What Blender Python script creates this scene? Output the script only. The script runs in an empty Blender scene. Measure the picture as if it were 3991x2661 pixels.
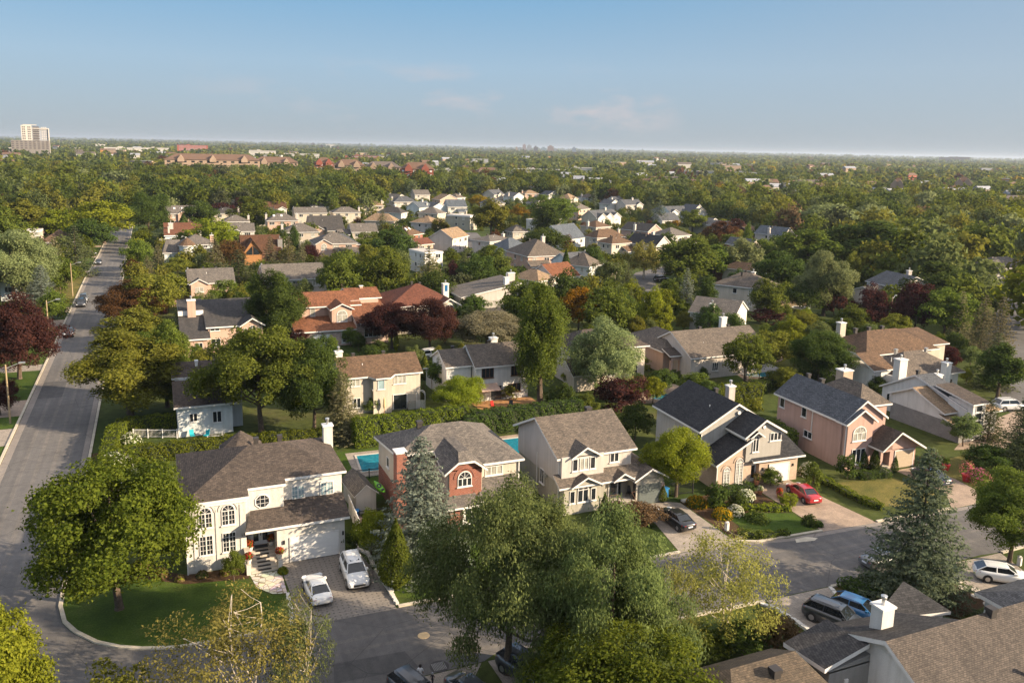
# Suburban street seen from the air on a late summer afternoon.
# World frame: X runs along the front street, Y along the long street on the left, Z up; metres.
import bpy, bmesh, math, random
import numpy as np
from mathutils import Vector, Matrix
C = bpy.context.scene.collection
PI = math.pi
RND = random.Random(7)

# ------------------------------------------------------------------ materials
class NB:
    """small helper round a node tree"""
    def __init__(s, name):
        s.mat = bpy.data.materials.new(name); s.mat.use_nodes = True
        s.t = s.mat.node_tree; s.t.nodes.clear()
        s.out = s.n('ShaderNodeOutputMaterial')
    def n(s, kind, **kw):
        x = s.t.nodes.new(kind)
        for k, v in kw.items(): setattr(x, k, v)
        return x
    def l(s, a, b): s.t.links.new(a, b)
    def noise(s, vec, scale, detail=3, rough=.55):
        x = s.n('ShaderNodeTexNoise'); x.inputs['Scale'].default_value = scale
        x.inputs['Detail'].default_value = detail; x.inputs['Roughness'].default_value = rough
        if vec is not None: s.l(vec, x.inputs['Vector'])
        return x.outputs['Fac']
    def ramp(s, fac, stops):
        x = s.n('ShaderNodeValToRGB'); e = x.color_ramp.elements
        while len(e) < len(stops): e.new(.5)
        for i, (p, c) in enumerate(stops): e[i].position = p; e[i].color = (*c, 1)
        s.l(fac, x.inputs[0]); return x.outputs[0]
    def mix(s, fac, a, b, mode='MIX'):
        x = s.n('ShaderNodeMix', data_type='RGBA', blend_type=mode)
        for sock, v in ((x.inputs[0], fac), (x.inputs[6], a), (x.inputs[7], b)):
            if isinstance(v, (int, float)): sock.default_value = v
            elif isinstance(v, tuple): sock.default_value = (*v, 1)
            else: s.l(v, sock)
        return x.outputs[2]
    def math(s, op, a, b=0.):
        x = s.n('ShaderNodeMath', operation=op)
        for sock, v in zip(x.inputs, (a, b)):
            if isinstance(v, (int, float)): sock.default_value = v
            else: s.l(v, sock)
        return x.outputs[0]
    def coord(s, which='Object'): return s.n('ShaderNodeTexCoord').outputs[which]
    def geo(s, which='Position'): return s.n('ShaderNodeNewGeometry').outputs[which]
    def bump(s, h, strength=.3, dist=.02):
        x = s.n('ShaderNodeBump'); x.inputs['Strength'].default_value = strength
        x.inputs['Distance'].default_value = dist; s.l(h, x.inputs['Height']); return x.outputs[0]
    def bsdf(s, col, rough=.8, normal=None, metal=0., spec=.3):
        b = s.n('ShaderNodeBsdfPrincipled')
        if isinstance(col, tuple): b.inputs['Base Color'].default_value = (*col, 1)
        else: s.l(col, b.inputs['Base Color'])
        if isinstance(rough, (int, float)): b.inputs['Roughness'].default_value = rough
        else: s.l(rough, b.inputs['Roughness'])
        b.inputs['Metallic'].default_value = metal; b.inputs['Specular IOR Level'].default_value = spec
        if normal is not None: s.l(normal, b.inputs['Normal'])
        s.l(b.outputs[0], s.out.inputs[0]); return b

def scl(c, k): return tuple(x * k for x in c)
def m_plain(name, c, rough=.6, metal=0., spec=.4, var=.12, scale=3.):
    b = NB(name); f = b.noise(b.coord(), scale)
    b.bsdf(b.ramp(f, [(.3, scl(c, 1 - var)), (.7, scl(c, 1 + var))]), rough, metal=metal, spec=spec); return b.mat
def m_stucco(name, c, grain=14.):
    b = NB(name); p = b.coord()
    f1 = b.noise(p, .35, 4); f2 = b.noise(p, grain, 3)
    col = b.ramp(f1, [(.3, scl(c, .86)), (.7, scl(c, 1.05))])
    col = b.mix(.22, col, b.ramp(f2, [(.3, scl(c, .7)), (.7, scl(c, 1.15))]))
    mp = b.n('ShaderNodeMapping'); mp.inputs['Scale'].default_value = (2.6, 2.6, .16); b.l(p, mp.inputs[0]); st = b.noise(mp.outputs[0], 1., 4)
    col = b.mix(.55, col, b.ramp(st, [(.32, (.80, .79, .77)), (.58, (1.04, 1.04, 1.04))]), 'MULTIPLY')     # rain streaks
    b.bsdf(col, .9, b.bump(f2, .6, .04)); return b.mat
def m_brick(name, c1, c2, mortar, bw=.24, rh=.075):
    b = NB(name); uv = b.coord('UV')
    t = b.n('ShaderNodeTexBrick'); b.l(uv, t.inputs['Vector'])
    for k, v in (('Color1', c1), ('Color2', c2), ('Mortar', mortar)): t.inputs[k].default_value = (*v, 1)
    t.inputs['Scale'].default_value = 1; t.inputs['Brick Width'].default_value = bw; t.inputs['Row Height'].default_value = rh
    t.inputs['Mortar Size'].default_value = .008
    f = b.noise(uv, .6, 4)
    col = b.mix(.8, t.outputs[0], b.ramp(f, [(.3, (.75, .75, .75)), (.7, (1.1, 1.1, 1.1))]), 'MULTIPLY')
    b.bsdf(col, .9, b.bump(t.outputs['Fac'], -.3, .02)); return b.mat
def m_shingle(name, c, contrast=.27, bw=.36, rh=.17, warm=0.):
    b = NB(name); uv = b.coord('UV')
    t = b.n('ShaderNodeTexBrick'); b.l(uv, t.inputs['Vector'])
    c1, c2 = scl(c, 1 - contrast), scl(c, 1 + contrast)
    c2 = (c2[0] * (1 + warm), c2[1], c2[2] * (1 - warm))
    for k, v in (('Color1', c1), ('Color2', c2), ('Mortar', scl(c, .55))): t.inputs[k].default_value = (*v, 1)
    t.inputs['Scale'].default_value = 1; t.inputs['Brick Width'].default_value = bw; t.inputs['Row Height'].default_value = rh
    t.inputs['Mortar Size'].default_value = .014; t.inputs['Bias'].default_value = 0.
    f = b.noise(uv, .5, 5); f2 = b.noise(uv, 5., 3)
    col = b.mix(.9, t.outputs[0], b.ramp(f, [(.25, (.78, .78, .8)), (.75, (1.14, 1.12, 1.1))]), 'MULTIPLY')
    col = b.mix(.55, col, b.ramp(f2, [(.35, (.6, .6, .6)), (.65, (1.36, 1.34, 1.3))]), 'MULTIPLY')
    mp = b.n('ShaderNodeMapping'); mp.inputs['Scale'].default_value = (1.4, .10, 1); b.l(uv, mp.inputs[0]); st = b.noise(mp.outputs[0], 1., 4)
    col = b.mix(.6, col, b.ramp(st, [(.32, (.78, .78, .79)), (.62, (1.12, 1.11, 1.1))]), 'MULTIPLY')       # weather streaks down the slope
    b.bsdf(col, .93, b.bump(t.outputs['Fac'], -.5, .02), spec=.15); return b.mat
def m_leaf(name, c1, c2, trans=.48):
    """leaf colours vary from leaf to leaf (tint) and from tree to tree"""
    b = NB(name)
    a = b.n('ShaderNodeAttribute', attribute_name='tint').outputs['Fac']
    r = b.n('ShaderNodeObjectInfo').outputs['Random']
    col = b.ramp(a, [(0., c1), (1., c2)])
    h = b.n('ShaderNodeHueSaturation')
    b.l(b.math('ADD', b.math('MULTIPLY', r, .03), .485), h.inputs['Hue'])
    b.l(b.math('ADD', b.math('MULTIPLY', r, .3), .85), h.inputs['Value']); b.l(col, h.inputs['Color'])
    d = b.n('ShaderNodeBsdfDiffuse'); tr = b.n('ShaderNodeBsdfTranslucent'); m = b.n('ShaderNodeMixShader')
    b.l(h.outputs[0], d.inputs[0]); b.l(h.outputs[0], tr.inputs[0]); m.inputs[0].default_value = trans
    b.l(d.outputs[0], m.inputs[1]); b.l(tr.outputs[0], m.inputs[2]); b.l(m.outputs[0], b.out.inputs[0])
    return b.mat

M = {}
# walls
for k, c in dict(white=(.52, .495, .46), bright=(.60, .58, .55), cream=(.48, .42, .345), beige=(.43, .37, .305), peach=(.46, .315, .245), pink=(.43, .28, .23),
                 palewall=(.48, .43, .39), grey=(.36, .335, .30), taupe=(.34, .315, .26), slatewall=(.25, .24, .23), bluewhite=(.54, .56, .56)).items():
    M[k] = m_stucco('stucco_' + k, c)
M['roughwhite'] = m_stucco('rough_white_stucco', (.54, .515, .475), 4.)
M['brick'] = m_brick('red_brick', (.25, .068, .038), (.18, .05, .03), (.30, .22, .18))
M['pinkbrick'] = m_brick('pink_brick', (.52, .33, .25), (.44, .27, .21), (.50, .38, .31))
M['tanbrick'] = m_brick('tan_brick', (.46, .33, .24), (.38, .27, .2), (.46, .38, .3))
M['greybrick'] = m_brick('grey_brick', (.23, .22, .21), (.18, .17, .165), (.25, .24, .23))
M['stone'] = m_brick('pink_fieldstone', (.62, .46, .38), (.36, .25, .21), (.5, .42, .36), .5, .18)
M['wood'] = m_plain('stained_wood', (.30, .14, .05), .7)
M['deckwood'] = m_plain('deck_wood', (.33, .17, .07), .8)
# roofs
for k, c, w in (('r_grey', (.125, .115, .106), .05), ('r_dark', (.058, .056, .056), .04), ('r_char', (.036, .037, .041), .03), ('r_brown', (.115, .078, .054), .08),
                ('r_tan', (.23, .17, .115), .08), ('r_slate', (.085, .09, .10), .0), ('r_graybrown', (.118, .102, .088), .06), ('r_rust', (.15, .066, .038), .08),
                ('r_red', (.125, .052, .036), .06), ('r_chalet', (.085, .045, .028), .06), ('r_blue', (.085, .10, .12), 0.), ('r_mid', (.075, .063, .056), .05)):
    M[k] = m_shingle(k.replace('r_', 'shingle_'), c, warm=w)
M['r_brown2'] = m_shingle('shingle_warm_brown', (.090, .078, .069), .2, .24, .12, .04); M['r_mid2'] = m_shingle('shingle_taupe', (.105, .085, .064), .2, .30, .15, .06)
M['r_tile'] = m_shingle('clay_tile', (.165, .074, .042), .3, .3, .3, .06)
M['r_flat'] = m_plain('flat_roof_membrane', (.42, .38, .34), .9)
M['trim'] = m_plain('white_trim', (.62, .60, .575), .45, var=.05)
M['greytrim'] = m_plain('taupe_trim', (.40, .35, .29), .5, var=.05)
M['browntrim'] = m_plain('brown_trim', (.12, .06, .035), .5)
M['glass'] = m_plain('window_glass', (.018, .022, .026), .06, spec=.6, var=.3, scale=.8)
M['curtain'] = m_plain('curtained_glass', (.30, .29, .25), .15, spec=.5, var=.35, scale=1.2)
M['blueglass'] = m_plain('pale_blue_glass', (.22, .30, .32), .1, spec=.5, var=.25, scale=.8)
M['door'] = m_plain('white_door_paint', (.64, .63, .61), .4, var=.03)
M['greydoor'] = m_plain('grey_green_door_paint', (.10, .115, .11), .4, var=.06)
M['tandoor'] = m_plain('tan_door_paint', (.36, .29, .21), .5, var=.05)
M['metal'] = m_plain('galvanised_metal', (.55, .55, .54), .35, metal=.8)
M['black'] = m_plain('black_metal', (.02, .02, .022), .45)
M['ventblack'] = m_plain('dark_vent_metal', (.035, .03, .028), .6)
M['concrete'] = m_plain('concrete', (.42, .37, .31), .9, scale=1.5)
M['flagwhite'] = m_plain('white_stone', (.55, .52, .47), .85, scale=4)
M['rubber'] = m_plain('tyre_rubber', (.02, .02, .02), .8)
M['rim'] = m_plain('alloy_rim', (.45, .45, .46), .3, metal=.9)
M['carglass'] = m_plain('car_glass', (.012, .015, .018), .03, spec=.8, var=.1)
M['redlight'] = m_plain('red_lamp_lens', (.35, .012, .01), .2)
M['headlight'] = m_plain('headlamp_lens', (.7, .72, .75), .1)
M['plate'] = m_plain('number_plate', (.65, .66, .7), .5)
def m_paint(name, c):
    b = NB(name); s = b.bsdf(c, .28, spec=.5); s.inputs['Coat Weight'].default_value = .8; s.inputs['Coat Roughness'].default_value = .06; return b.mat
for k, c in dict(p_white=(.64, .64, .63), p_black=(.012, .013, .016), p_dark=(.03, .034, .04), p_red=(.33, .012, .02), p_blue=(.015, .11, .26), p_grey=(.12, .125, .13), p_navy=(.012, .022, .05), p_silver=(.5, .5, .5)).items():
    M[k] = m_paint('paint_' + k[2:], c)
# plants: (dark leaf, light leaf)
LEAF = dict(green=((0.051, 0.078, 0.016), (0.183, 0.220, 0.039)), dgreen=((0.029, 0.051, 0.015), (0.110, 0.149, 0.034)), lime=((0.102, 0.134, 0.013), (0.290, 0.312, 0.033)),
            ygreen=((0.083, 0.097, 0.017), (0.253, 0.247, 0.042)), locust=((.040, .062, .010), (.155, .182, .024)), olive=((.062, .084, .030), (.205, .245, .080)),
            silver=((0.130, 0.125, 0.075), (0.330, 0.300, 0.180)), pale=((0.104, 0.134, 0.055), (0.305, 0.342, 0.146)), purple=((0.032, 0.013, 0.015), (0.098, 0.039, 0.033)),
            brown=((0.061, 0.032, 0.016), (0.159, 0.081, 0.034)), orange=((0.140, 0.085, 0.010), (0.340, 0.190, 0.020)), yellow=((0.200, 0.160, 0.012), (0.420, 0.330, 0.025)),
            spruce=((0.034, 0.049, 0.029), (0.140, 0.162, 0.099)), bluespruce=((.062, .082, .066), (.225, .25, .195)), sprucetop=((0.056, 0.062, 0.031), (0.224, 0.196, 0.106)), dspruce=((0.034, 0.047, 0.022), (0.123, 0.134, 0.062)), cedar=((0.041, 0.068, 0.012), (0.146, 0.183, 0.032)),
            hedge=((0.061, 0.088, 0.012), (0.207, 0.238, 0.029)), birch=((.13, .13, .03), (.35, .32, .085)), drybrown=((0.085, 0.061, 0.030), (0.244, 0.171, 0.085)),
            flower_w=((0.400, 0.400, 0.270), (0.680, 0.660, 0.540)), flower_y=((0.240, 0.140, 0.010), (0.460, 0.260, 0.020)), flower_p=((0.340, 0.070, 0.110), (0.520, 0.180, 0.210)), flower_r=((0.350, 0.050, 0.020), (0.550, 0.130, 0.050)))
for k, (a, b_) in LEAF.items(): M[k] = m_leaf('leaves_' + k, a, b_)
M['hedgecore'] = m_plain('dark_hedge_green', (.022, .030, .010), .95)  # darker hedge-leaf green for the solid block inside each hedge
M['bark'] = m_plain('bark', (.085, .06, .042), .95, var=.4, scale=8)
M['birchbark'] = m_plain('white_birch_bark', (.42, .36, .29), .9, var=.3, scale=6)

def m_ground():
    b = NB('ground_grass_and_earth'); p = b.geo()
    f = b.noise(p, .05, 5); g = b.noise(p, 1.2, 5); q = b.noise(p, 14., 2)
    col = b.ramp(f, [(.35, (.040, .062, .014)), (.6, (.062, .075, .020)), (.75, (.10, .085, .04))])
    col = b.mix(.8, col, b.ramp(g, [(.3, (.6, .6, .6)), (.7, (1.3, 1.25, 1.2))]), 'MULTIPLY')
    col = b.mix(.6, col, b.ramp(q, [(.3, (.55, .55, .55)), (.7, (1.35, 1.35, 1.3))]), 'MULTIPLY')
    b.bsdf(col, .95, b.bump(q, .6, .05), spec=.1); return b.mat
def m_lawn(name, c1, c2, c3):
    b = NB(name); p = b.geo()
    f = b.noise(p, .35, 6, .65); q = b.noise(p, 7., 5, .75)
    col = b.ramp(f, [(.3, c1), (.55, c2), (.75, c3)])
    col = b.mix(.75, col, b.ramp(q, [(.32, (.42, .45, .42)), (.68, (1.5, 1.42, 1.35))]), 'MULTIPLY')
    b.bsdf(col, .95, b.bump(q, .7, .06), spec=.1); return b.mat
def m_asphalt(name, c, patch=.5):
    b = NB(name); p = b.geo()
    f = b.noise(p, .12, 5); q = b.noise(p, 26., 2); g = b.noise(p, 1.1, 6, .65)
    mp = b.n('ShaderNodeMapping'); mp.inputs['Scale'].default_value = (1.6, .05, 1); b.l(p, mp.inputs[0])
    w = b.noise(mp.outputs[0], 1., 3)
    col = b.ramp(f, [(.3, scl(c, .86)), (.7, scl(c, 1.18))])
    col = b.mix(patch, col, b.ramp(g, [(.35, (.78, .78, .8)), (.65, (1.18, 1.16, 1.12))]), 'MULTIPLY')
    col = b.mix(.5, col, b.ramp(w, [(.35, (.84, .84, .84)), (.65, (1.16, 1.15, 1.14))]), 'MULTIPLY')
    col = b.mix(.5, col, b.ramp(q, [(.3, (.6, .6, .6)), (.7, (1.4, 1.4, 1.4))]), 'MULTIPLY')
    v = b.n('ShaderNodeTexVoronoi', feature='DISTANCE_TO_EDGE'); v.inputs['Scale'].default_value = .16
    nz = b.n('ShaderNodeTexNoise'); nz.inputs['Scale'].default_value = .7; b.l(p, nz.inputs['Vector'])
    b.l(b.mix(.12, p, nz.outputs['Color'], 'ADD'), v.inputs['Vector'])
    crack = b.math('LESS_THAN', v.outputs[0], .004)
    col = b.mix(b.math('MULTIPLY', crack, .6), col, scl(c, .45))
    b.bsdf(col, .88, b.bump(q, .3, .01), spec=.25); return b.mat
def m_paver(name, c1, c2, mortar, bw, rh, hexa=False):
    b = NB(name); p = b.geo(); t = b.n('ShaderNodeTexBrick')
    if hexa:
        v = b.n('ShaderNodeTexVoronoi', feature='F1'); v.inputs['Scale'].default_value = 2.3; v.inputs['Randomness'].default_value = .12; b.l(p, v.inputs['Vector'])
        fac = b.math('LESS_THAN', v.outputs['Distance'], .19)
        col = b.mix(fac, c1, c2)
        g = b.noise(p, 5., 3)
        col = b.mix(.7, col, b.ramp(g, [(.3, (.7, .7, .7)), (.7, (1.25, 1.22, 1.2))]), 'MULTIPLY')
        b.bsdf(col, .9); return b.mat
    mp = b.n('ShaderNodeMapping'); mp.inputs['Rotation'].default_value = (0, 0, .6); b.l(p, mp.inputs[0]); b.l(mp.outputs[0], t.inputs['Vector'])
    for k, v in (('Color1', c1), ('Color2', c2), ('Mortar', mortar)): t.inputs[k].default_value = (*v, 1)
    t.inputs['Scale'].default_value = 1; t.inputs['Brick Width'].default_value = bw; t.inputs['Row Height'].default_value = rh; t.inputs['Mortar Size'].default_value = .012
    g = b.noise(p, .8, 5)
    col = b.mix(.7, t.outputs[0], b.ramp(g, [(.3, (.72, .72, .72)), (.7, (1.22, 1.2, 1.18))]), 'MULTIPLY')
    b.bsdf(col, .9, b.bump(t.outputs['Fac'], -.3, .01)); return b.mat
M['ground'] = m_ground()
M['lawn'] = m_lawn('lawn_green', (.030, .055, .010), (.052, .085, .014), (.085, .105, .024))
M['drylawn'] = m_lawn('lawn_drying', (.075, .08, .022), (.13, .115, .035), (.20, .16, .06))
M['mulch'] = m_lawn('garden_mulch', (.045, .028, .018), (.075, .045, .026), (.06, .06, .02))
M['asphalt'] = m_asphalt('asphalt', (.105, .099, .096), .6)
M['asphalt_side'] = m_asphalt('asphalt_worn_edge', (.20, .175, .155))
M['asphalt_patch'] = m_asphalt('asphalt_patch', (.075, .072, .071), .8); M['asphalt_track'] = m_asphalt('asphalt_polished', (.120, .111, .104), .9)
M['kerbstone'] = m_plain('kerb_concrete', (.42, .37, .29), .9, scale=1.2, var=.2)
M['paver_hex'] = m_paver('hexagon_pavers', (.185, .165, .145), (.098, .09, .084), (.2, .2, .2), 1, 1, True)
M['paver_tan'] = m_paver('tan_pavers', (.36, .27, .20), (.28, .21, .16), (.18, .14, .11), .24, .12)
M['paver_grey'] = m_paver('grey_pavers', (.34, .29, .24), (.25, .215, .18), (.15, .13, .11), .24, .12)
def m_flag():
    b = NB('white_flagstones'); p = b.geo(); v = b.n('ShaderNodeTexVoronoi', feature='DISTANCE_TO_EDGE'); v.inputs['Scale'].default_value = 1.9; b.l(p, v.inputs['Vector'])
    w = b.n('ShaderNodeTexVoronoi'); w.inputs['Scale'].default_value = 1.9; b.l(p, w.inputs['Vector'])
    st = b.mix(.25, (.50, .46, .41), w.outputs['Color'], 'SOFT_LIGHT')
    b.bsdf(b.mix(b.math('LESS_THAN', v.outputs[0], .045), st, (.20, .16, .11)), .9); return b.mat
M['flagstone'] = m_flag()
def m_water():
    b = NB('pool_water'); p = b.geo(); f = b.noise(p, 2.2, 3)
    b.bsdf(b.ramp(f, [(.3, (.008, .12, .18)), (.7, (.02, .21, .28))]), .06, b.bump(f, .15, .05), spec=.5); return b.mat
M['water'] = m_water()

# ------------------------------------------------------------------ objects
def tag(o, label=None, cat=None, group=None, kind=None):
    if label: o['label'] = label
    if cat: o['category'] = cat
    if group: o['group'] = group
    if kind: o['kind'] = kind
    return o
def empty(name, loc, rz=0., label=None, cat=None, group=None):
    o = bpy.data.objects.new(name, None); C.objects.link(o); o.empty_display_size = .5
    o.location = loc; o.rotation_euler = (0, 0, rz)
    return tag(o, label, cat, group)
def copy_tree(o, parent=None):
    c = o.copy(); C.objects.link(c)
    for k in ('label', 'category', 'group'):
        if parent is None and k in c: del c[k]
    c.parent = parent
    for ch in o.children: copy_tree(ch, c)
    return c

class MB:
    """collects faces and links them as one mesh object; every face gets metre-scaled UVs along its own plane"""
    def __init__(s): s.v = []; s.f = []; s.m = []; s.sm = []
    def poly(s, pts, mi=0, smooth=False):
        i = len(s.v); s.v += [tuple(p) for p in pts]; s.f.append(tuple(range(i, i + len(pts)))); s.m.append(mi); s.sm.append(smooth)
    def box(s, x0, y0, z0, x1, y1, z1, mi=0, top=None):
        a = [(x0, y0, z0), (x1, y0, z0), (x1, y1, z0), (x0, y1, z0)]; b = [(x, y, z1) for x, y, _ in a]
        s.poly(a[::-1], mi); s.poly(b, mi if top is None else top)
        for k in range(4): s.poly([a[k], a[(k + 1) % 4], b[(k + 1) % 4], b[k]], mi)
    def prism(s, prof, vec, mi=0, cap=None):
        a = [Vector(p) for p in prof]; w = Vector(vec); b = [p + w for p in a]
        n = len(a); nz = Vector((0, 0, 0))
        for k in range(n): nz += a[k].cross(a[(k + 1) % n])
        if nz.dot(w) > 0: a, b = b, a
        s.poly(a, mi if cap is None else cap); s.poly(b[::-1], mi if cap is None else cap)
        for k in range(n): s.poly([a[k], b[k], b[(k + 1) % n], a[(k + 1) % n]], mi)
    def tube(s, p0, p1, r0, r1, n=7, mi=0, cap=True, smooth=True):
        p0, p1 = Vector(p0), Vector(p1); d = (p1 - p0).normalized()
        a = d.orthogonal().normalized(); b = d.cross(a)
        A = [p0 + (a * math.cos(2 * PI * k / n) + b * math.sin(2 * PI * k / n)) * r0 for k in range(n)]
        B = [p1 + (a * math.cos(2 * PI * k / n) + b * math.sin(2 * PI * k / n)) * r1 for k in range(n)]
        for k in range(n): s.poly([A[k], A[(k + 1) % n], B[(k + 1) % n], B[k]], mi, smooth)
        if cap: s.poly(A[::-1], mi); s.poly(B, mi)
    def lathe(s, prof, n=14, mi=0, c=(0, 0, 0), smooth=True):
        for (r0, z0), (r1, z1) in zip(prof, prof[1:]):
            for k in range(n):
                a0, a1 = 2 * PI * k / n, 2 * PI * (k + 1) / n
                P = lambda r, a, z: (c[0] + r * math.cos(a), c[1] + r * math.sin(a), c[2] + z)
                q = [P(r0, a0, z0), P(r0, a1, z0), P(r1, a1, z1), P(r1, a0, z1)]
                if r0 < 1e-6: q = q[1:]
                elif r1 < 1e-6: q = q[:3]
                s.poly(q, mi, smooth)
    def build(s, name, mats, parent=None, loc=(0, 0, 0), rz=0., weld=False):
        if not isinstance(mats, (list, tuple)): mats = [mats]
        me = bpy.data.meshes.new(name); me.from_pydata(s.v, [], s.f)
        for m in mats: me.materials.append(M[m] if isinstance(m, str) else m)
        me.polygons.foreach_set('material_index', s.m); me.polygons.foreach_set('use_smooth', s.sm)
        uv = me.uv_layers.new(name='UVMap'); buf = []
        for f in s.f:
            P = [Vector(s.v[i]) for i in f]; n = Vector((0, 0, 0))
            for k in range(len(P)): n += P[k].cross(P[(k + 1) % len(P)])
            n = n.normalized() if n.length > 1e-12 else Vector((0, 0, 1))
            t = Vector((0, 0, 1)).cross(n)
            t = t.normalized() if t.length > 1e-3 else Vector((1, 0, 0))
            b = n.cross(t)
            for p in P: buf += (p.dot(t), p.dot(b))
        uv.data.foreach_set('uv', buf)
        if weld:
            bm = bmesh.new(); bm.from_mesh(me); bmesh.ops.remove_doubles(bm, verts=bm.verts, dist=1e-4); bm.to_mesh(me); bm.free()
        o = bpy.data.objects.new(name, me); C.objects.link(o); o.location = loc; o.rotation_euler = (0, 0, rz)
        if parent: o.parent = parent
        return o
def sheet(name, pts, mat, z, label=None):
    b = MB(); b.poly([(x, y, 0) for x, y in pts]); o = b.build(name, mat, loc=(0, 0, z)); tag(o, kind='structure')
    if label: o['label'] = label
    return o

# ------------------------------------------------------------------ foliage
def leaf_arrays(c, n, size, rng, ratio=.62, up=None):
    """diamond leaves (sprays of leaves) at c facing n"""
    N = len(c); r = rng.normal(size=(N, 3))
    if up is not None: r = r * .35 + up
    a = np.cross(n, r); a = np.cross(a, n) if up is not None else a
    a /= np.linalg.norm(a, axis=1, keepdims=True) + 1e-9
    b = np.cross(n, a); b /= np.linalg.norm(b, axis=1, keepdims=True) + 1e-9
    s = np.asarray(size).reshape(-1, 1) * .5
    bend = n * s * .25
    v = np.stack([c + a * s - bend, c + b * s * ratio, c - a * s - bend, c - b * s * ratio], 1)
    return v.reshape(-1, 3)
def quads_mesh(name, v, tint, mat):
    n = len(v) // 4; me = bpy.data.meshes.new(name)
    me.vertices.add(len(v)); me.vertices.foreach_set('co', np.ascontiguousarray(v, np.float32).ravel())
    me.loops.add(len(v)); me.loops.foreach_set('vertex_index', np.arange(len(v), dtype=np.int32))
    me.polygons.add(n); me.polygons.foreach_set('loop_start', np.arange(0, 4 * n, 4, dtype=np.int32))
    me.polygons.foreach_set('loop_total', np.full(n, 4, np.int32))
    a = me.attributes.new('tint', 'FLOAT', 'FACE'); a.data.foreach_set('value', np.asarray(tint, np.float32))
    if mat is not None: me.materials.append(M[mat] if isinstance(mat, str) else mat)
    me.update(); return me
def norm(v): return v / (np.linalg.norm(v, axis=1, keepdims=True) + 1e-9)

def crown(seed, n, leaf, nclump=34, flat=.8, z0=.22, zc=.60, rz=.42, top=1., clump=.30, hang=0., gap=.12):
    """broadleaf crown in a unit box: height 1, radius .5; leaves sit on clumps gathered near the outside of an egg-shaped volume"""
    rng = np.random.default_rng(seed)
    k = nclump; u = norm(rng.normal(size=(k * 4, 3)))
    u = u[u[:, 2] > -.75][:k]
    rad = rng.uniform(.55, .92, (len(u), 1)); rad[: len(u) // 5] *= .5
    cc = u * rad * np.array([.5, .5, rz]) * np.array([1, 1, 1.])
    ang = np.arctan2(u[:, 1], u[:, 0])[:, None]; ph = rng.uniform(0, 6.3, 4); cc[:, :2] *= 1 + .16 * np.sin(3 * ang + ph[0]) * (1 - np.abs(u[:, 2:3])) + .10 * np.sin(5 * ang + 6 * u[:, 2:3] + ph[1])
    cc[:, 2:3] *= 1 + .10 * np.sin(2 * ang + ph[2])
    squeeze = 1 - .45 * np.clip(cc[:, 2:3] / rz, 0, 1) ** 2 * top
    cc[:, :2] *= squeeze; cc[:, 2] += zc
    cr = rng.uniform(clump * .6, clump * 1.1, len(u)) * .5
    w = cr ** 2; w /= w.sum(); idx = rng.choice(len(u), n, p=w)
    d = norm(rng.normal(size=(n, 3)) + np.array([0, 0, .35]))
    rr = cr[idx][:, None] * (rng.uniform(.25, 1.0, (n, 1)) ** .6 + np.abs(rng.normal(0, .16, (n, 1))))
    p = cc[idx] + d * rr * np.array([1, 1, flat]); p[:, 2] -= hang * rng.uniform(0, 1, n) ** 2 * .12
    gp = np.sin(p[:, 0] * 17 + ph[0]) + np.sin(p[:, 1] * 19 + ph[1]) + np.sin(p[:, 2] * 21 + ph[2] + 5 * p[:, 0]); far = gp < -1.15
    p[far] = p[rng.permutation(n)[:far.sum()]] + rng.normal(0, .012, (far.sum(), 3))
    out = p - np.array([0, 0, zc]); nn = norm(d * .42 + norm(out) * .60 + rng.normal(size=(n, 3)) * .62 + np.array([0, 0, .22]))
    size = leaf * rng.uniform(.6, 1.3, n)
    ct = rng.uniform(0, 1, len(u))
    tint = np.clip(.28 * ct[idx] + rng.uniform(0, .72, n), 0, 1)
    return p, nn, size, tint, cc, cr
def scaled_leaves(p, nn, size, H, R, seed, **kw):
    rng = np.random.default_rng(seed + 99)
    q = p * np.array([2 * R, 2 * R, H])
    return leaf_arrays(q, nn, size, rng, **kw)
def trunk_mb(H, R, cc, seed, r=.03, n=7, limbs=7, split=.32):
    b = MB(); rg = random.Random(seed); r = r * H
    top = Vector((rg.uniform(-.04, .04) * R, rg.uniform(-.04, .04) * R, split * H))
    b.tube((0, 0, -.3), (0, 0, .02 * H), r * 1.6, r * 1.1, n); b.tube((0, 0, .02 * H), top, r * 1.1, r * .8, n)
    c2 = Vector((top.x, top.y, H * .72)); b.tube(top, c2, r * .75, r * .25, 6)
    for i in range(limbs):
        e = cc[(i * 5) % len(cc)]; e = Vector((e[0] * 2 * R * .85, e[1] * 2 * R * .85, e[2] * H * .95))
        a = top.lerp(c2, rg.uniform(0, .5)); m = a.lerp(e, .5) + Vector((0, 0, -.03 * H))
        b.tube(a, m, r * .42, r * .28, 5); b.tube(m, e, r * .28, r * .08, 5)
    return b

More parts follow.
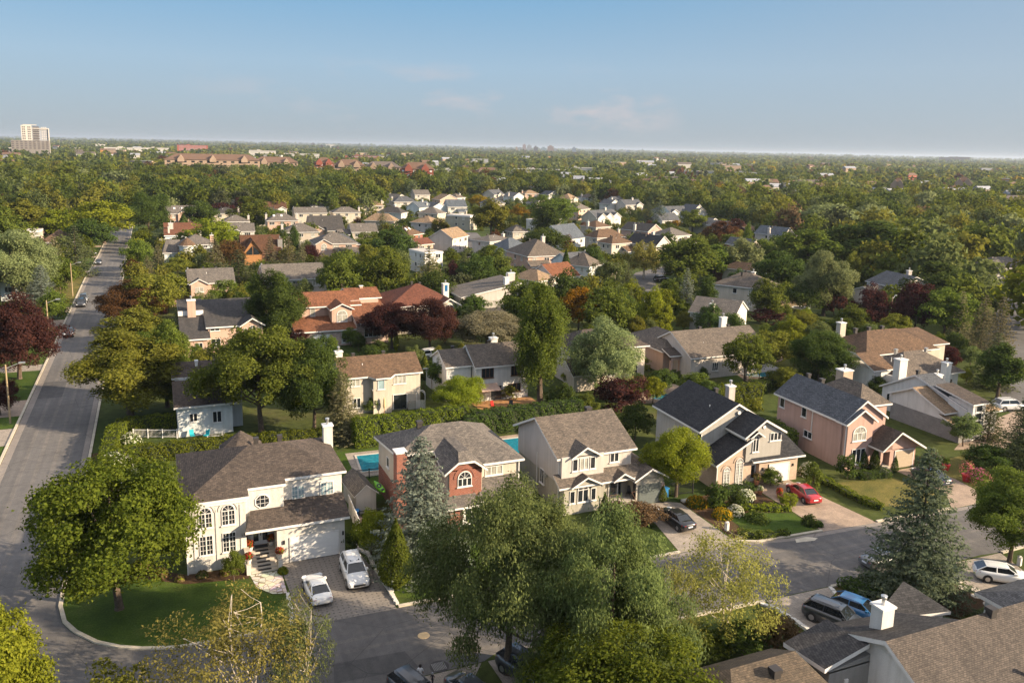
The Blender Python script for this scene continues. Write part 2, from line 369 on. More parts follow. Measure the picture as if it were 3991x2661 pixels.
def spruce_leaves(seed, H, R, whorls, per, sprays, leaf, power=1.05):
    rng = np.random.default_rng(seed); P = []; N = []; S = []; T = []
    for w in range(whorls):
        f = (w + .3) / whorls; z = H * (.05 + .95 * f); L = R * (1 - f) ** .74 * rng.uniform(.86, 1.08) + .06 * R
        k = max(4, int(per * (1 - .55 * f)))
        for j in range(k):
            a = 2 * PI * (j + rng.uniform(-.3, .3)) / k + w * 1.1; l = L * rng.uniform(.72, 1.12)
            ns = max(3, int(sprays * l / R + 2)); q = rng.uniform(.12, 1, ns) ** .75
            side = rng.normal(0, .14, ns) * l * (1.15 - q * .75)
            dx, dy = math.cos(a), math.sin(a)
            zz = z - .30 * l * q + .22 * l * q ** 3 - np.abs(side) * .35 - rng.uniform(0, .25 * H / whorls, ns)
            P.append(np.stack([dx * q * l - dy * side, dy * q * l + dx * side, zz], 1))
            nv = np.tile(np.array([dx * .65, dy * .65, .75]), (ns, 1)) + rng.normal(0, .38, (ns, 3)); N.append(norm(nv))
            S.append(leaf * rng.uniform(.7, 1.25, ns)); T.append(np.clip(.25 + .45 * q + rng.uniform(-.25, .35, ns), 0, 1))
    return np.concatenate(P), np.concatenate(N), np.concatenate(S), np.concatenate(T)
def cone_leaves(seed, H, R, n, leaf, belly=.25, lump=.10):
    """dense clipped column or cone of foliage"""
    rng = np.random.default_rng(seed); f = rng.uniform(0, 1, n) ** 1.25; a = rng.uniform(0, 2 * PI, n)
    prof = np.clip(np.minimum(1., (f + .05) / belly) * (1 - np.clip((f - belly) / (1 - belly), 0, 1) ** 1.35), .03, 1)
    ph = rng.uniform(0, 6, 4); bump = 1 + lump * (np.sin(a * 3 + f * 9 + ph[0]) + np.sin(a * 5 - f * 17 + ph[1])) * .6
    r = R * prof * bump * rng.uniform(.8, 1.04, n)
    P = np.stack([np.cos(a) * r, np.sin(a) * r, f * H], 1)
    N = norm(np.stack([np.cos(a), np.sin(a), np.full(n, .35)], 1) + rng.normal(0, .35, (n, 3)))
    return P, N, leaf * rng.uniform(.6, 1.3, n), rng.uniform(0, 1, n)

TEMPLATE = {}
def template(fam, var, lod):
    """crown mesh + trunk mesh of a family at its natural size (height, radius); shared by every tree of that shape"""
    key = (fam, var, lod)
    if key in TEMPLATE: return TEMPLATE[key]
    n, lf = {0: (52000, .20), 1: (10000, .38), 2: (2400, .76)}[lod]
    seed = hash((fam, var)) % 1000 if False else sum(map(ord, fam)) + 17 * var
    tr = None; rng = np.random.default_rng(seed)
    if fam in ('spruce',):
        H, R = 12., 4.2
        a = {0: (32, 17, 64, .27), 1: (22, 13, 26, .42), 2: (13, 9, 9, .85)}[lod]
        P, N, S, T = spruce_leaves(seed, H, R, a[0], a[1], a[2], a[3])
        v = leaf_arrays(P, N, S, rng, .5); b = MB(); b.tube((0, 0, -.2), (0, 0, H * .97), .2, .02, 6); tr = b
    elif fam == 'column':
        H, R = 8., 1.3
        P, N, S, T = cone_leaves(seed, H, R, {0: 9000, 1: 3000, 2: 800}[lod], {0: .2, 1: .32, 2: .6}[lod])
        v = leaf_arrays(P, N, S, rng, .55, up=np.array([0, 0, 1.])); b = MB(); b.tube((0, 0, -.2), (0, 0, 6.), .12, .04, 6); tr = b
    else:
        prm = dict(round=dict(H=10., R=4.6, nclump=70, clump=.27, rz=.45, zc=.545), oval=dict(H=11., R=3.6, nclump=70, clump=.27, rz=.48, zc=.52), tall=dict(H=15., R=2.9, rz=.48, zc=.51, clump=.32, nclump=80, top=1.25), locust=dict(H=10., R=5., flat=.62, clump=.25, nclump=90, top=.75, rz=.43, zc=.56),
                   willow=dict(H=13., R=6.6, nclump=120, clump=.20, hang=.5, top=.6, rz=.48, zc=.51), shrub=dict(H=2.6, R=1.5, nclump=34, rz=.47, zc=.48, clump=.34), wood=dict(H=15., R=5.2, rz=.47, zc=.53, nclump=80, clump=.24, top=.8),
                   birch=dict(H=11., R=3.9, nclump=110, clump=.17, hang=.7, rz=.46, zc=.53, top=1.0))[fam].copy()
        H, R = prm.pop('H'), prm.pop('R')
        if fam == 'shrub': n, lf = {0: (3600, .17), 1: (1300, .26), 2: (420, .45)}[lod]
        if fam == 'willow' and lod == 0: n, lf = 90000, .23
        if fam == 'birch' and lod == 0: n, lf = 9500, .20
        P, N, S, T, cc, cr = crown(seed, n, lf, **prm)
        up = np.array([0, 0, 1.]) if fam == 'willow' else np.array([0, 0, -1.]) if fam == 'birch' else None
        v = scaled_leaves(P, N, S, H, R, seed, ratio=.4 if up is not None else .62, up=up)
        if fam == 'birch':
            b = MB(); rg = random.Random(seed)
            for q in range(2):
                a0 = rg.uniform(0, 6); bx, by = .5 * math.cos(a0 + 3 * q), .5 * math.sin(a0 + 3 * q)
                p = Vector((bx * .4, by * .4, -.3)); r = .12
                for s in range(7):
                    nx = p + Vector((bx * .30 + rg.uniform(-.18, .18), by * .30 + rg.uniform(-.18, .18), H * .118)); b.tube(p, nx, r, r * .80, 6, cap=False); p = nx; r *= .80
                    if s >= 1:
                        for _ in range(2):
                            q_ = [c for c in cc if p.z + 1.2 < c[2] * H < p.z + 4.4 and math.hypot(c[0], c[1]) < .42] or [c for c in cc if c[2] * H > H * .8]
                            e = q_[rg.randrange(len(q_))]; e = Vector((p.x * .3 + e[0] * 1.5 * R, p.y * .3 + e[1] * 1.5 * R, e[2] * H))
                            m = p.lerp(e, .5) + Vector((0, 0, -.12)); b.tube(p, m, r * .5, r * .34, 5, cap=False); b.tube(m, e, r * .34, .014, 4, cap=False)
            tr = b
        else: tr = trunk_mb(H, R, cc, seed, .022 if fam != 'shrub' else .02, limbs=9 if lod == 0 else 5, split=.14 if fam in ('shrub', 'wood') else .2)
    me = quads_mesh('crown', v, T, None); me.materials.append(None)
    to = tr.build('trunk', 'birchbark' if fam == 'birch' else 'bark'); tm = to.data; bpy.data.objects.remove(to)
    TEMPLATE[key] = (me, tm, H, R); return TEMPLATE[key]

def tree(fam, mat, x, y, h, r, label, var=0, lod=1, name=None, cat='tree', group=None, rz=None, z=0., trunk=True):
    me, tm, H, R = template(fam, var, lod)
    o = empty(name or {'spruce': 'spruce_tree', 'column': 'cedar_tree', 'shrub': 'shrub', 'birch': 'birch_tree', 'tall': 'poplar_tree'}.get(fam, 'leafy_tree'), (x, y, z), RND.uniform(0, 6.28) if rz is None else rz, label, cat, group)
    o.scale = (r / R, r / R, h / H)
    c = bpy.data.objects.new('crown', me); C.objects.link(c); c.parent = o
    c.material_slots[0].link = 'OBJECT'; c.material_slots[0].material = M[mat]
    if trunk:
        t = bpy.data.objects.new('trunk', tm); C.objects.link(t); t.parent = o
    return o
def leafy_box(name, x0, y0, x1, y1, h, mat, label, cat='hedge', dens=1., leaf=.2, path=None, thick=1.2, z=0., group=None):
    """a clipped hedge: leaves over its faces, along a box or a path"""
    rng = np.random.default_rng(int(abs(x0 * 7 + y0 * 13)) + 5)
    segs = [(a, b) for a, b in zip(path, path[1:])] if path else None
    P = []; N = []; core = MB()
    def slab(ox, oy, ux, uy, L, W):
        vx, vy = -uy, ux
        for (area, mode) in ((L * W, 't'), (L * h, 'f'), (L * h, 'b'), (W * h, 'l'), (W * h, 'r')):
            n = int(area * 85 * dens * (.2 / leaf) ** 2); a = rng.uniform(0, 1, n); b = rng.uniform(0, 1, n)
            w = {'t': (a * L, (b - .5) * W, np.full(n, h)), 'f': (a * L, np.full(n, -W / 2), b * h), 'b': (a * L, np.full(n, W / 2), b * h), 'l': (np.zeros(n), (a - .5) * W, b * h), 'r': (np.full(n, L), (a - .5) * W, b * h)}[mode]
            nn = {'t': (0, 0, 1), 'f': (-vx, -vy, .2), 'b': (vx, vy, .2), 'l': (-ux, -uy, .2), 'r': (ux, uy, .2)}[mode]
            p = np.stack([ox + ux * w[0] + vx * w[1], oy + uy * w[0] + vy * w[1], w[2]], 1)
            lump = .12 * np.sin(w[0] * 2.1 + w[1]) + .08 * np.sin(w[0] * 5.3 + w[2] * 3)
            nv = norm(np.tile(np.array(nn, float), (n, 1)) + rng.normal(0, .45, (n, 3)))
            p = p + np.array(nn, float) * (lump[:, None] + rng.normal(0, .05, (n, 1))); P.append(p); N.append(nv)
        k = .16
        q = [(ox + ux * a + vx * b, oy + uy * a + vy * b) for a, b in ((k, -W / 2 + k), (L - k, -W / 2 + k), (L - k, W / 2 - k), (k, W / 2 - k))]
        core.prism([(a, b, 0) for a, b in q], (0, 0, h - k))
    if segs:
        for (ax, ay), (bx, by) in segs:
            L = math.hypot(bx - ax, by - ay); slab(ax, ay, (bx - ax) / L, (by - ay) / L, L, thick)
    else: slab(x0, (y0 + y1) / 2, 1, 0, x1 - x0, y1 - y0)
    P = np.concatenate(P); N = np.concatenate(N); cx, cy = P[:, 0].mean(), P[:, 1].mean()
    P[:, 0] -= cx; P[:, 1] -= cy
    v = leaf_arrays(P, N, leaf * rng.uniform(.7, 1.3, len(P)), rng)
    o = bpy.data.objects.new(name, quads_mesh(name, v, rng.uniform(0, 1, len(P)), mat)); C.objects.link(o); o.location = (cx, cy, z)
    tag(o, label, cat, group)
    core.v = [(a - cx, b - cy, c) for a, b, c in core.v]; core.build('hedge_core', 'hedgecore', o)
    return o
HAZE = 0.00007; EXPO = 1.42

# ------------------------------------------------------------------ houses
class House:
    """a house of walls, roofs, windows, doors and chimneys; coordinates are local to its corner"""
    def __init__(s, name, label, o, rot=0., cat='house', group=None, world=True):
        s.root = empty(name, (o[0], o[1], 0), math.radians(rot), label, cat, group)
        if cat == 'house': HNAMES.append((o[0], o[1], label))
        s.o = o if world else (0, 0); s.lowroof = None
        s.walls = {}; s.last = None
    def L(s, p): return (p[0] - s.o[0], p[1] - s.o[1], p[2])
    def _w(s, mat): return s.walls.setdefault(mat, MB())
    def mass(s, x0, y0, x1, y1, z0, z1, mat): s._w(mat).box(x0 - s.o[0], y0 - s.o[1], z0, x1 - s.o[0], y1 - s.o[1], z1)
    def pent(s, prof, axis, a, b, mat):
        """solid with profile [(c,z)...] across, extruded from a to b along axis"""
        if axis == 'x': s._w(mat).prism([s.L((a, c, z)) for c, z in prof], (b - a, 0, 0))
        else: s._w(mat).prism([s.L((c, a, z)) for c, z in prof], (0, b - a, 0))
    def finish(s):
        for m, b in s.walls.items():
            o = b.build('wall', m, s.root)
        return s.root
    def roof(s, planes, mat, t=.2, trim='trim', name='roof', over=None):
        b = MB(); pl = [[Vector(s.L(p)) for p in P] for P in planes]; ec = {}
        key = lambda p: (round(p.x, 2), round(p.y, 2), round(p.z, 2))
        for P in pl:
            nz = Vector((0, 0, 0))
            for k in range(len(P)): nz += P[k].cross(P[(k + 1) % len(P)])
            if nz.z < 0: P.reverse()
            b.poly(P, 0); b.poly([p - Vector((0, 0, t)) for p in reversed(P)], 1)
            for k in range(len(P)):
                e = (key(P[k]), key(P[(k + 1) % len(P)])); ec[e] = (P[k], P[(k + 1) % len(P)])
        for e, (p, q) in ec.items():
            if (e[1], e[0]) not in ec:
                d = Vector((0, 0, t)); b.poly([p - d, q - d, q, p], 1)
        o = b.build(name, [mat, trim], s.root); s.last = o; return o
    def hip(s, x0, y0, x1, y1, ze, zr, mat, ax='x', ra=None, rb=None, rc=None, **k):
        if ax == 'x':
            h = (y1 - y0) / 2; m = (y0 + y1) / 2 if rc is None else rc
            ra = x0 + min(h, (x1 - x0) / 2) if ra is None else ra; rb = x1 - min(h, (x1 - x0) / 2) if rb is None else rb
            A, B = (ra, m, zr), (rb, m, zr); a, b, c, d = (x0, y0, ze), (x1, y0, ze), (x1, y1, ze), (x0, y1, ze)
            P = [[a, b, B, A], [c, d, A, B], [d, a, A], [b, c, B]]
            if abs(ra - rb) < .02: P = [[a, b, A], [c, d, A], [d, a, A], [b, c, A]]
        else:
            h = (x1 - x0) / 2; m = (x0 + x1) / 2 if rc is None else rc
            ra = y0 + min(h, (y1 - y0) / 2) if ra is None else ra; rb = y1 - min(h, (y1 - y0) / 2) if rb is None else rb
            A, B = (m, ra, zr), (m, rb, zr); a, b, c, d = (x0, y0, ze), (x1, y0, ze), (x1, y1, ze), (x0, y1, ze)
            P = [[a, b, A], [c, d, B], [d, a, A, B], [b, c, B, A]]
        return s.roof(P, mat, **k)
    def gable(s, x0, y0, x1, y1, ze, zr, mat, ax='x', rc=None, ze2=None, wall=None, inset=.4, z0=None, wmat=None, **k):
        """roof over the rectangle (eaves included); wall=(zbottom, material) also builds the gabled body under it"""
        ze2 = ze if ze2 is None else ze2
        lo, hi = (y0, y1) if ax == 'x' else (x0, x1); m = (lo + hi) / 2 if rc is None else rc
        if ax == 'x': P = [[(x0, y0, ze), (x1, y0, ze), (x1, m, zr), (x0, m, zr)], [(x1, y1, ze2), (x0, y1, ze2), (x0, m, zr), (x1, m, zr)]]
        else: P = [[(x0, y1, ze), (x0, y0, ze), (m, y0, zr), (m, y1, zr)], [(x1, y0, ze2), (x1, y1, ze2), (m, y1, zr), (m, y0, zr)]]
        r = s.roof(P, mat, **k)
        if wall:
            zb, wm = wall; g = .12; i = inset
            za = ze + (zr - ze) * i / (m - lo) - g; zc = ze2 + (zr - ze2) * i / (hi - m) - g
            prof = [(lo + i, zb), (hi - i, zb), (hi - i, zc), (m, zr - g), (lo + i, za)]
            a, b = (x0 + i * .7, x1 - i * .7) if ax == 'x' else (y0 + i * .7, y1 - i * .7)
            s.pent(prof, ax, a, b, wm)
        return r
    FACES = {'f': ((1, 0), (0, -1)), 'b': ((-1, 0), (0, 1)), 'l': ((0, -1), (-1, 0)), 'r': ((0, 1), (1, 0))}
    def _frame(s, face, at, c):
        """returns a map (along, z, out) -> local point; c = coordinate of the wall plane, at = start along world axis"""
        (dx, dy), (nx, ny) = s.FACES[face]
        if face in 'fb': bx, by = at - s.o[0], c - s.o[1]
        else: bx, by = c - s.o[0], at - s.o[1]
        return lambda a, z, d: (bx + dx * a + nx * d, by + dy * a + ny * d, z)
    def _slab(s, b, F, poly, d0, d1, mi=0):
        A = [F(a, z, d0) for a, z in poly]; B = [F(a, z, d1) for a, z in poly]
        v = Vector(B[0]) - Vector(A[0]); b.prism(A, v, mi)
    def window(s, face, at, c, z, w, h, n=2, bars=0, arch=0., pane='glass', frame='trim', name='window', sill=True, oct=False, parts=True):
        """at = left end along the wall (seen from outside for 'f'), c = wall plane, z = sill height"""
        F = s._frame(face, at, c); b = MB(); g = MB(); t = .06; D = .07
        R = lambda a0, z0, a1, z1: [(a0, z0), (a1, z0), (a1, z1), (a0, z1)]
        if oct:
            r = w / 2; P = [(r + r * 1.08 * math.cos(PI / 8 + k * PI / 4), z + r + r * 1.08 * math.sin(PI / 8 + k * PI / 4)) for k in range(8)]
            Q = [(r + (a - r) * .86, z + r + (q - z - r) * .86) for a, q in P]
            for k in range(8): s._slab(b, F, [P[k], P[(k + 1) % 8], Q[(k + 1) % 8], Q[k]], -.05, D)
            for q in (.35, .65): s._slab(b, F, R(w * q - .015, z + .1, w * q + .015, z + w - .1), 0, .04); s._slab(b, F, R(.1, z + w * q - .015, w - .1, z + w * q + .015), 0, .042)
            s._slab(g, F, Q, -.05, .025)
        else:
            s._slab(b, F, R(0, z, t, z + h), -.05, D); s._slab(b, F, R(w - t, z, w, z + h), -.05, D)
            s._slab(b, F, R(t, z, w - t, z + t), -.05, D); s._slab(b, F, R(t, z + h - t, w - t, z + h), -.05, D)
            if sill: s._slab(b, F, R(-.08, z - .1, w + .08, z - .002), -.05, .14)
            for k in range(1, n): s._slab(b, F, R(w * k / n - .045, z + t, w * k / n + .045, z + h - t), -.05, D - .01)
            for k in range(1, bars + 1): s._slab(b, F, R(t, z + h * k / (bars + 1) - .015, w - t, z + h * k / (bars + 1) + .015), -.05, .04)
            if bars:
                for k in range(n): s._slab(b, F, R(w * (k + .5) / n - .015, z + t, w * (k + .5) / n + .015, z + h - t), -.05, .043)
            s._slab(g, F, R(t, z + t, w - t, z + h - t), -.05, .02)
            if arch:
                r = w / 2; m = 10; P = [(r - r * math.cos(PI * k / m), z + h + .003 + arch * math.sin(PI * k / m)) for k in range(m + 1)]
                Q = [(r + (a - r) * .86, z + h + .003 + (q - z - h) * .86) for a, q in P]
                for k in range(m): s._slab(b, F, [P[k], Q[k], Q[k + 1], P[k + 1]], -.05, D)
                for k in (1, 2, 3): 
                    an = PI * k / 4; ca, sa = math.cos(an), math.sin(an); e = .02
                    s._slab(b, F, [(r - e * sa, z + h + .01), (r + e * sa + .004, z + h + .01), (r + r * .88 * ca + e * sa, z + h + arch * .88 * sa), (r + r * .88 * ca - e * sa - .004, z + h + arch * .88 * sa)], -.05, .045)
                s._slab(g, F, Q, -.05, .02)
        o = b.build(name, frame, s.root)
        g.build('pane', pane, o); return o
    def door(s, face, at, c, z, w, h, mat='door', name='door', n=1, lights=0, handle=True, panels=0, frame='trim'):
        F = s._frame(face, at, c); b = MB(); R = lambda a0, z0, a1, z1: [(a0, z0), (a1, z0), (a1, z1), (a0, z1)]
        s._slab(b, F, R(-.09, z, -.002, z + h + .09), -.05, .09, 1); s._slab(b, F, R(w + .002, z, w + .09, z + h + .09), -.05, .09, 1); s._slab(b, F, R(0, z + h + .002, w, z + h + .09), -.05, .09, 1)
        for k in range(n): s._slab(b, F, R(w * k / n + .01, z, w * (k + 1) / n - .01, z + h), -.05, .05)
        if panels:
            for k in range(panels): s._slab(b, F, R(.03, z + h * k / panels + .03, w - .03, z + h * (k + 1) / panels - .03), .04, .075)
        o = b.build(name, [mat, frame], s.root)
        if lights:
            g = MB()
            for k in range(n):
                for q in range(lights): s._slab(g, F, R(w * (k + .22) / n, z + .3 + (h - .55) * q / lights + .06, w * (k + .78) / n, z + .3 + (h - .55) * (q + 1) / lights), .04, .062)
            g.build('pane', 'glass', o)
        if handle:
            g = MB(); q = F(w * (.5 if n == 2 else .86), z + 1.0, .11); g.box(q[0] - .03, q[1] - .03, q[2] - .12, q[0] + .03, q[1] + .03, q[2] + .12); g.build('handle', 'black', o)
        return o
    def chimney(s, x0, y0, x1, y1, z0, z1, mat='white', cap='trim', flue=True):
        x0, x1, y0, y1 = x0 - s.o[0], x1 - s.o[0], y0 - s.o[1], y1 - s.o[1]
        b = MB(); b.box(x0, y0, z0, x1, y1, z1 - .14)
        o = b.build('chimney', mat, s.root); k = MB(); k.box(x0 - .09, y0 - .09, z1 - .14, x1 + .09, y1 + .09, z1); k.build('chimney_cap', cap, o)
        if flue:
            cx, cy = (x0 + x1) / 2, (y0 + y1) / 2; f = MB(); f.lathe([(.13, z1), (.13, z1 + .45), (.2, z1 + .46), (.2, z1 + .54), (.13, z1 + .55), (.13, z1 + .62), (.22, z1 + .64), (0, z1 + .72)], 10, c=(cx, cy, 0)); f.build('flue', 'metal', o)
        return o
    def vent(s, x, y, z, mat='ventblack', r=.24, h=.62):
        x, y = x - s.o[0], y - s.o[1]; b = MB(); b.box(x - r * .8, y - r * .8, z - .3, x + r * .8, y + r * .8, z + h * .6); b.box(x - r, y - r, z + h * .6 + .001, x + r, y + r, z + h)
        return b.build('roof_vent', mat, s.last if s.last else s.root)
    def pipe(s, x, y, z, h=.5, mat='trim', r=.06):
        b = MB(); b.tube((x - s.o[0], y - s.o[1], z - .2), (x - s.o[0], y - s.o[1], z + h), r, r, 7); return b.build('vent_pipe', mat, s.last if s.last else s.root)
    def downpipe(s, x, y, z0, z1, mat='trim'):
        b = MB(); b.box(x - s.o[0] - .05, y - s.o[1] - .05, z0, x - s.o[0] + .05, y - s.o[1] + .05, z1); return b.build('downpipe', mat, s.root)
    def box_part(s, name, x0, y0, z0, x1, y1, z1, mat):
        b = MB(); b.box(x0 - s.o[0], y0 - s.o[1], z0, x1 - s.o[0], y1 - s.o[1], z1); return b.build(name, mat, s.root)

HNAMES = []
FOOT = []   # house footprints, kept clear of scattered trees: centre and radius
def generic(o, rot, w, d, ze, roof, rise, wall, rmat, flags, label, name='house', seed=0, trim='trim', group=None, win=True):
    rg = random.Random(seed); H = House(name, label, o, rot, world=False, group=group)
    rr = math.radians(rot); FOOT.append((o[0] + math.cos(rr) * w / 2 - math.sin(rr) * d / 2, o[1] + math.sin(rr) * w / 2 + math.cos(rr) * d / 2, max(w, d) / 2 + 1.5))
    e = .45; zr = ze + rise; F = flags.split()
    pane = lambda: 'curtain' if rg.random() < .3 else 'glass'
    if roof == 'flat':
        H.mass(0, 0, w, d, 0, ze, wall)
        H.mass(-.12, -.12, w + .12, d + .12, ze - .45, ze + .15, trim)
        b = MB(); b.box(.1, .1, ze + .15, w - .1, d - .1, ze + .2); H.last = b.build('roof', 'r_flat', H.root)
    elif roof == 'hip':
        H.mass(0, 0, w, d, 0, ze + .08, wall); H.hip(-e, -e, w + e, d + e, ze, zr, rmat, 'x' if w >= d else 'y', trim=trim)
    elif roof == 'gu': H.gable(-e, -e, w + e, d + e, ze, zr, rmat, 'x', wall=(0, wall), inset=e, trim=trim)
    elif roof == 'gv': H.gable(-e, -e, w + e, d + e, ze, zr, rmat, 'y', wall=(0, wall), inset=e, trim=trim)
    main = H.last
    zs = [ze - 1.75] if ze < 4.2 else [ze - 1.75, ze - 4.5]
    if win:
        for fi, zz in enumerate(zs):
            if zz < .4: continue
            k = max(2, int(w / 4)); 
            for q in range(k):
                if fi and q == k - 1 and 'gar' in F: continue
                ww = rg.choice((1.2, 1.6, 2.0)); a = w * (q + .5) / k - ww / 2 + rg.uniform(-.3, .3)
                if any(f in F for f in ('fgL',)) and q == 0 and fi == 0: continue
                H.window('f', a, 0., zz, ww, 1.25, n=2 if ww < 1.8 else 3, pane=pane())
            H.window('l', d * .62, 0., zz, 1.0, 1.2, n=1, pane=pane()); H.window('l', d * .32, 0., zz, 1.0, 1.2, n=2, pane=pane())
            if rot > 10 or rot < -10: H.window('r', d * .3, w, zz, 1.4, 1.2, n=2, pane=pane())
    for f in F:
        if f[:2] == 'fg':      # a gable set on the front
            gw = w * .38; x = {'L': .2, 'M': w / 2 - gw / 2, 'R': w - gw - .2}[f[2]]; pr = .9
            rise2 = gw * .32; zt = ze + rise2
            back = min(d * .5, rise2 / max(.05, rise) * (d / 2)) + .2
            H.gable(x - .35, -pr - .35, x + gw + .35, back, ze - .05, zt, rmat, 'y', trim=trim)
            H.pent([(x, 0), (x + gw, 0), (x + gw, ze + .08), (x + gw / 2, zt - .12), (x, ze + .08)], 'y', -pr, .2, wall)
            ww = min(1.7, gw * .5)
            H.window('f', x + gw / 2 - ww / 2, -pr, ze - 1.9, ww, 1.1, n=2, arch=ww / 2 if 'arch' in F else 0, pane='curtain')
        if f in ('cl', 'cb'): H.chimney(-.55, d * .45, .25, d * .45 + .9, 0, ze + max(1.6, rise * .85), 'palewall' if rg.random() < .6 else wall)
        if f in ('cr', 'cb'): H.chimney(w - .25, d * .45, w + .55, d * .45 + .9, 0, ze + max(1.6, rise * .85), 'palewall' if rg.random() < .6 else wall)
        if f == 'cm': H.last = main; H.chimney(w * .62, d * .42, w * .62 + 1., d * .42 + .9, ze, ze + rise + .8, 'palewall')
        if f in ('wl', 'wr'):     # lower wing in front
            ww = w * .5; x = -.1 if f == 'wl' else w - ww + .1
            H.mass(x, -3.0, x + ww, .1, 0, 2.85, wall)
            H.roof([[(x - .4, -3.4, 2.8), (x + ww + .4, -3.4, 2.8), (x + ww + .4, -.02, 4.4), (x - .4, -.02, 4.4)]], rmat, trim=trim)
            if f == 'wr' or 'gar' in F: H.door('f', x + ww * .2, -3.0, .0, ww * .6, 2.15, 'door', 'garage_door', panels=4, handle=False)
            else: H.window('f', x + ww * .25, -3.0, 1.0, ww * .5, 1.2, n=3, pane=pane())
        if f in ('sl', 'sr'):     # wing at the side
            ww = 4.6; x = -ww if f == 'sl' else w; zz = min(ze, 4.6) if 'hi' in F else 3.0
            a, b_ = (x, x + ww + .1) if f == 'sl' else (x - .1, x + ww)
            H.mass(a, .8, b_, d - .8, 0, zz + .08, wall)
            H.roof([[(a - (.4 if f == 'sl' else 0), .4, zz), (b_ + (.4 if f == 'sr' else 0), .4, zz), (b_ + (.4 if f == 'sr' else 0), d / 2, zz + 1.7), (a - (.4 if f == 'sl' else 0), d / 2, zz + 1.7)],
                    [(b_ + (.4 if f == 'sr' else 0), d - .4, zz), (a - (.4 if f == 'sl' else 0), d - .4, zz), (a - (.4 if f == 'sl' else 0), d / 2, zz + 1.7), (b_ + (.4 if f == 'sr' else 0), d / 2, zz + 1.7)]], rmat, trim=trim)
            H.window('f', x + ww / 2 - .7, .8, max(.8, zz - 1.7), 1.5, 1.2, n=2, pane=pane())
    H.last = main
    if 'nv' not in F and roof != 'flat':
        for q in range(2): H.vent(w * (.35 + .3 * q), d * .5 + .6, zr - rise * 1.2 / d - .1)
        H.pipe(w * .4, d * .3, ze + rise * .6, .45)
    if 'sky' in F:
        for q in (.2, .45):
            b = MB(); z = ze + rise * .55; sl = rise / (d / 2); y = d * .27
            b.prism([(w * q, y, z - .1), (w * q + .8, y, z - .1), (w * q + .8, y + .9, z + .9 * sl - .1), (w * q, y + .9, z + .9 * sl - .1)], (0, 0, .35)); b.build('skylight', 'trim', main)
    return H.finish()

# ================================================================== the front row, house by house
def rim_arch(H, at, c, z, w, r, mat, depth=.06):
    F = H._frame('f', at, c); b = MB(); m = 12
    for k in range(m):
        a0, a1 = PI * k / m, PI * (k + 1) / m
        P = [(w / 2 - rr * math.cos(a), z + rr * math.sin(a)) for rr, a in ((w / 2, a0), (w / 2 + r, a0), (w / 2 + r, a1), (w / 2, a1))]
        H._slab(b, F, P, -.03, depth)
    return b.build('window_arch', mat, H.root)

# --- corner house
H = House('house', 'white stucco corner house with hipped grey shingle roof and octagonal window', (1.3, 71.9))
r = .37
zf = lambda t: 6.5 + r * (t - 71.7)
zb = lambda t: 6.5 + r * (84.5 - t)
A, B = (7.2, 78.1, zf(78.1)), (10.4, 78.1, zf(78.1))
H.roof([[(.9, 71.7, zf(71.7)), (6.5, 71.7, zf(71.7)), (6.5, 72.6, zf(72.6)), (9.8, 72.6, zf(72.6)), (9.8, 73.2, zf(73.2)), (15.4, 73.2, zf(73.2)), B, A],
        [(15.4, 83., zb(83)), (9., 83., zb(83)), (9., 84.5, 6.5), (.9, 84.5, 6.5), A, B], [(.9, 84.5, 6.5), (.9, 71.7, 6.5), A], [(15.4, 73.2, zf(73.2)), (15.4, 83., zb(83)), B]], 'r_mid', t=.24)
main = H.last
H.mass(1.3, 71.9, 6.2, 84., 0, 6.45, 'roughwhite'); H.mass(6.2, 72.8, 9.6, 84., 3.3, 6.7, 'roughwhite'); H.mass(6.2, 73.5, 9.6, 83.9, 2.6, 3.3, 'roughwhite'); H.mass(6.2, 73.5, 9.6, 84., 0, 2.6, 'roughwhite'); H.mass(9.6, 73.5, 15., 82.6, 0, 6.95, 'roughwhite')
H.mass(8.7, 71., 14.7, 73.5, 0, 3.65, 'roughwhite')
H.roof([[(6.0, 70.5, 3.75), (15.1, 70.5, 3.75), (15.1, 73.48, 4.9), (6.9, 73.48, 4.9)], ], 'r_mid', t=.24); H.vent(8., 79., 8.6); H.vent(10.2, 79., 8.6)
H.box_part('cornice', 1.15, 71.78, 6.0, 6.32, 71.9, 6.3, 'trim')
for a in (2.3, 4.2):
    H.window('f', a, 71.9, 1.55, 1.12, 1.8, n=2, bars=3, pane='glass'); H.window('f', a, 71.9, 4.05, 1.12, 1.35, n=2, bars=2, arch=.56, pane='blueglass' if a > 9 else 'glass')
    rim_arch(H, a - .16, 71.9, 5.4, 1.44, .14, 'roughwhite')
for a in (1.9, 3.72, 5.75): H.box_part('wall_band', a - .05, 71.84, .2, a + .05, 71.9, 5.8, 'white')
H.window('f', 7.1, 72.8, 4.75, 1.3, 1.3, oct=True)
H.window('f', 10.4, 73.5, 4.85, 1.15, 1.25, n=2, bars=2, pane='blueglass'); H.window('f', 13.0, 73.5, 4.85, 1.2, 1.25, n=2, bars=2, pane='blueglass')
H.door('f', 9.85, 71., .05, 4.25, 2.25, 'door', 'garage_door', panels=5, handle=False)
H.door('f', 6.75, 73.5, 1.0, 1.6, 2.05, 'door', 'entrance_door', n=2, lights=1)
H.chimney(14.7, 80.5, 15.6, 81.3, 6., 9.1, 'roughwhite')
H.box_part('porch_slab', 6.2, 72.4, 0, 8.75, 73.5, 1.0, 'concrete')
for k in range(6): H.box_part('step', 6.35, 70.0 + .4 * k, 0, 8.6, 70.4 + .4 * k, .165 * (k + 1) - .01, 'concrete')
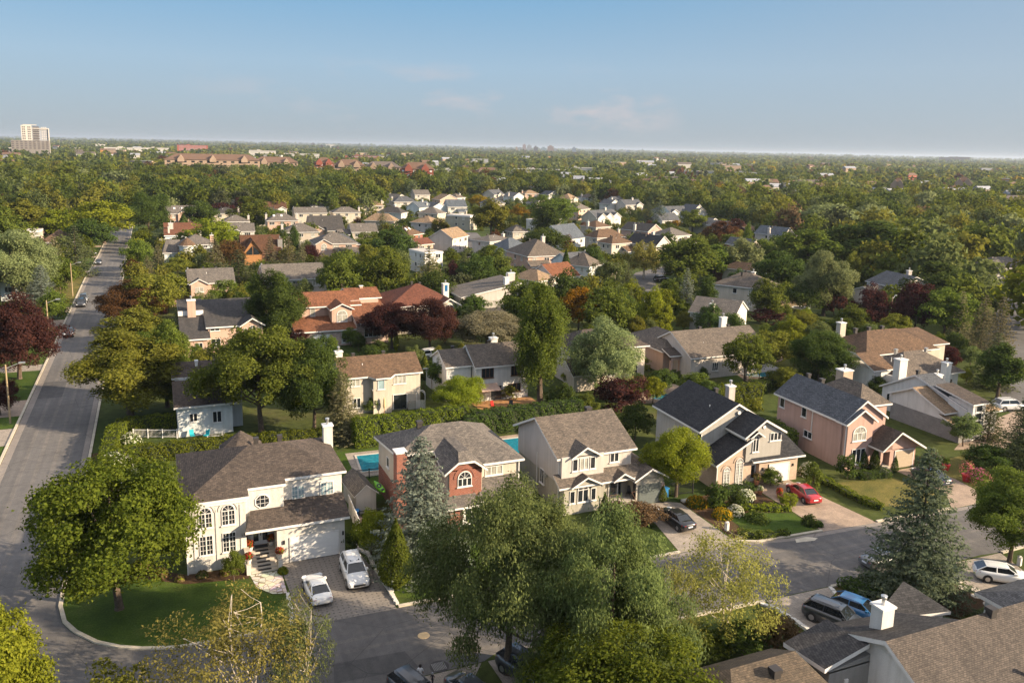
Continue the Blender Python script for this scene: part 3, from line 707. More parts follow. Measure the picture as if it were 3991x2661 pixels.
for k in range(6): H.box_part('step_mat', 6.95, 70.08 + .4 * k, .165 * (k + 1) - .01, 8.05, 70.36 + .4 * k, .165 * (k + 1) + .012, 'black')
H.box_part('door_mat', 7.0, 72.7, 1.0, 8.1, 73.3, 1.02, 'black')
for x in (5.95, 8.62):
    H.box_part('step_pillar', x, 69.9, 0, x + .36, 70.4, .95, 'roughwhite'); H.box_part('step_pillar', x, 71.3, 0, x + .36, 71.9, 1.6, 'roughwhite')
    H.box_part('pillar_cap', x - .04, 69.86, .95, x + .4, 70.44, 1.02, 'concrete'); H.box_part('pillar_cap', x - .04, 71.26, 1.6, x + .4, 71.94, 1.68, 'concrete')
H.box_part('wall_lamp', 9.2, 70.88, 1.85, 9.36, 71., 2.2, 'black'); H.box_part('wall_lamp', 14.45, 70.88, 1.85, 14.6, 71., 2.2, 'black')
H.downpipe(1.27, 71.85, 0, 6.3)
root = H.finish()
cu = bpy.data.curves.new('house_number', 'FONT'); cu.body = '573'; cu.size = .42; cu.extrude = .02
t = bpy.data.objects.new('house_number', cu); C.objects.link(t); me = bpy.data.meshes.new_from_object(t.evaluated_get(bpy.context.evaluated_depsgraph_get())); bpy.data.objects.remove(t)
t = bpy.data.objects.new('house_number', me); C.objects.link(t); me.materials.clear(); me.materials.append(M['browntrim']); t.parent = root; t.location = (4.4, -.03, 2.75); t.rotation_euler = (PI / 2, 0, 0)
H = House('garden_pavilion', 'round garden pavilion with pointed dark shingle roof behind the corner house', (5.4, 84.9), cat='pavilion')
cx, cy = 7.3, 87.2
ring = [(cx + 2.3 * math.cos(PI / 8 + k * PI / 4), cy + 2.3 * math.sin(PI / 8 + k * PI / 4), 5.6) for k in range(8)]
H.roof([[ring[k], ring[(k + 1) % 8], (cx, cy, 7.3)] for k in range(8)], 'r_mid')
H._w('white').prism([H.L((cx + (p[0] - cx) * .82, cy + (p[1] - cy) * .82, 0)) for p in ring], (0, 0, 5.55)); H.finish()

# --- brick gable house
H = House('house', 'beige house with red brick front gable, brick chimney and hipped grey roof', (21.2, 73.2))
r = .46; ze = 5.95
zf = lambda t: ze + r * (t - 72.9)
A, B = (25.4, 78.7, zf(78.7)), (28.6, 78.7, zf(78.7))
H.roof([[(20.8, 75.3, zf(75.3)), (24.6, 75.3, zf(75.3)), (24.6, 72.9, ze), (33.5, 72.9, ze), B, A], [(33.5, 84.5, ze), (20.8, 84.5, ze), A, B], [(20.8, 84.5, ze), (20.8, 75.3, zf(75.3)), A], [(33.5, 72.9, ze), (33.5, 84.5, ze), B]], 'r_grey', t=.24)
H.vent(24.4, 79.6, 8.2, r=.32); main = H.last
H.mass(21.2, 75.8, 24.9, 84., 0, 5.95, 'cream'); H.mass(24.9, 73.4, 33., 84., 0, 5.95, 'cream')
H.mass(24.95, 72.1, 28.55, 73.4, 0, 6.05, 'cream')
H.mass(25.1, 71.95, 28.45, 72.1, 3.2, 6.1, 'brick')
# gabled bay with clipped end
zr = 7.75; x0, x1, m = 24.5, 28.95, 26.72
H.roof([[(x0, 71.55, 5.95), (25.9, 71.55, 7.0), (m - .55, 72.5, zr), (m - .55, 77.2, zr), (x0, 74.5, 5.95 + .0)], [(x1, 74.5, 5.95), (m + .55, 77.2, zr), (m + .55, 72.5, zr), (27.54, 71.55, 7.0), (x1, 71.55, 5.95)],
        [(25.9, 71.55, 7.0), (27.54, 71.55, 7.0), (m + .55, 72.5, zr), (m - .55, 72.5, zr)], [(m - .55, 72.5, zr), (m + .55, 72.5, zr), (m + .55, 77.2, zr), (m - .55, 77.2, zr)]], 'r_grey', t=.22)
H.pent([(25.1, 6.0), (28.45, 6.0), (27.5, 6.78), (25.95, 6.78)], 'y', 71.95, 73., 'brick')
H.window('f', 25.95, 71.95, 4.35, 1.45, .85, n=3, arch=.72, pane='glass'); rim_arch(H, 25.75, 71.95, 5.2, 1.85, .22, 'brick', .05)
H.window('f', 29.4, 73.4, 4.45, 1.85, .95, n=3, pane='curtain')
H.mass(20.35, 73.9, 21.2, 75., 0, 3., 'brick'); H.chimney(20.25, 73.3, 21.25, 74.5, 0, 8.1, 'brick', flue=False)
H.mass(21.14, 75.74, 21.6, 83.9, 0, 3., 'brick'); H.mass(24.85, 71.6, 26.1, 73.4, 0, 2.7, 'brick'); H.mass(28.3, 71.3, 33., 73.4, 0, 2.9, 'cream')
H.roof([[(28.0, 70.9, 2.95), (33.5, 70.9, 2.95), (32.6, 73.38, 4.35), (28.6, 73.38, 4.35)]], 'r_grey', t=.2)
H.roof([[(24.4, 70.6, 2.8), (28.0, 70.6, 2.8), (27.8, 71.93, 3.5), (24.8, 71.93, 3.5)]], 'r_grey', t=.2)
H.door('f', 29.2, 71.3, .05, 3.2, 2.2, 'door', 'garage_door', panels=4, handle=False); H.door('f', 26.6, 71.95, .3, 1., 2.1, 'door', 'entrance_door', lights=1)
H.box_part('ledge', 24.95, 71.88, 3.08, 28.6, 71.96, 3.2, 'trim')
H.window('l', 80.5, 21.2, 4., .9, 1.1, n=1); H.downpipe(33.05, 73.3, 0, 5.8); H.finish()

# --- tan gable house
H = House('house', 'tan two storey house with brown gable roof, twin porch gablets and grey garage', (37., 71.9))
H.gable(36.5, 71.5, 46., 82.9, 5.95, 8.6, 'r_graybrown', 'x', t=.22); H.vent(43.4, 77.9, 8.2, r=.35); main = H.last
H.mass(37., 71.9, 45.5, 82.4, 3., 6.0, 'palewall'); H.mass(37.1, 72., 45.4, 82.3, 0, 3., 'taupe')
H.pent([(71.9, 6.), (82.4, 6.), (77.2, 8.45)], 'x', 37., 45.5, 'palewall')
H.mass(37., 71.4, 41.9, 71.9, 3., 6.0, 'palewall')
H.gable(37.9, 71., 41.5, 74., 5.95, 7.0, 'r_graybrown', 'y', t=.2); H.pent([(38.2, 5.9), (41.2, 5.9), (39.7, 6.85)], 'y', 71.4, 73.5, 'palewall')
H.window('f', 38.2, 71.4, 4.45, .62, 1.3, n=1); H.window('f', 39.05, 71.4, 4.45, 1., 1.3, n=2, pane='curtain'); H.window('f', 40.25, 71.4, 4.45, .62, 1.3, n=1); H.window('f', 42.9, 71.9, 4.6, 1.05, 1.2, n=2)
H.roof([[(36.3, 70.4, 3.2), (46.2, 70.4, 3.2), (46.2, 71.95, 4.15), (36.3, 71.95, 4.15)]], 'r_graybrown', t=.2)
for x0, x1, zt in ((37.6, 41.2, 4.15), (42.5, 45., 3.95)):
    H.gable(x0, 70.1, x1, 71.9, 3.2, zt, 'r_graybrown', 'y', t=.18); H.pent([(x0 + .3, 3.05), (x1 - .3, 3.05), ((x0 + x1) / 2, zt - .14)], 'y', 70.45, 71.4, 'taupe')
H.mass(37.1, 70.9, 41.9, 72., 0, 3.1, 'taupe')
H.window('f', 37.75, 70.9, 1.2, .6, 1.35, n=1); H.window('f', 38.65, 70.9, 1.2, 1.25, 1.35, n=2, arch=.5); H.window('f', 40.2, 70.9, 1.2, .6, 1.35, n=1)
H.door('f', 43.0, 72., .75, .95, 2.1, 'greydoor', 'entrance_door', lights=1); H.window('f', 44.1, 72., .8, .35, 2., n=1, frame='greydoor', sill=False)
H.mass(45.3, 70.3, 48.7, 80., 0, 2.95, 'taupe'); H.gable(44.9, 69.9, 49.1, 80.4, 2.95, 4.1, 'r_graybrown', 'y', t=.2); H.pent([(45.4, 2.9), (48.6, 2.9), (47., 3.95)], 'y', 70.3, 80., 'taupe')
H.door('f', 45.7, 70.3, .05, 2.5, 2.15, 'greydoor', 'garage_door', panels=4, handle=False, frame='greydoor')
H.box_part('stone_pier', 48.45, 70.22, 0, 48.75, 70.4, 2.2, 'stone')
H.box_part('porch_slab', 42., 70.2, 0, 45.3, 72., .75, 'concrete')
for k in range(4): H.box_part('step', 43.2, 69.0 + .3 * k, 0, 44.7, 69.3 + .3 * k, .18 * (k + 1), 'concrete')
for x in (42.1, 43.1, 44.8, 45.25):
    b = MB(); b.tube((x - 37., -1.6, .7), (x - 37., -1.6, 1.7), .04, .04, 6)
    b.build('railing_post', 'black', H.root)
for x0, x1 in ((42.1, 43.1), (44.8, 45.25)):
    b = MB(); b.tube((x0 - 37., -1.6, 1.65), (x1 - 37., -1.6, 1.65), .035, .035, 6); b.build('railing', 'browntrim', H.root)
for x in (43.15, 44.75):
    b = MB(); b.tube((x - 37., -1.6, 1.65), (x - 37., -2.9, .95), .035, .035, 6); b.tube((x - 37., -2.9, 0), (x - 37., -2.9, .95), .035, .035, 6); b.build('railing', 'browntrim', H.root)
H.box_part('porch_post', 45.1, 70.42, .75, 45.3, 70.62, 3.0, 'black')
H.window('l', 76.4, 37., 1.6, 1.0, 1.6, n=2); H.downpipe(36.96, 77.2, .2, 4.6); H.downpipe(36.98, 71.95, 0, 5.8)
b = MB(); b.box(-.12, 2.9, 2.6, -.0, 3.2, 2.9); b.build('meter_box', 'metal', H.root)
H.finish()

# --- twin gable house with charcoal roof
H = House('house', 'pale brick house with charcoal roof, stepped white-edged gables and tall arched windows', (55.9, 70.6), -2.5)
ch = 'r_char'
H.gable(55.3, 73.5, 65., 84., 5.9, 8.75, ch, 'y', rc=60.4, wall=(0, 'grey'), inset=.5, t=.24); H.vent(61., 79., 8.4); H.pipe(58.5, 76.5, 7.4); main = H.last
H.gable(58.9, 70., 64.5, 76., 6.0, 7.85, ch, 'y', rc=61.6, ze2=6.2, t=.24); H.pent([(59.4, 3.), (64.1, 3.), (64.1, 6.2), (61.6, 7.65), (59.4, 6.1)], 'y', 70.4, 75., 'grey')
H.roof([[(55.4, 75., 3.15), (55.4, 70.1, 3.15), (60.1, 70.1, 5.75), (60.1, 75., 5.75)]], ch, t=.24)
H.pent([(55.8, 0), (60.4, 0), (60.4, 5.6), (60.0, 5.5), (55.8, 3.1)], 'y', 70.6, 75., 'tanbrick')
H.mass(60.4, 71.2, 66.8, 80., 0, 3.15, 'tanbrick'); H.mass(61.5, 70.6, 66.8, 71.2, 0, 3.05, 'tanbrick')
H.roof([[(60.2, 70.0, 3.1), (67.4, 70.0, 3.1), (66.4, 72.9, 5.0), (60.2, 72.9, 5.0)], [(67.4, 70., 3.1), (67.4, 80., 3.1), (66.4, 80, 3.9), (66.4, 72.9, 5.)]], ch, t=.22)
H.window('f', 62.5, 70.4, 5.15, 1.5, .95, n=3); H.window('f', 60.2, 70.38, 4.1, .8, 1.5, n=2, arch=.4)
H.gable(59.6, 69.9, 61.5, 71., 5.95, 6.6, ch, 'y', t=.18)
H.window('f', 56.7, 70.6, .5, .85, 1.7, n=2, arch=.42, pane='curtain', bars=4); H.window('f', 58.3, 70.6, .5, .95, 2.5, n=2, arch=.48, pane='curtain', bars=6)
rim_arch(H, 56.55, 70.6, 2.2, 1.15, .16, 'tanbrick'); rim_arch(H, 58.15, 70.6, 3.0, 1.25, .16, 'tanbrick')
H.door('f', 60.6, 71.2, .3, .9, 2.1, 'door', 'entrance_door', lights=1); H.door('f', 62.9, 70.6, .05, 2.7, 2.15, 'door', 'garage_door', panels=4, handle=False)
H.box_part('wall_lamp', 66.1, 70.5, 1.7, 66.24, 70.6, 2., 'black'); H.box_part('wall_lamp', 61.9, 70.5, 1.7, 62.04, 70.6, 2., 'black')
H.window('l', 74.6, 55.8, 4.4, .8, 1.1, n=1); H.window('f', 56.2, 74.05, 4.35, .85, 1.1, n=1)
b = MB(); b.tube((60.6 - 55.9, 73.74 - 70.6, 7.6), (60.6 - 55.9, 73.64 - 70.6, 7.6), .22, .22, 12); b.build('gable_vent', 'trim', H.root)
b = MB(); b.tube((61.6 - 55.9, 70.41 - 70.6, 6.9), (61.6 - 55.9, 70.31 - 70.6, 6.9), .2, .2, 12); b.build('gable_vent', 'trim', H.root)
H.chimney(64.3, 80.9, 65.2, 81.7, 5., 8.4, 'palewall'); H.downpipe(55.84, 70.55, 0, 3.); H.finish()

# --- pink house
H = House('house', 'pink stucco house with slate roof, double front gable and arched window', (74., 70.7), -2.5)
H.gable(73.5, 70.3, 80.4, 83., 5.95, 8.35, 'r_slate', 'y', rc=76.9, wall=(0, 'pink'), inset=.5, t=.24); H.vent(77.2, 78.5, 8.2, r=.3); H.vent(77.2, 81., 8.2, r=.26); main = H.last
H.gable(73.45, 69.6, 78.2, 71.5, 5.9, 7.5, 'r_slate', 'y', rc=76.0, t=.22); H.pent([(74.0, 0), (77.8, 0), (77.8, 6.1), (76.0, 7.3), (74.0, 6.15)], 'y', 70.0, 71., 'pink')
H.window('f', 74.8, 70., 3.6, 2.0, 1.0, n=3, arch=.8, pane='curtain'); H.window('f', 74.9, 70., .7, 2.0, 1.9, n=3, pane='glass')
H.mass(80., 74.4, 84.2, 82., 0, 6.3, 'pink'); H.hip(79.4, 74., 84.7, 82.5, 6.2, 8.3, 'r_graybrown', 'y', t=.22)
H.chimney(83.0, 81., 84.6, 82.4, 5., 8.7, 'tanbrick')
H.mass(77.8, 71.2, 83.6, 78., 0, 3., 'pink'); H.mass(79.6, 68.8, 83.6, 72., 0, 2.95, 'pink')
H.gable(77.3, 67.6, 84.2, 76., 2.95, 5.0, 'r_mid', 'y', rc=80.0, ze2=2.6, t=.22); H.pent([(78., 2.6), (83.6, 2.6), (83.6, 2.75), (80., 4.75), (78., 3.3)], 'y', 68.5, 72., 'pink')
H.mass(77.9, 68.5, 78.25, 68.9, 0, 3.1, 'pink'); H.mass(77.9, 68.5, 79.6, 68.8, 2.4, 3.1, 'pink')
H.door('f', 80.4, 68.8, .05, 2.8, 2.15, 'tandoor', 'garage_door', panels=5, handle=False); H.door('f', 78.4, 71.2, .5, .9, 2.1, 'door', 'entrance_door', lights=1)
H.box_part('porch_slab', 77.9, 68.9, 0, 79.6, 71.2, .48, 'concrete')
for k in range(3): H.box_part('step', 78.1, 67.9 + .32 * k, 0, 79.5, 68.22 + .32 * k, .16 * (k + 1) - .01, 'concrete')
for at, z in ((82.2, 4.3), (78., 4.3)): H.window('l', at, 74., z, .9, 1.25, n=1)
H.window('l', 77.3, 74., 1.9, 1.5, .9, n=2); H.downpipe(73.95, 76., 2.9, 5.9); H.downpipe(73.96, 70.2, 0, 5.8); H.finish()

# --- white and grey angular house
H = House('house', 'angular house with white stucco upper walls over grey brick and split slate gables', (95.8, 72.))
H.roof([[(95.4, 79.7, 5.55), (95.4, 83.9, 3.6), (98.2, 83.9, 3.6), (98.2, 79.7, 5.55)], [(95.4, 74.3, 3.4), (98.2, 74.3, 3.4), (98.2, 79.7, 5.55), (95.4, 79.7, 5.55)]], 'r_tan', t=.22)
H.pent([(74.9, 2.4), (83.4, 2.4), (83.4, 3.6), (79.7, 5.35), (74.9, 3.45)], 'x', 95.8, 98.2, 'bright'); H.mass(95.75, 72.1, 98., 83.3, 0, 2.4, 'greybrick')
H.roof([[(95.4, 72., 2.1), (98., 72., 2.1), (98., 75.2, 3.1), (95.4, 75.2, 3.1)]], 'r_tan', t=.2)
H.roof([[(97.9, 81.6, 6.6), (97.9, 87.6, 3.4), (101.5, 87.6, 3.4), (101.5, 81.6, 6.6)], [(97.9, 73., 4.1), (101.5, 73., 4.1), (101.5, 81.6, 6.6), (97.9, 81.6, 6.6)]], 'r_slate', t=.22); H.vent(98.8, 81.9, 6.5)
H.pent([(74., 0), (87.2, 0), (87.2, 3.4), (81.6, 6.4), (74., 4.2)], 'x', 98.2, 101., 'bright')
H.mass(98., 72.2, 100.4, 76., 0, 5.1, 'bright'); H.roof([[(97.6, 71.9, 5.1), (101., 71.9, 5.1), (101., 78., 6.2), (97.6, 78., 6.2)]], 'r_mid', t=.2)
for k in range(4): H.window('f', 98.5, 72.2, .6 + 1.1 * k, 1.2, 1.0, n=1, sill=False, name='stair_window')
H.mass(101., 73.5, 104.5, 84., 0, 3.4, 'greybrick'); H.hip(100.5, 73., 105., 84.5, 3.3, 4.6, 'r_tan', 'y')
H.window('l', 86.3, 98.2, 1.2, .6, 1.6, n=1); H.chimney(103., 82., 104., 83., 3., 6., 'bright'); H.finish()

# --- two brown roofed houses behind it
H = House('house', 'cream house with long brown hipped roof and three roof vents', (105., 97.))
H.mass(105., 97., 119.5, 106., 0, 5.3, 'cream'); H.hip(104.4, 96.5, 121., 106.5, 5.2, 8., 'r_brown', 'x')
H.mass(119., 98., 124., 104., 0, 5.5, 'cream'); H.roof([[(119., 97.6, 5.6), (124.6, 97.6, 5.6), (124.6, 104.4, 7.), (119., 104.4, 7.)]], 'r_brown')
for x in (107.5, 110.5, 113.5): H.vent(x, 102.2, 7.8, r=.3)
H.window('f', 109., 97., 3.8, 1.6, 1., n=2, frame='browntrim'); H.window('f', 116.5, 97., 3.4, 1.8, 1.2, n=2, frame='browntrim'); H.chimney(106., 104., 107.2, 105., 5., 9., 'cream'); H.finish()
H = House('house', 'white house with two tall white chimneys and low brown hipped roof', (101.5, 88.))
H.mass(101.5, 92., 105., 99., 0, 4.3, 'bright'); H.mass(104., 89.5, 117., 98., 0, 3.4, 'bright')
H.roof([[(100.9, 91.5, 4.3), (105.2, 91.5, 4.3), (105.2, 95.5, 6.2), (100.9, 95.5, 6.2)], [(105.2, 99.5, 4.3), (100.9, 99.5, 4.3), (100.9, 95.5, 6.2), (105.2, 95.5, 6.2)]], 'r_brown')
H.hip(104.6, 89., 118., 98.6, 3.4, 6.2, 'r_graybrown', 'x'); H.vent(108.5, 94.5, 5.9, 'metal'); H.vent(114., 93.5, 5.9, 'metal'); H.pipe(106., 93., 5.2)
H.chimney(103.6, 89.2, 105.2, 90.4, 0, 6.4, 'bright'); H.chimney(112.5, 88.2, 113.6, 89.2, 0, 5.4, 'bright'); H.window('f', 114., 89.5, 1., 1.8, 1.3, n=2); H.finish()

# ================================================================== second row
H = House('house', 'white stucco house back with steep two-step dark roof and white deck rail', (1.6, 108.4))
H.mass(1.6, 108.4, 8.2, 117., 0, 4.2, 'bluewhite'); H.pent([(108.4, 4.2), (117., 4.2), (117., 5.5), (116.4, 7.), (114., 5.6)], 'x', 1.6, 8., 'bluewhite')
H.roof([[(1.2, 107.8, 4.1), (8.8, 107.8, 4.1), (8.8, 113.6, 6.0), (1.2, 113.6, 6.0)]], 'r_mid', t=.24); H.vent(4.4, 112.6, 5.7, 'trim'); H.pipe(5.2, 109.8, 4.8, .7)
H.roof([[(1.2, 113.9, 6.3), (6.6, 113.9, 6.3), (6.6, 117.2, 7.6), (1.2, 117.2, 7.6)]], 'r_mid', t=.24); H.vent(4.4, 116.2, 7.3, 'trim')
H.pent([(113.9, 5.), (117., 5.), (117., 7.3), (113.9, 6.1)], 'x', 1.6, 6.3, 'bluewhite'); H.roof([[(6.6, 112., 5.9), (10., 112., 5.9), (10., 117.4, 8.1), (6.6, 117.4, 8.1)]], 'r_mid'); H.vent(8.6, 116.4, 7.8, 'trim')
H.mass(8., 110.5, 9.6, 117., 0, 5.9, 'bluewhite')
H.window('f', 3.0, 108.4, 1.9, .95, 1.1, n=2); H.window('f', 5.75, 108.4, 1.5, 1.1, 1.5, n=2); H.finish()

H = House('house', 'beige house with warm brown gable roof and central bay of windows', (22.9, 110.2))
H.gable(22.4, 109.8, 34.2, 117.6, 5.35, 7.4, 'r_brown', 'x', wall=(0, 'cream'), inset=.4, t=.22); H.vent(25.2, 114.3, 7.1); H.vent(29.6, 114.3, 7.1); H.pipe(26., 112., 6.2); main = H.last
H.mass(26.9, 109.3, 29.5, 110.4, 0, 5.2, 'cream'); H.roof([[(26.2, 109.9, 5.37), (27.2, 108.9, 5.2), (29.3, 108.9, 5.2), (30.2, 109.9, 5.37), (28.2, 111.5, 5.9)]], 'r_brown', t=.22)
H.window('f', 24., 110.2, 4., 1.2, 1.2, n=2, pane='curtain'); H.window('f', 27.5, 109.3, 3.5, 1., 1.4, n=1, pane='blueglass'); H.window('l', 110.1, 26.9, 3.5, .7, 1.4, n=1); H.window('f', 30., 110.2, 3.8, 1.8, 1.3, n=3, pane='curtain')
H.door('f', 30., 110.2, .1, 1.9, 2.1, 'glass', 'patio_door', n=2, handle=False); H.window('f', 24.2, 110.2, .9, 1.1, 1.4, n=2); H.chimney(22.8, 114.6, 23.8, 115.4, 6., 8., 'bright'); H.finish()

H = House('house', 'white house in two stepped parts with dark brown roof and striped patio awning', (38.4, 109.9))
H.gable(42., 109.5, 51., 117.8, 5.3, 7.8, 'r_graybrown', 'x', wall=(0, 'bright'), inset=.4, t=.22); H.vent(46., 114.2, 7.5); H.pipe(45.5, 112.5, 6.6); main = H.last
H.gable(38.0, 111., 42.4, 118.4, 5.3, 7.1, 'r_graybrown', 'x', wall=(0, 'bright'), inset=.4, t=.22); H.vent(40.5, 115.2, 6.8)
H.window('f', 43.2, 109.9, 3.5, 1.9, 1.6, n=3, frame='browntrim'); H.window('f', 47.9, 109.9, 3.5, 1.5, 1.6, n=3, frame='browntrim'); H.door('f', 44.7, 109.9, .1, 1.7, 2.1, 'glass', 'patio_door', n=2, handle=False); H.window('f', 47.5, 109.9, 1., 2., 1.3, n=3, frame='browntrim')
H.mass(38.2, 118.4, 40., 121., 0, 2.6, 'white'); H.roof([[(37.8, 121.4, 2.6), (37.8, 118., 3.6), (40.4, 118., 3.6), (40.4, 121.4, 2.6)]], 'r_mid')
b = MB(); x, y = 42.6 - 38.4, 0
b.prism([(x, 0, 2.6), (x + 3., 0, 2.6), (x + 3., -1.9, 2.0), (x, -1.9, 2.0)], (0, 0, .06)); b.build('awning', 'peach', H.root)
H.chimney(46.5, 114.6, 47.6, 115.5, 6., 8.3, 'bright'); H.finish()

H = House('house', 'cream house with tan hipped roof half hidden by a silvery tree', (59.6, 113.))
H.mass(59.6, 113., 73.2, 121., 0, 5.7, 'cream'); H.hip(59.1, 112.5, 73.8, 121.6, 5.6, 8., 'r_mid', 'x'); H.mass(58.4, 109.6, 62., 113., 0, 2.8, 'cream')
H.roof([[(57.9, 109.1, 2.7), (62.5, 109.1, 2.7), (62.3, 113., 4.4), (58.4, 113., 4.4)]], 'r_mid'); H.window('f', 69.8, 113., 3.7, 1.5, 1.3, n=2); H.window('f', 60.5, 113., 3.9, 1.2, 1.2, n=2); H.window('f', 66., 113., 3.7, 1.6, 1.3, n=2)
H.door('f', 70.2, 113., .4, 1.6, 2.1, 'glass', 'patio_door', n=2, handle=False); H.window('f', 66.2, 113., .9, 1.4, 1.3, n=2)
b = MB(); b.box(9.5, -3., 0, 13.5, -.02, .4); b.build('deck', 'deckwood', H.root)
for k in range(5):
    b = MB(); b.tube((9.6 + .95 * k, -2.95, .4), (9.6 + .95 * k, -2.95, 1.4), .05, .05, 6); b.build('deck_post', 'deckwood', H.root)
b = MB(); b.tube((9.6, -2.95, 1.35), (13.4, -2.95, 1.35), .05, .05, 6); b.build('deck_rail', 'deckwood', H.root); H.finish()

H = House('house', 'pinkish house with broad layered grey brown roof and arched porch', (77.8, 109.))
H.mass(80., 109.36, 89., 121., 0, 3.9, 'palewall'); H.gable(79.4, 108.8, 96., 121.6, 3.8, 7.0, 'r_graybrown', 'x', wall=(0, 'palewall'), inset=.5); H.vent(86., 116., 6.6); H.vent(92., 116., 6.6); H.pipe(84., 112., 5.)
H.mass(77.8, 114.5, 81., 124., 0, 3.9, 'peach'); H.hip(77.2, 114., 86., 127., 3.9, 6.2, 'r_graybrown', 'y'); H.roof([[(77.4, 111.9, 3.6), (82.6, 111.9, 3.6), (82.6, 114.4, 4.4), (77.4, 114.4, 4.4)]], 'r_mid')
H.mass(77.9, 112.3, 78.3, 112.7, 0, 3.5, 'peach'); H.mass(79.6, 112.3, 80., 112.7, 0, 3.5, 'peach'); H.mass(77.9, 112.31, 80., 112.69, 2.7, 3.5, 'peach')
H.window('f', 84., 109.3, 1.2, 1.2, 1.4, n=3); H.window('r', 112., 95.5, 1.6, 2.2, 1.5, n=4); H.window('r', 110.2, 95.5, 1.6, 1.2, 1.4, n=2)
H.chimney(94.8, 121.4, 96., 122.2, 4., 7.2, 'bright'); H.finish()

# ================================================================== third row
H = House('house', 'peach house with wide charcoal roof, pink chimney and gabled arch window', (3.4, 150.2))
H.gable(7.6, 152., 17.6, 171., 4.7, 7.4, 'r_dark', 'x', rc=165., wall=(0, 'peach'), inset=.5, t=.24)
H.gable(13.2, 151.2, 17.6, 156., 4.7, 6.1, 'r_dark', 'y', t=.22); H.pent([(13.6, 3.), (17.2, 3.), (17.2, 4.75), (15.4, 5.95), (13.6, 4.75)], 'y', 151.8, 153., 'peach')
H.window('f', 13.9, 151.8, 3.3, .6, .9, n=1); H.window('f', 14.8, 151.8, 3.3, 1.2, .8, n=2, arch=.55); H.window('f', 16.3, 151.8, 3.3, .6, .9, n=1)
H.mass(3.8, 150.4, 8., 168., 0, 3.3, 'peach'); H.roof([[(3.3, 149.9, 3.2), (8.2, 149.9, 3.2), (8.2, 158.5, 5.6), (3.3, 158.5, 5.6)]], 'r_dark', t=.24)
H.roof([[(3.3, 158.6, 6.6), (7.6, 158.6, 6.6), (7.6, 166., 7.4), (3.3, 166., 7.4)]], 'r_dark', t=.9); H.mass(3.8, 159., 7.6, 166., 3., 5.8, 'peach')
H.chimney(4.9, 158.0, 6.3, 159.4, 5., 8.6, 'peach'); H.window('f', 5.7, 150.4, .8, 1.2, 1.6, n=2); rim_arch(H, 5.6, 150.4, 2.4, 1.4, .2, 'peach'); H.window('f', 8.4, 152.5, 1., 1.6, 1.5, n=2); H.window('f', 8.3, 152.5, 3.9, 1.6, .5, n=2); H.finish()

H = House('house', 'peach house with rust clay tile roofs and arched front window', (22.4, 152.8))
H.gable(24., 156.8, 36.4, 167.5, 6.4, 8.4, 'r_tile', 'x', wall=(0, 'peach'), inset=.5, t=.22)
H.gable(29.6, 153.3, 34.2, 160., 6.3, 7.4, 'r_tile', 'y', t=.2); H.pent([(30., 3.2), (33.8, 3.2), (33.8, 6.3), (31.9, 7.25), (30., 6.3)], 'y', 153.7, 158., 'peach')
H.window('f', 30.9, 153.7, 3.9, 2.0, 1.3, n=2, arch=.9, pane='curtain'); H.window('f', 26.6, 157.3, 4.5, .9, 1.6, n=1, pane='curtain')
H.mass(23., 150.8, 34., 158., 0, 3.1, 'stone'); H.roof([[(22.6, 150.2, 3.1), (34., 150.2, 3.1), (34., 157.4, 4.5), (22.6, 157.4, 4.5)]], 'r_tile', t=.22)
H.mass(34., 150.6, 40., 160., 0, 4.1, 'stone'); H.roof([[(33.8, 150.0, 4.1), (40.6, 150.0, 4.1), (40.6, 160., 7.), (33.8, 160., 7.)]], 'r_tile', t=.22); H.mass(34.5, 158., 40., 167., 3., 7., 'peach')
H.gable(34.2, 159., 41., 168., 7.2, 8.6, 'r_tile', 'x', wall=(4., 'peach'), inset=.5); H.chimney(37.5, 163., 38.1, 163.5, 7., 9., 'peach', flue=False)
H.window('f', 35.4, 150.6, 1.3, 3.2, 1.7, n=4); H.door('f', 31.2, 150.8, .3, 1.8, 2.2, 'door', 'entrance_door', n=2, lights=4); H.door('f', 26., 150.8, .05, 3., 2.2, 'door', 'garage_door', panels=4, handle=False); H.finish()

H = House('house', 'cream house with big brick-red hipped roof and blue-marked chimney', (42., 155.6))
H.mass(42., 156.4, 55.4, 169., 0, 5.8, 'cream'); H.hip(41.3, 155.8, 56., 169.6, 5.7, 9., 'r_red', 'x', ra=49., rb=49.6); H.vent(48.4, 163.4, 8.7); H.vent(50., 163., 8.6)
H.gable(51.4, 154.6, 56.2, 160., 5.6, 7., 'r_red', 'y'); H.pent([(51.8, 0), (55.8, 0), (55.8, 5.6), (53.8, 6.85), (51.8, 5.6)], 'y', 155.0, 158., 'cream')
H.window('f', 52.8, 155., 3.4, 2., 1.5, n=3, arch=.95); H.window('f', 44., 156.4, 3.6, 1.6, 1.3, n=2); H.window('f', 47.6, 156.4, 3.6, 1.6, 1.3, n=2); H.window('f', 46., 156.4, .9, 2., 1.4, n=3)
H.chimney(55.2, 163., 56.4, 164.2, 0, 8.6, 'bright'); b = MB(); b.box(55.5 - 42, 162.96 - 155.6, 7.0, 56.1 - 42, 162.99 - 155.6, 8.3); b.build('chimney_panel', 'p_blue', H.root); H.finish()

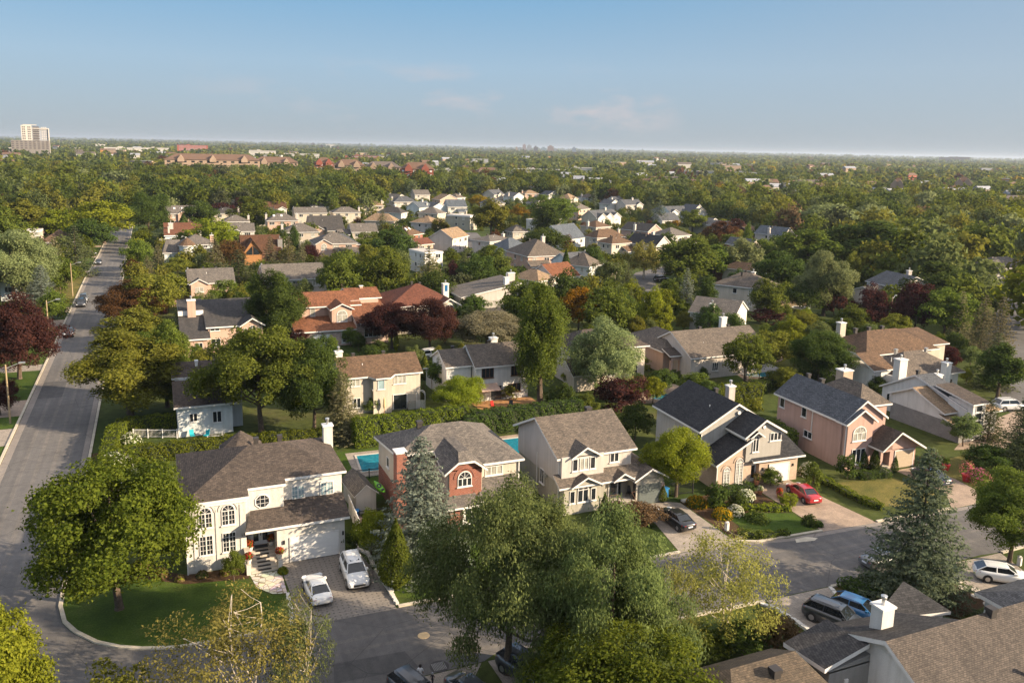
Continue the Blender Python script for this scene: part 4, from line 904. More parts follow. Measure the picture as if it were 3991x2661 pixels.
H = House('house', 'grey white house with one long sloping roof edge and twin chimneys', (59.6, 162.6))
H.mass(59.6, 163., 73., 174., 1.6, 4.5, 'grey'); H.mass(59.5, 162.9, 73.1, 174.1, 0, 1.6, 'tanbrick')
H.pent([(59.6, 4.5), (72.5, 4.5), (72.5, 8.0), (59.6, 5.6)], 'y', 163., 174., 'palewall')
H.roof([[(59., 162.5, 5.6), (72.9, 162.5, 8.1), (72.9, 174.5, 8.1), (59., 174.5, 5.6)]], 'r_grey', t=.24); H.window('f', 62.6, 163., 3., 2., 1.6, n=3)
H.chimney(69.6, 164., 70.6, 165., 7., 9.2, 'bright'); H.chimney(71.2, 166., 72.8, 167., 7., 9.8, 'palewall'); H.roof([[(64., 160., 1.6), (69., 160., 1.6), (69., 162.9, 2.9), (64., 162.9, 2.9)]], 'r_dark'); H.mass(64.5, 160.4, 68.5, 162.9, 0, 1.6, 'tanbrick'); H.finish()

H = House('house', 'brown timber chalet with steep roof and triangular A-shaped gable window', (24.7, 262.7))
FOOT.append((30., 268., 8.))
H.gable(24.2, 262.2, 36.2, 273., 3.2, 8.6, 'r_chalet', 'x', wall=(0, 'browntrim'), inset=.5, trim='browntrim'); H.gable(24.4, 260.6, 30.4, 268., 3.6, 7.9, 'r_chalet', 'y', trim='browntrim')
H.pent([(24.9, 0), (29.9, 0), (29.9, 4.1), (27.4, 7.65), (24.9, 4.1)], 'y', 261.2, 264., 'wood')
F = H._frame('f', 24.9, 261.2); b = MB(); g = MB()
for a in (0, 1):
    x0 = .55 + a * 2.05; P = [(x0, 3.2), (x0 + 1.85, 3.2), (x0 + 1.85, 5.9 if a == 0 else 3.9), (x0, 3.9 if a == 0 else 5.9)]
    cx = sum(p[0] for p in P) / 4; cz = sum(p[1] for p in P) / 4; H._slab(b, F, [(cx + (x - cx) * 1.08, cz + (z - cz) * 1.08) for x, z in P], -.05, .05); H._slab(g, F, P, 0, .08)
w_ = b.build('window', 'wood', H.root); g.build('pane', 'glass', w_)
H.chimney(35.2, 264., 36.6, 265.4, 0, 7.6, 'greybrick', cap='browntrim'); H.window('f', 31.6, 262.7, .9, 1.6, 1.4, n=2, frame='browntrim'); H.finish()
H = House('house', 'white house with round turret bay under a pointed grey roof', (2.5, 271.))
FOOT.append((9., 276., 8.))
H.hip(6.6, 270., 17., 280.5, 5.6, 8.4, 'r_grey', 'x'); H.mass(7., 270.5, 16.5, 280., 0, 5.7, 'bluewhite'); H.mass(2.6, 271.6, 7., 281., 0, 3.3, 'bluewhite')
H.roof([[(2.1, 271.1, 3.2), (7.4, 271.1, 3.2), (7.4, 277., 6.6), (3.4, 277., 6.6)], [(2.1, 282., 3.2), (2.1, 271.1, 3.2), (3.4, 277., 6.6)]], 'r_grey')
cx, cy, R1, R2 = 9.2, 270.6, 2.7, 2.2
rg = [(cx + R1 * math.cos(k * PI / 6), cy + R1 * math.sin(k * PI / 6), 5.55) for k in range(12)]
H.roof([[rg[k], rg[(k + 1) % 12], (cx, cy + .6, 7.9)] for k in range(12)], 'r_brown'); H._w('bluewhite').prism([H.L((cx + R2 * math.cos(k * PI / 6), cy + R2 * math.sin(k * PI / 6), 2.6)) for k in range(12)], (0, 0, 3.))
H.roof([[(7.4, 267.6, 2.9), (17., 267.6, 2.9), (17., 270.45, 4.4), (7.4, 270.45, 4.4)]], 'r_slate'); H.mass(12., 268., 16.6, 270.5, 0, 2.9, 'bluewhite')
H.window('f', 8.3, cy - R2 - .02, 3.3, 1.8, .8, n=2, arch=.7, pane='curtain'); H.window('f', 12.6, 270.5, 4.5, .6, .9, n=1); H.window('f', 14., 270.5, 4.5, 1., .9, n=2)
H.window('f', 3.6, 271.6, 1.2, 1., 1.2, n=2, arch=.5, pane='blueglass'); H.window('f', 5.3, 271.6, 1.2, 1., 1.2, n=2); H.door('f', 12.7, 268., .05, 3.2, 2.2, 'door', 'garage_door', panels=4, handle=False); H.chimney(16., 273., 17., 274., 0, 8.2, 'peach'); H.finish()
H = House('house', 'stepped house with flat brown roofs and white parapet terraces by the long street', (2.9, 308.))
FOOT.append((8., 318., 9.))
H.mass(4., 322., 16., 334., 0, 4.6, 'white'); H.roof([[(3.4, 321., 4.8), (16.6, 321., 4.8), (16.6, 335., 6.6), (3.4, 335., 6.6)]], 'r_rust', t=.3); H.mass(3.6, 310., 14., 321., 0, 4.4, 'bluewhite'); H.roof([[(3.2, 309.4, 4.5), (14.4, 309.4, 4.5), (14.4, 321., 5.3), (3.2, 321., 5.3)]], 'r_rust', t=.3)
H.mass(1.5, 304., 12., 310., 0, 3., 'bluewhite'); H.box_part('terrace_parapet', 1.4, 303.9, 3., 12.1, 304.1, 4., 'white'); H.chimney(5., 324., 6.6, 325.2, 4., 7.4, 'palewall'); H.chimney(4.6, 314., 5.2, 314.6, 4., 7., 'palewall'); H.window('f', 4., 304., 1., 1.4, 1.3, n=2); H.window('f', 8., 304., 1., 1.8, 1.3, n=3); H.finish()


# ------------------------------------------------------------------ tables from image pixels, some far depths shifted along line of sight (world metres)
HOUSES = [
(6.2, 395.11, 4, 13, 12, 5, 'gu', 3.2, 'peach', 'r_grey', 'fgM sky cr', 'grey gable house with two skylights at the edge of the wood'),
(27.85, 432.05, 0, 11, 11, 5.2, 'gu', 3.2, 'white', 'r_slate', 'nv', 'slate gable house half hidden behind the purple tree by the wood'),
(50.26, 418.06, 0, 10, 10, 5.0, 'gu', 3.2, 'white', 'r_chalet', 'fgR cr', 'small white house with brown gable roof and far chimney at the wood edge'),
(74.0, 424.8, -4, 13, 10, 5.5, 'hip', 2.6, 'cream', 'r_grey', 'fgR cr', 'pale hipped house with a gable and a red-leaved tree in front'),
(24.19, 387.52, -2, 11, 10, 5.6, 'hip', 2.4, 'cream', 'r_dark', 'cr', 'cream house with dark hipped roof and chimney on its near end'),
(25.59, 350.57, -2, 10, 9, 5.2, 'hip', 2.4, 'cream', 'r_grey', 'cr', 'low grey hipped house with freestanding looking tan chimney, beyond the lime tree'),
(43.47, 385.37, 0, 11, 10, 5.6, 'hip', 2.4, 'cream', 'r_dark', 'cl', 'cream house with dark hipped roof and a chimney at the street end'),
(42.64, 348.16, -2, 12, 9, 5.6, 'hip', 2.6, 'peach', 'r_grey', 'cb sky', 'peach house with grey hipped roof between two short chimneys'),
(59.45, 385.14, -2, 14, 10, 5.5, 'gu', 2.4, 'cream', 'r_grey', 'cl', 'long grey roofed cream house with pink chimney at one end'),
(57.22, 334.07, -2, 13, 11, 3.2, 'gu', 5.0, 'peach', 'r_dark', 'cl fgL wr', 'steep dark roofed house with a two-window peach dormer gable'),
(42.43, 301.76, -3, 12, 10, 5.6, 'hip', 2.8, 'beige', 'r_grey', 'cl', 'beige house with grey hipped roof beside a tall narrow poplar'),
(46.73, 264.91, -3, 13, 11, 5.6, 'hip', 3.0, 'peach', 'r_grey', 'fgL arch wr', 'peach house with broad grey hipped roof and arched window over the door'),
(26.06, 319.0, -3, 8, 10, 4.5, 'gu', 2.6, 'white', 'r_grey', 'fgL', 'white gabled house peeping out behind the brown chalet'),
(6.89, 198.27, 0, 9.4, 9.5, 5.2, 'gu', 2.7, 'pinkbrick', 'r_grey', 'sl hi cl fgL', 'pink brick house with stepped grey gable roof and pink chimney'),
(23.37, 197.3, 1, 14, 11, 5.4, 'gu', 3.0, 'palewall', 'r_grey', 'cl wl nv', 'long plain grey roofed house with white chimney behind the rust tiled house'),
(49.12, 266.23, -4, 12, 9, 5.0, 'hip', 3.2, 'peach', 'r_slate', 'nv', 'peach house with blunt slate hipped roof beside a pencil cedar'),
(66.06, 297.91, -2, 9, 9, 5.6, 'gu', 2.8, 'beige', 'r_grey', 'sl hi', 'beige house with grey gable and lower slate wing'),
(76.8, 385.6, -2, 12.5, 9, 5.6, 'hip', 2.3, 'cream', 'r_grey', 'cr', 'cream house with tall white chimney on its end wall, low grey roof'),
(99.04, 426.26, 0, 12, 9, 5.6, 'hip', 2.8, 'beige', 'r_tan', 'cr', 'small tan hipped house with square tan chimney below the wood'),
(159.24, 529.6, 0, 10, 10, 5, 'gu', 3, 'palewall', 'r_grey', 'nv cl', 'distant grey gable house with stubby chimneys amid dark trees'),
(126.98, 463.3, 0, 13, 9, 5, 'hip', 3, 'palewall', 'r_slate', 'cl', 'distant slate hipped house with a red brick chimney'),
(143.68, 417.19, -2, 10, 9, 5.4, 'gu', 3.6, 'white', 'r_blue', 'wr nv', 'white house with blue grey gable roof and lean-to, alone among trees'),
(221.28, 559.6, 0, 11, 9, 5, 'hip', 2.6, 'peach', 'r_tan', 'cr', 'far peach house with tan hipped roof under the tree belt'),
(242.01, 537.57, 0, 11, 9, 5, 'hip', 2.4, 'peach', 'r_tan', 'cl', 'far pinkish house with flat looking tan roof and chimney stack'),
(127.02, 292.57, 4, 7, 7, 5.0, 'hip', 2.6, 'beige', 'r_grey', 'nv', 'little grey pyramid roofed house between dark trees'),
(66.28, 298.61, -3, 8, 8, 5.0, 'gu', 2.6, 'white', 'r_grey', 'nv', 'white house with plain grey roof beside the big peach hipped house'),
(-50.08, 362.67, -6, 10, 9, 5.6, 'hip', 2.4, 'peach', 'r_brown', 'nv', 'peach house with brown pyramid roof on the far side of the street'),
(-33.57, 305.01, -2, 9, 12, 3.6, 'hip', 3.4, 'beige', 'r_brown', 'nv', 'low brown hipped house behind the tall spruces across the street'),
(-39.95, 318.43, 0, 5, 7, 6.0, 'flat', 0, 'cream', 'r_flat', '', 'cream flat-roofed block rising from the brown roofed house'),
(-47.19, 454.15, 0, 13, 11, 4.5, 'hip', 4.0, 'brick', 'r_dark', 'fgL cr', 'red brick house with dark pyramid roof deep in the trees across the street'),
(-32.68, 216.48, 0, 6.5, 8, 6.5, 'flat', 0, 'bluewhite', 'r_flat', '', 'white flat-roofed modern house at the edge beside the purple maple'),
(127.36, 416.15, 38, 12, 8, 5.0, 'gu', 3.0, 'bluewhite', 'r_blue', 'cm nv', 'pale blue gabled house with slate blue roof and white chimney'),
(122.66, 371.92, 45, 8.8, 10, 5.6, 'hip', 2.8, 'cream', 'r_grey', 'nv', 'grey hipped house with two square roof chimneys behind a leafy tree'),
(129.67, 346.89, 43, 7.1, 12, 6.5, 'flat', 0, 'taupe', 'r_flat', 'cr', 'taupe flat-roofed three storey cube house with rooftop parapet'),
(104.76, 325.44, 40, 9.2, 10, 5.6, 'hip', 2.6, 'palewall', 'r_tan', '', 'pale house with clean tan hipped roof and pencil cedar in front'),
(85.03, 290.3, 40, 9, 9, 4.8, 'hip', 2.8, 'brick', 'r_brown', 'sky', 'red brick house with brown hipped roof behind a chimney and dark maple'),
(95.0, 271.25, 45, 12.6, 8.8, 5.4, 'gu', 3.0, 'palewall', 'r_tan', '', 'pale gable house with tan roof and white chimney on its sunlit wall'),
(104.47, 260.24, 26, 11.5, 8.4, 5.4, 'hip', 1.6, 'palewall', 'r_grey', 'cr', 'pinkish grey house with low roof and stout chimney near the street'),
(103.17, 240.54, 24, 10.5, 9, 5.0, 'hip', 3.2, 'grey', 'r_blue', 'nv wl', 'grey house with pale blue slate hipped roof and glazed porch'),
(80.41, 263.59, 20, 6, 7, 4.6, 'gu', 1.8, 'peach', 'r_red', 'cl nv', 'small peach gable end with tall peach chimney behind the flat white roof'),
(72.27, 230.51, 12, 6, 9.5, 6.2, 'flat', 0, 'bright', 'r_flat', '', 'white flat-roofed house behind the yellow-tipped spruce'),
(95.88, 350.64, 60, 7.5, 13, 4.4, 'hip', 3.0, 'beige', 'r_tan', 'nv', 'beige bungalow with tan hipped roof behind a dark spruce'),
(106.75, 377.64, 50, 7, 12, 5.6, 'hip', 2.6, 'white', 'r_dark', 'cm nv', 'white house with dark hipped roof and small round-hooded side porch'),
(153.18, 324.48, 20, 14, 8, 6.2, 'flat', 0, 'white', 'r_flat', '', 'white flat-roofed house behind the tall dark double tree'),
(139.82, 274.73, 30, 15, 11, 3.4, 'gu', 5.2, 'bright', 'r_blue', 'nv', 'white house with huge pale slate roof sweeping almost to the ground'),
(168.33, 301.45, 18, 9, 9, 5.2, 'hip', 2.4, 'beige', 'r_brown', 'cb nv', 'brown hipped house with copper shrub against it and tan chimneys'),
(148.39, 264.61, 10, 13, 7, 5.2, 'hip', 2.8, 'beige', 'r_brown', 'cr nv', 'beige house with brown hipped roof and wide pink chimney'),
(143.23, 245.03, 12, 9.6, 7.5, 5.4, 'hip', 2.2, 'cream', 'r_brown', 'wr', 'cream house with brown hipped roof and pillared front porch'),
(180.48, 281.12, 22, 9.5, 13, 5.2, 'gv', 2.8, 'pink', 'r_dark', 'cl', 'pink house with long dark gable roof running back from the street'),
(156.01, 237.47, 22, 8.5, 12, 5.2, 'gv', 3.2, 'palewall', 'r_char', 'cm', 'pale gable fronted house with charcoal roof behind the birch'),
(178.87, 262.45, 15, 11, 10, 5.4, 'hip', 2.7, 'white', 'r_grey', 'wr nv', 'white house with neat grey hipped roof at the bend'),
(100.66, 220.17, 2, 12.5, 15, 5.6, 'hip', 4.2, 'pinkbrick', 'r_graybrown', 'cm wl', 'large pink brick house with high grey brown hipped roof and two stub chimneys'),
(108.58, 197.31, 32, 7.5, 8.5, 5.5, 'hip', 3.0, 'bluewhite', 'r_graybrown', '', 'white stucco house with grey brown hipped tower roof and slate wing'),
(106.31, 204.36, 14, 9, 8, 5.4, 'gu', 2.6, 'bluewhite', 'r_slate', 'cr nv', 'slate roofed white wing with wide tan chimney behind the pointed cedar'),
(93.13, 187.0, 20, 9, 9, 4.4, 'gu', 3.2, 'white', 'r_rust', 'nv', 'white gabled house with bright rust red roof'),
(86.74, 183.38, 24, 7, 9, 4.6, 'hip', 2.2, 'beige', 'r_tan', 'fgR nv', 'beige house with tan roof and small white gable beside the rust roof'),
(192.24, 344.28, 22, 18, 9, 5.0, 'gu', 3.4, 'white', 'r_slate', 'fgL fgM fgR cm nv', 'white terrace with slate roofs and a row of steep little gables'),
(207.62, 402.57, 20, 9, 8, 5.0, 'gv', 3.0, 'bluewhite', 'r_slate', 'cr nv', 'pale blue-white gable house with slate roof and chimney, between spruces'),
(250.08, 432.07, 20, 9, 8, 5.0, 'gv', 2.6, 'white', 'r_slate', 'cm nv', 'small white gable with black windows and slate roof among tall spruces'),
(256.26, 424.16, 10, 13, 9, 5.0, 'gu', 3.0, 'palewall', 'r_slate', 'fgR cm nv', 'long slate roof with a gable and white chimney left of the twin spruces'),
(253.91, 383.56, 6, 8, 8, 4.6, 'hip', 3.0, 'white', 'r_slate', 'nv', 'slate hipped house right behind the twin spruces'),
(254.77, 375.69, 8, 13, 9, 4.6, 'gu', 3.0, 'bluewhite', 'r_slate', 'fgL fgR nv', 'blue-white house with paired slate gables below the yellow tree'),
(226.58, 340.34, 8, 11, 9, 3.6, 'gu', 3.4, 'white', 'r_slate', 'cr nv', 'low dark slate roof with tall white chimney behind the round tree'),
(266.75, 372.94, 14, 11, 9, 5.0, 'gv', 3.6, 'cream', 'r_slate', 'cr nv', 'white gabled slate house at the right end of the terrace'),
(231.24, 310.6, 20, 10, 10, 4.8, 'gv', 2.4, 'cream', 'r_slate', 'nv', 'cream gable house with wide slate roof near the purple tree'),
(294.13, 565.09, 6, 13, 9, 5.0, 'hip', 3.0, 'cream', 'r_tan', 'fgR cr nv', 'far cream house with tan roof below the yellowing belt'),
(151.12, 186.46, 26, 9, 9, 5.6, 'hip', 2.6, 'brick', 'r_slate', 'nv', 'brick house with dark slate pyramid roof behind the grey hipped house'),
(151.82, 176.35, 26, 5, 13, 5.2, 'hip', 1.8, 'taupe', 'r_brown', 'nv', 'brown low roof squeezed between the two grey hipped houses'),
(130.94, 152.33, 34, 10, 12.5, 5.6, 'hip', 2.8, 'cream', 'r_graybrown', 'cr', 'cream house with grey brown hipped roof, brick chimney and green pergola'),
(107.25, 133.64, 36, 9.5, 9, 4.2, 'gv', 2.6, 'bright', 'r_grey', 'cl nv', 'small bright white gable house with light grey roof and square white chimney'),
(228.17, 258.01, 20, 9, 12, 5.0, 'gv', 3.0, 'palewall', 'r_blue', 'cl arch', 'slate blue gable house with arched dormer window near the wood'),
(196.05, 237.63, 20, 6.5, 10, 4.0, 'gv', 2.4, 'cream', 'r_slate', 'nv', 'cream gable end half covered by the pale green tree'),
(180.97, 215.63, 20, 8, 8, 5.0, 'hip', 2.2, 'palewall', 'r_grey', 'nv', 'grey hipped house just right of the cream gable end'),
(233.27, 259.09, 14, 7, 9, 4.6, 'hip', 1.6, 'pink', 'r_graybrown', 'nv', 'pink walled house at the foot of the big wood trees'),
(232.71, 297.54, 22, 9, 11, 4.6, 'gv', 2.2, 'peach', 'r_slate', 'nv', 'peach gabled house with slate roof beside the round dark maple'),
(235.3, 286.95, 22, 8, 9, 4.0, 'gu', 2.0, 'brick', 'r_brown', 'nv', 'brick house with low brown roof in front of the lamp post'),
(168.25, 148.94, -8, 12, 10, 4.9, 'gv', 2.6, 'white', 'r_slate', 'cm nv', 'white gabled house with slate roof and red chimney between purple maples'),
(163.15, 149.84, -4, 7, 8, 3.0, 'gu', 1.6, 'palewall', 'r_grey', 'nv', 'low grey roofed annex between the two purple maples'),
(222.05, 163.25, -6, 16, 10, 5.6, 'hip', 2.6, 'white', 'r_grey', 'wr nv gar', 'white house with grey roof and balcony at the right edge'),
(255.91, 355.81, 10, 9, 10, 5.0, 'gv', 3.0, 'white', 'r_slate', 'nv', 'white slate gable with blue light shade at the edge of the terrace'),
(127.76, 500.85, 8, 9, 9, 4.8, 'hip', 2.6, 'white', 'r_slate', 'nv cr', 'far white house with a slate roof among treetops below the belt'),
(129.5, 473.01, 25, 11, 9, 5.4, 'gv', 3.2, 'cream', 'r_grey', 'nv fgM', 'far cream house with a grey roof among treetops below the belt'),
(173.69, 570.93, 30, 10, 9, 4.8, 'gu', 2.6, 'bluewhite', 'r_slate', 'nv cl', 'far blue-white house with a slate roof among treetops below the belt'),
(156.85, 470.85, 12, 13, 9, 5.4, 'gv', 3.2, 'peach', 'r_tan', 'nv', 'far peach house with a tan roof among treetops below the belt'),
(177.17, 498.06, 35, 9, 9, 4.8, 'hip', 2.6, 'white', 'r_graybrown', 'nv cr', 'far white house with a grey-brown roof among treetops below the belt'),
(175.14, 439.93, 8, 11, 9, 5.4, 'hip', 3.2, 'cream', 'r_slate', 'nv fgM', 'far cream house with a slate roof among treetops below the belt'),
(221.01, 509.09, 25, 10, 9, 4.8, 'gv', 2.6, 'bluewhite', 'r_slate', 'nv cl', 'far blue-white house with a slate roof among treetops below the belt'),
(259.72, 569.96, 30, 13, 9, 5.4, 'gu', 3.2, 'peach', 'r_grey', 'nv', 'far peach house with a grey roof among treetops below the belt'),
(255.43, 526.88, 12, 9, 9, 4.8, 'gv', 2.6, 'white', 'r_slate', 'nv cr', 'far white house with a slate roof among treetops below the belt'),
(244.22, 472.44, 35, 11, 9, 5.4, 'hip', 3.2, 'cream', 'r_tan', 'nv fgM', 'far cream house with a tan roof among treetops below the belt'),
(266.43, 492.74, 8, 10, 9, 4.8, 'hip', 2.6, 'bluewhite', 'r_graybrown', 'nv cl', 'far blue-white house with a grey-brown roof among treetops below the belt'),
(293.99, 515.31, 25, 13, 9, 5.4, 'gv', 3.2, 'peach', 'r_slate', 'nv', 'far peach house with a slate roof among treetops below the belt'),
(273.15, 461.95, 30, 9, 9, 4.8, 'gu', 2.6, 'white', 'r_slate', 'nv cr', 'far white house with a slate roof among treetops below the belt'),
(203.77, 437.2, 12, 11, 9, 5.4, 'gv', 3.2, 'cream', 'r_grey', 'nv fgM', 'far cream house with a grey roof among treetops below the belt'),
(240.31, 570.2, 35, 10, 9, 4.8, 'hip', 2.6, 'bluewhite', 'r_slate', 'nv cl', 'far blue-white house with a slate roof among treetops below the belt'),
(102.03, 446.97, 8, 13, 9, 5.4, 'hip', 3.2, 'peach', 'r_tan', 'nv', 'far peach house with a tan roof among treetops below the belt'),
(123.99, 513.93, 25, 9, 9, 4.8, 'gv', 2.6, 'white', 'r_graybrown', 'nv cr', 'far white house with a grey-brown roof among treetops below the belt'),
(210.92, 518.98, 30, 11, 9, 5.4, 'gu', 3.2, 'cream', 'r_slate', 'nv fgM', 'far cream house with a slate roof among treetops below the belt'),
(134.52, 418.08, 12, 10, 9, 4.8, 'gv', 2.6, 'bluewhite', 'r_slate', 'nv cl', 'far blue-white house with a slate roof among treetops below the belt'),
(206.17, 388.53, 35, 13, 9, 5.4, 'hip', 3.2, 'peach', 'r_grey', 'nv', 'far peach house with a grey roof among treetops below the belt'),
(264.46, 431.34, 8, 9, 9, 4.8, 'hip', 2.6, 'white', 'r_slate', 'nv cr', 'far white house with a slate roof among treetops below the belt')]
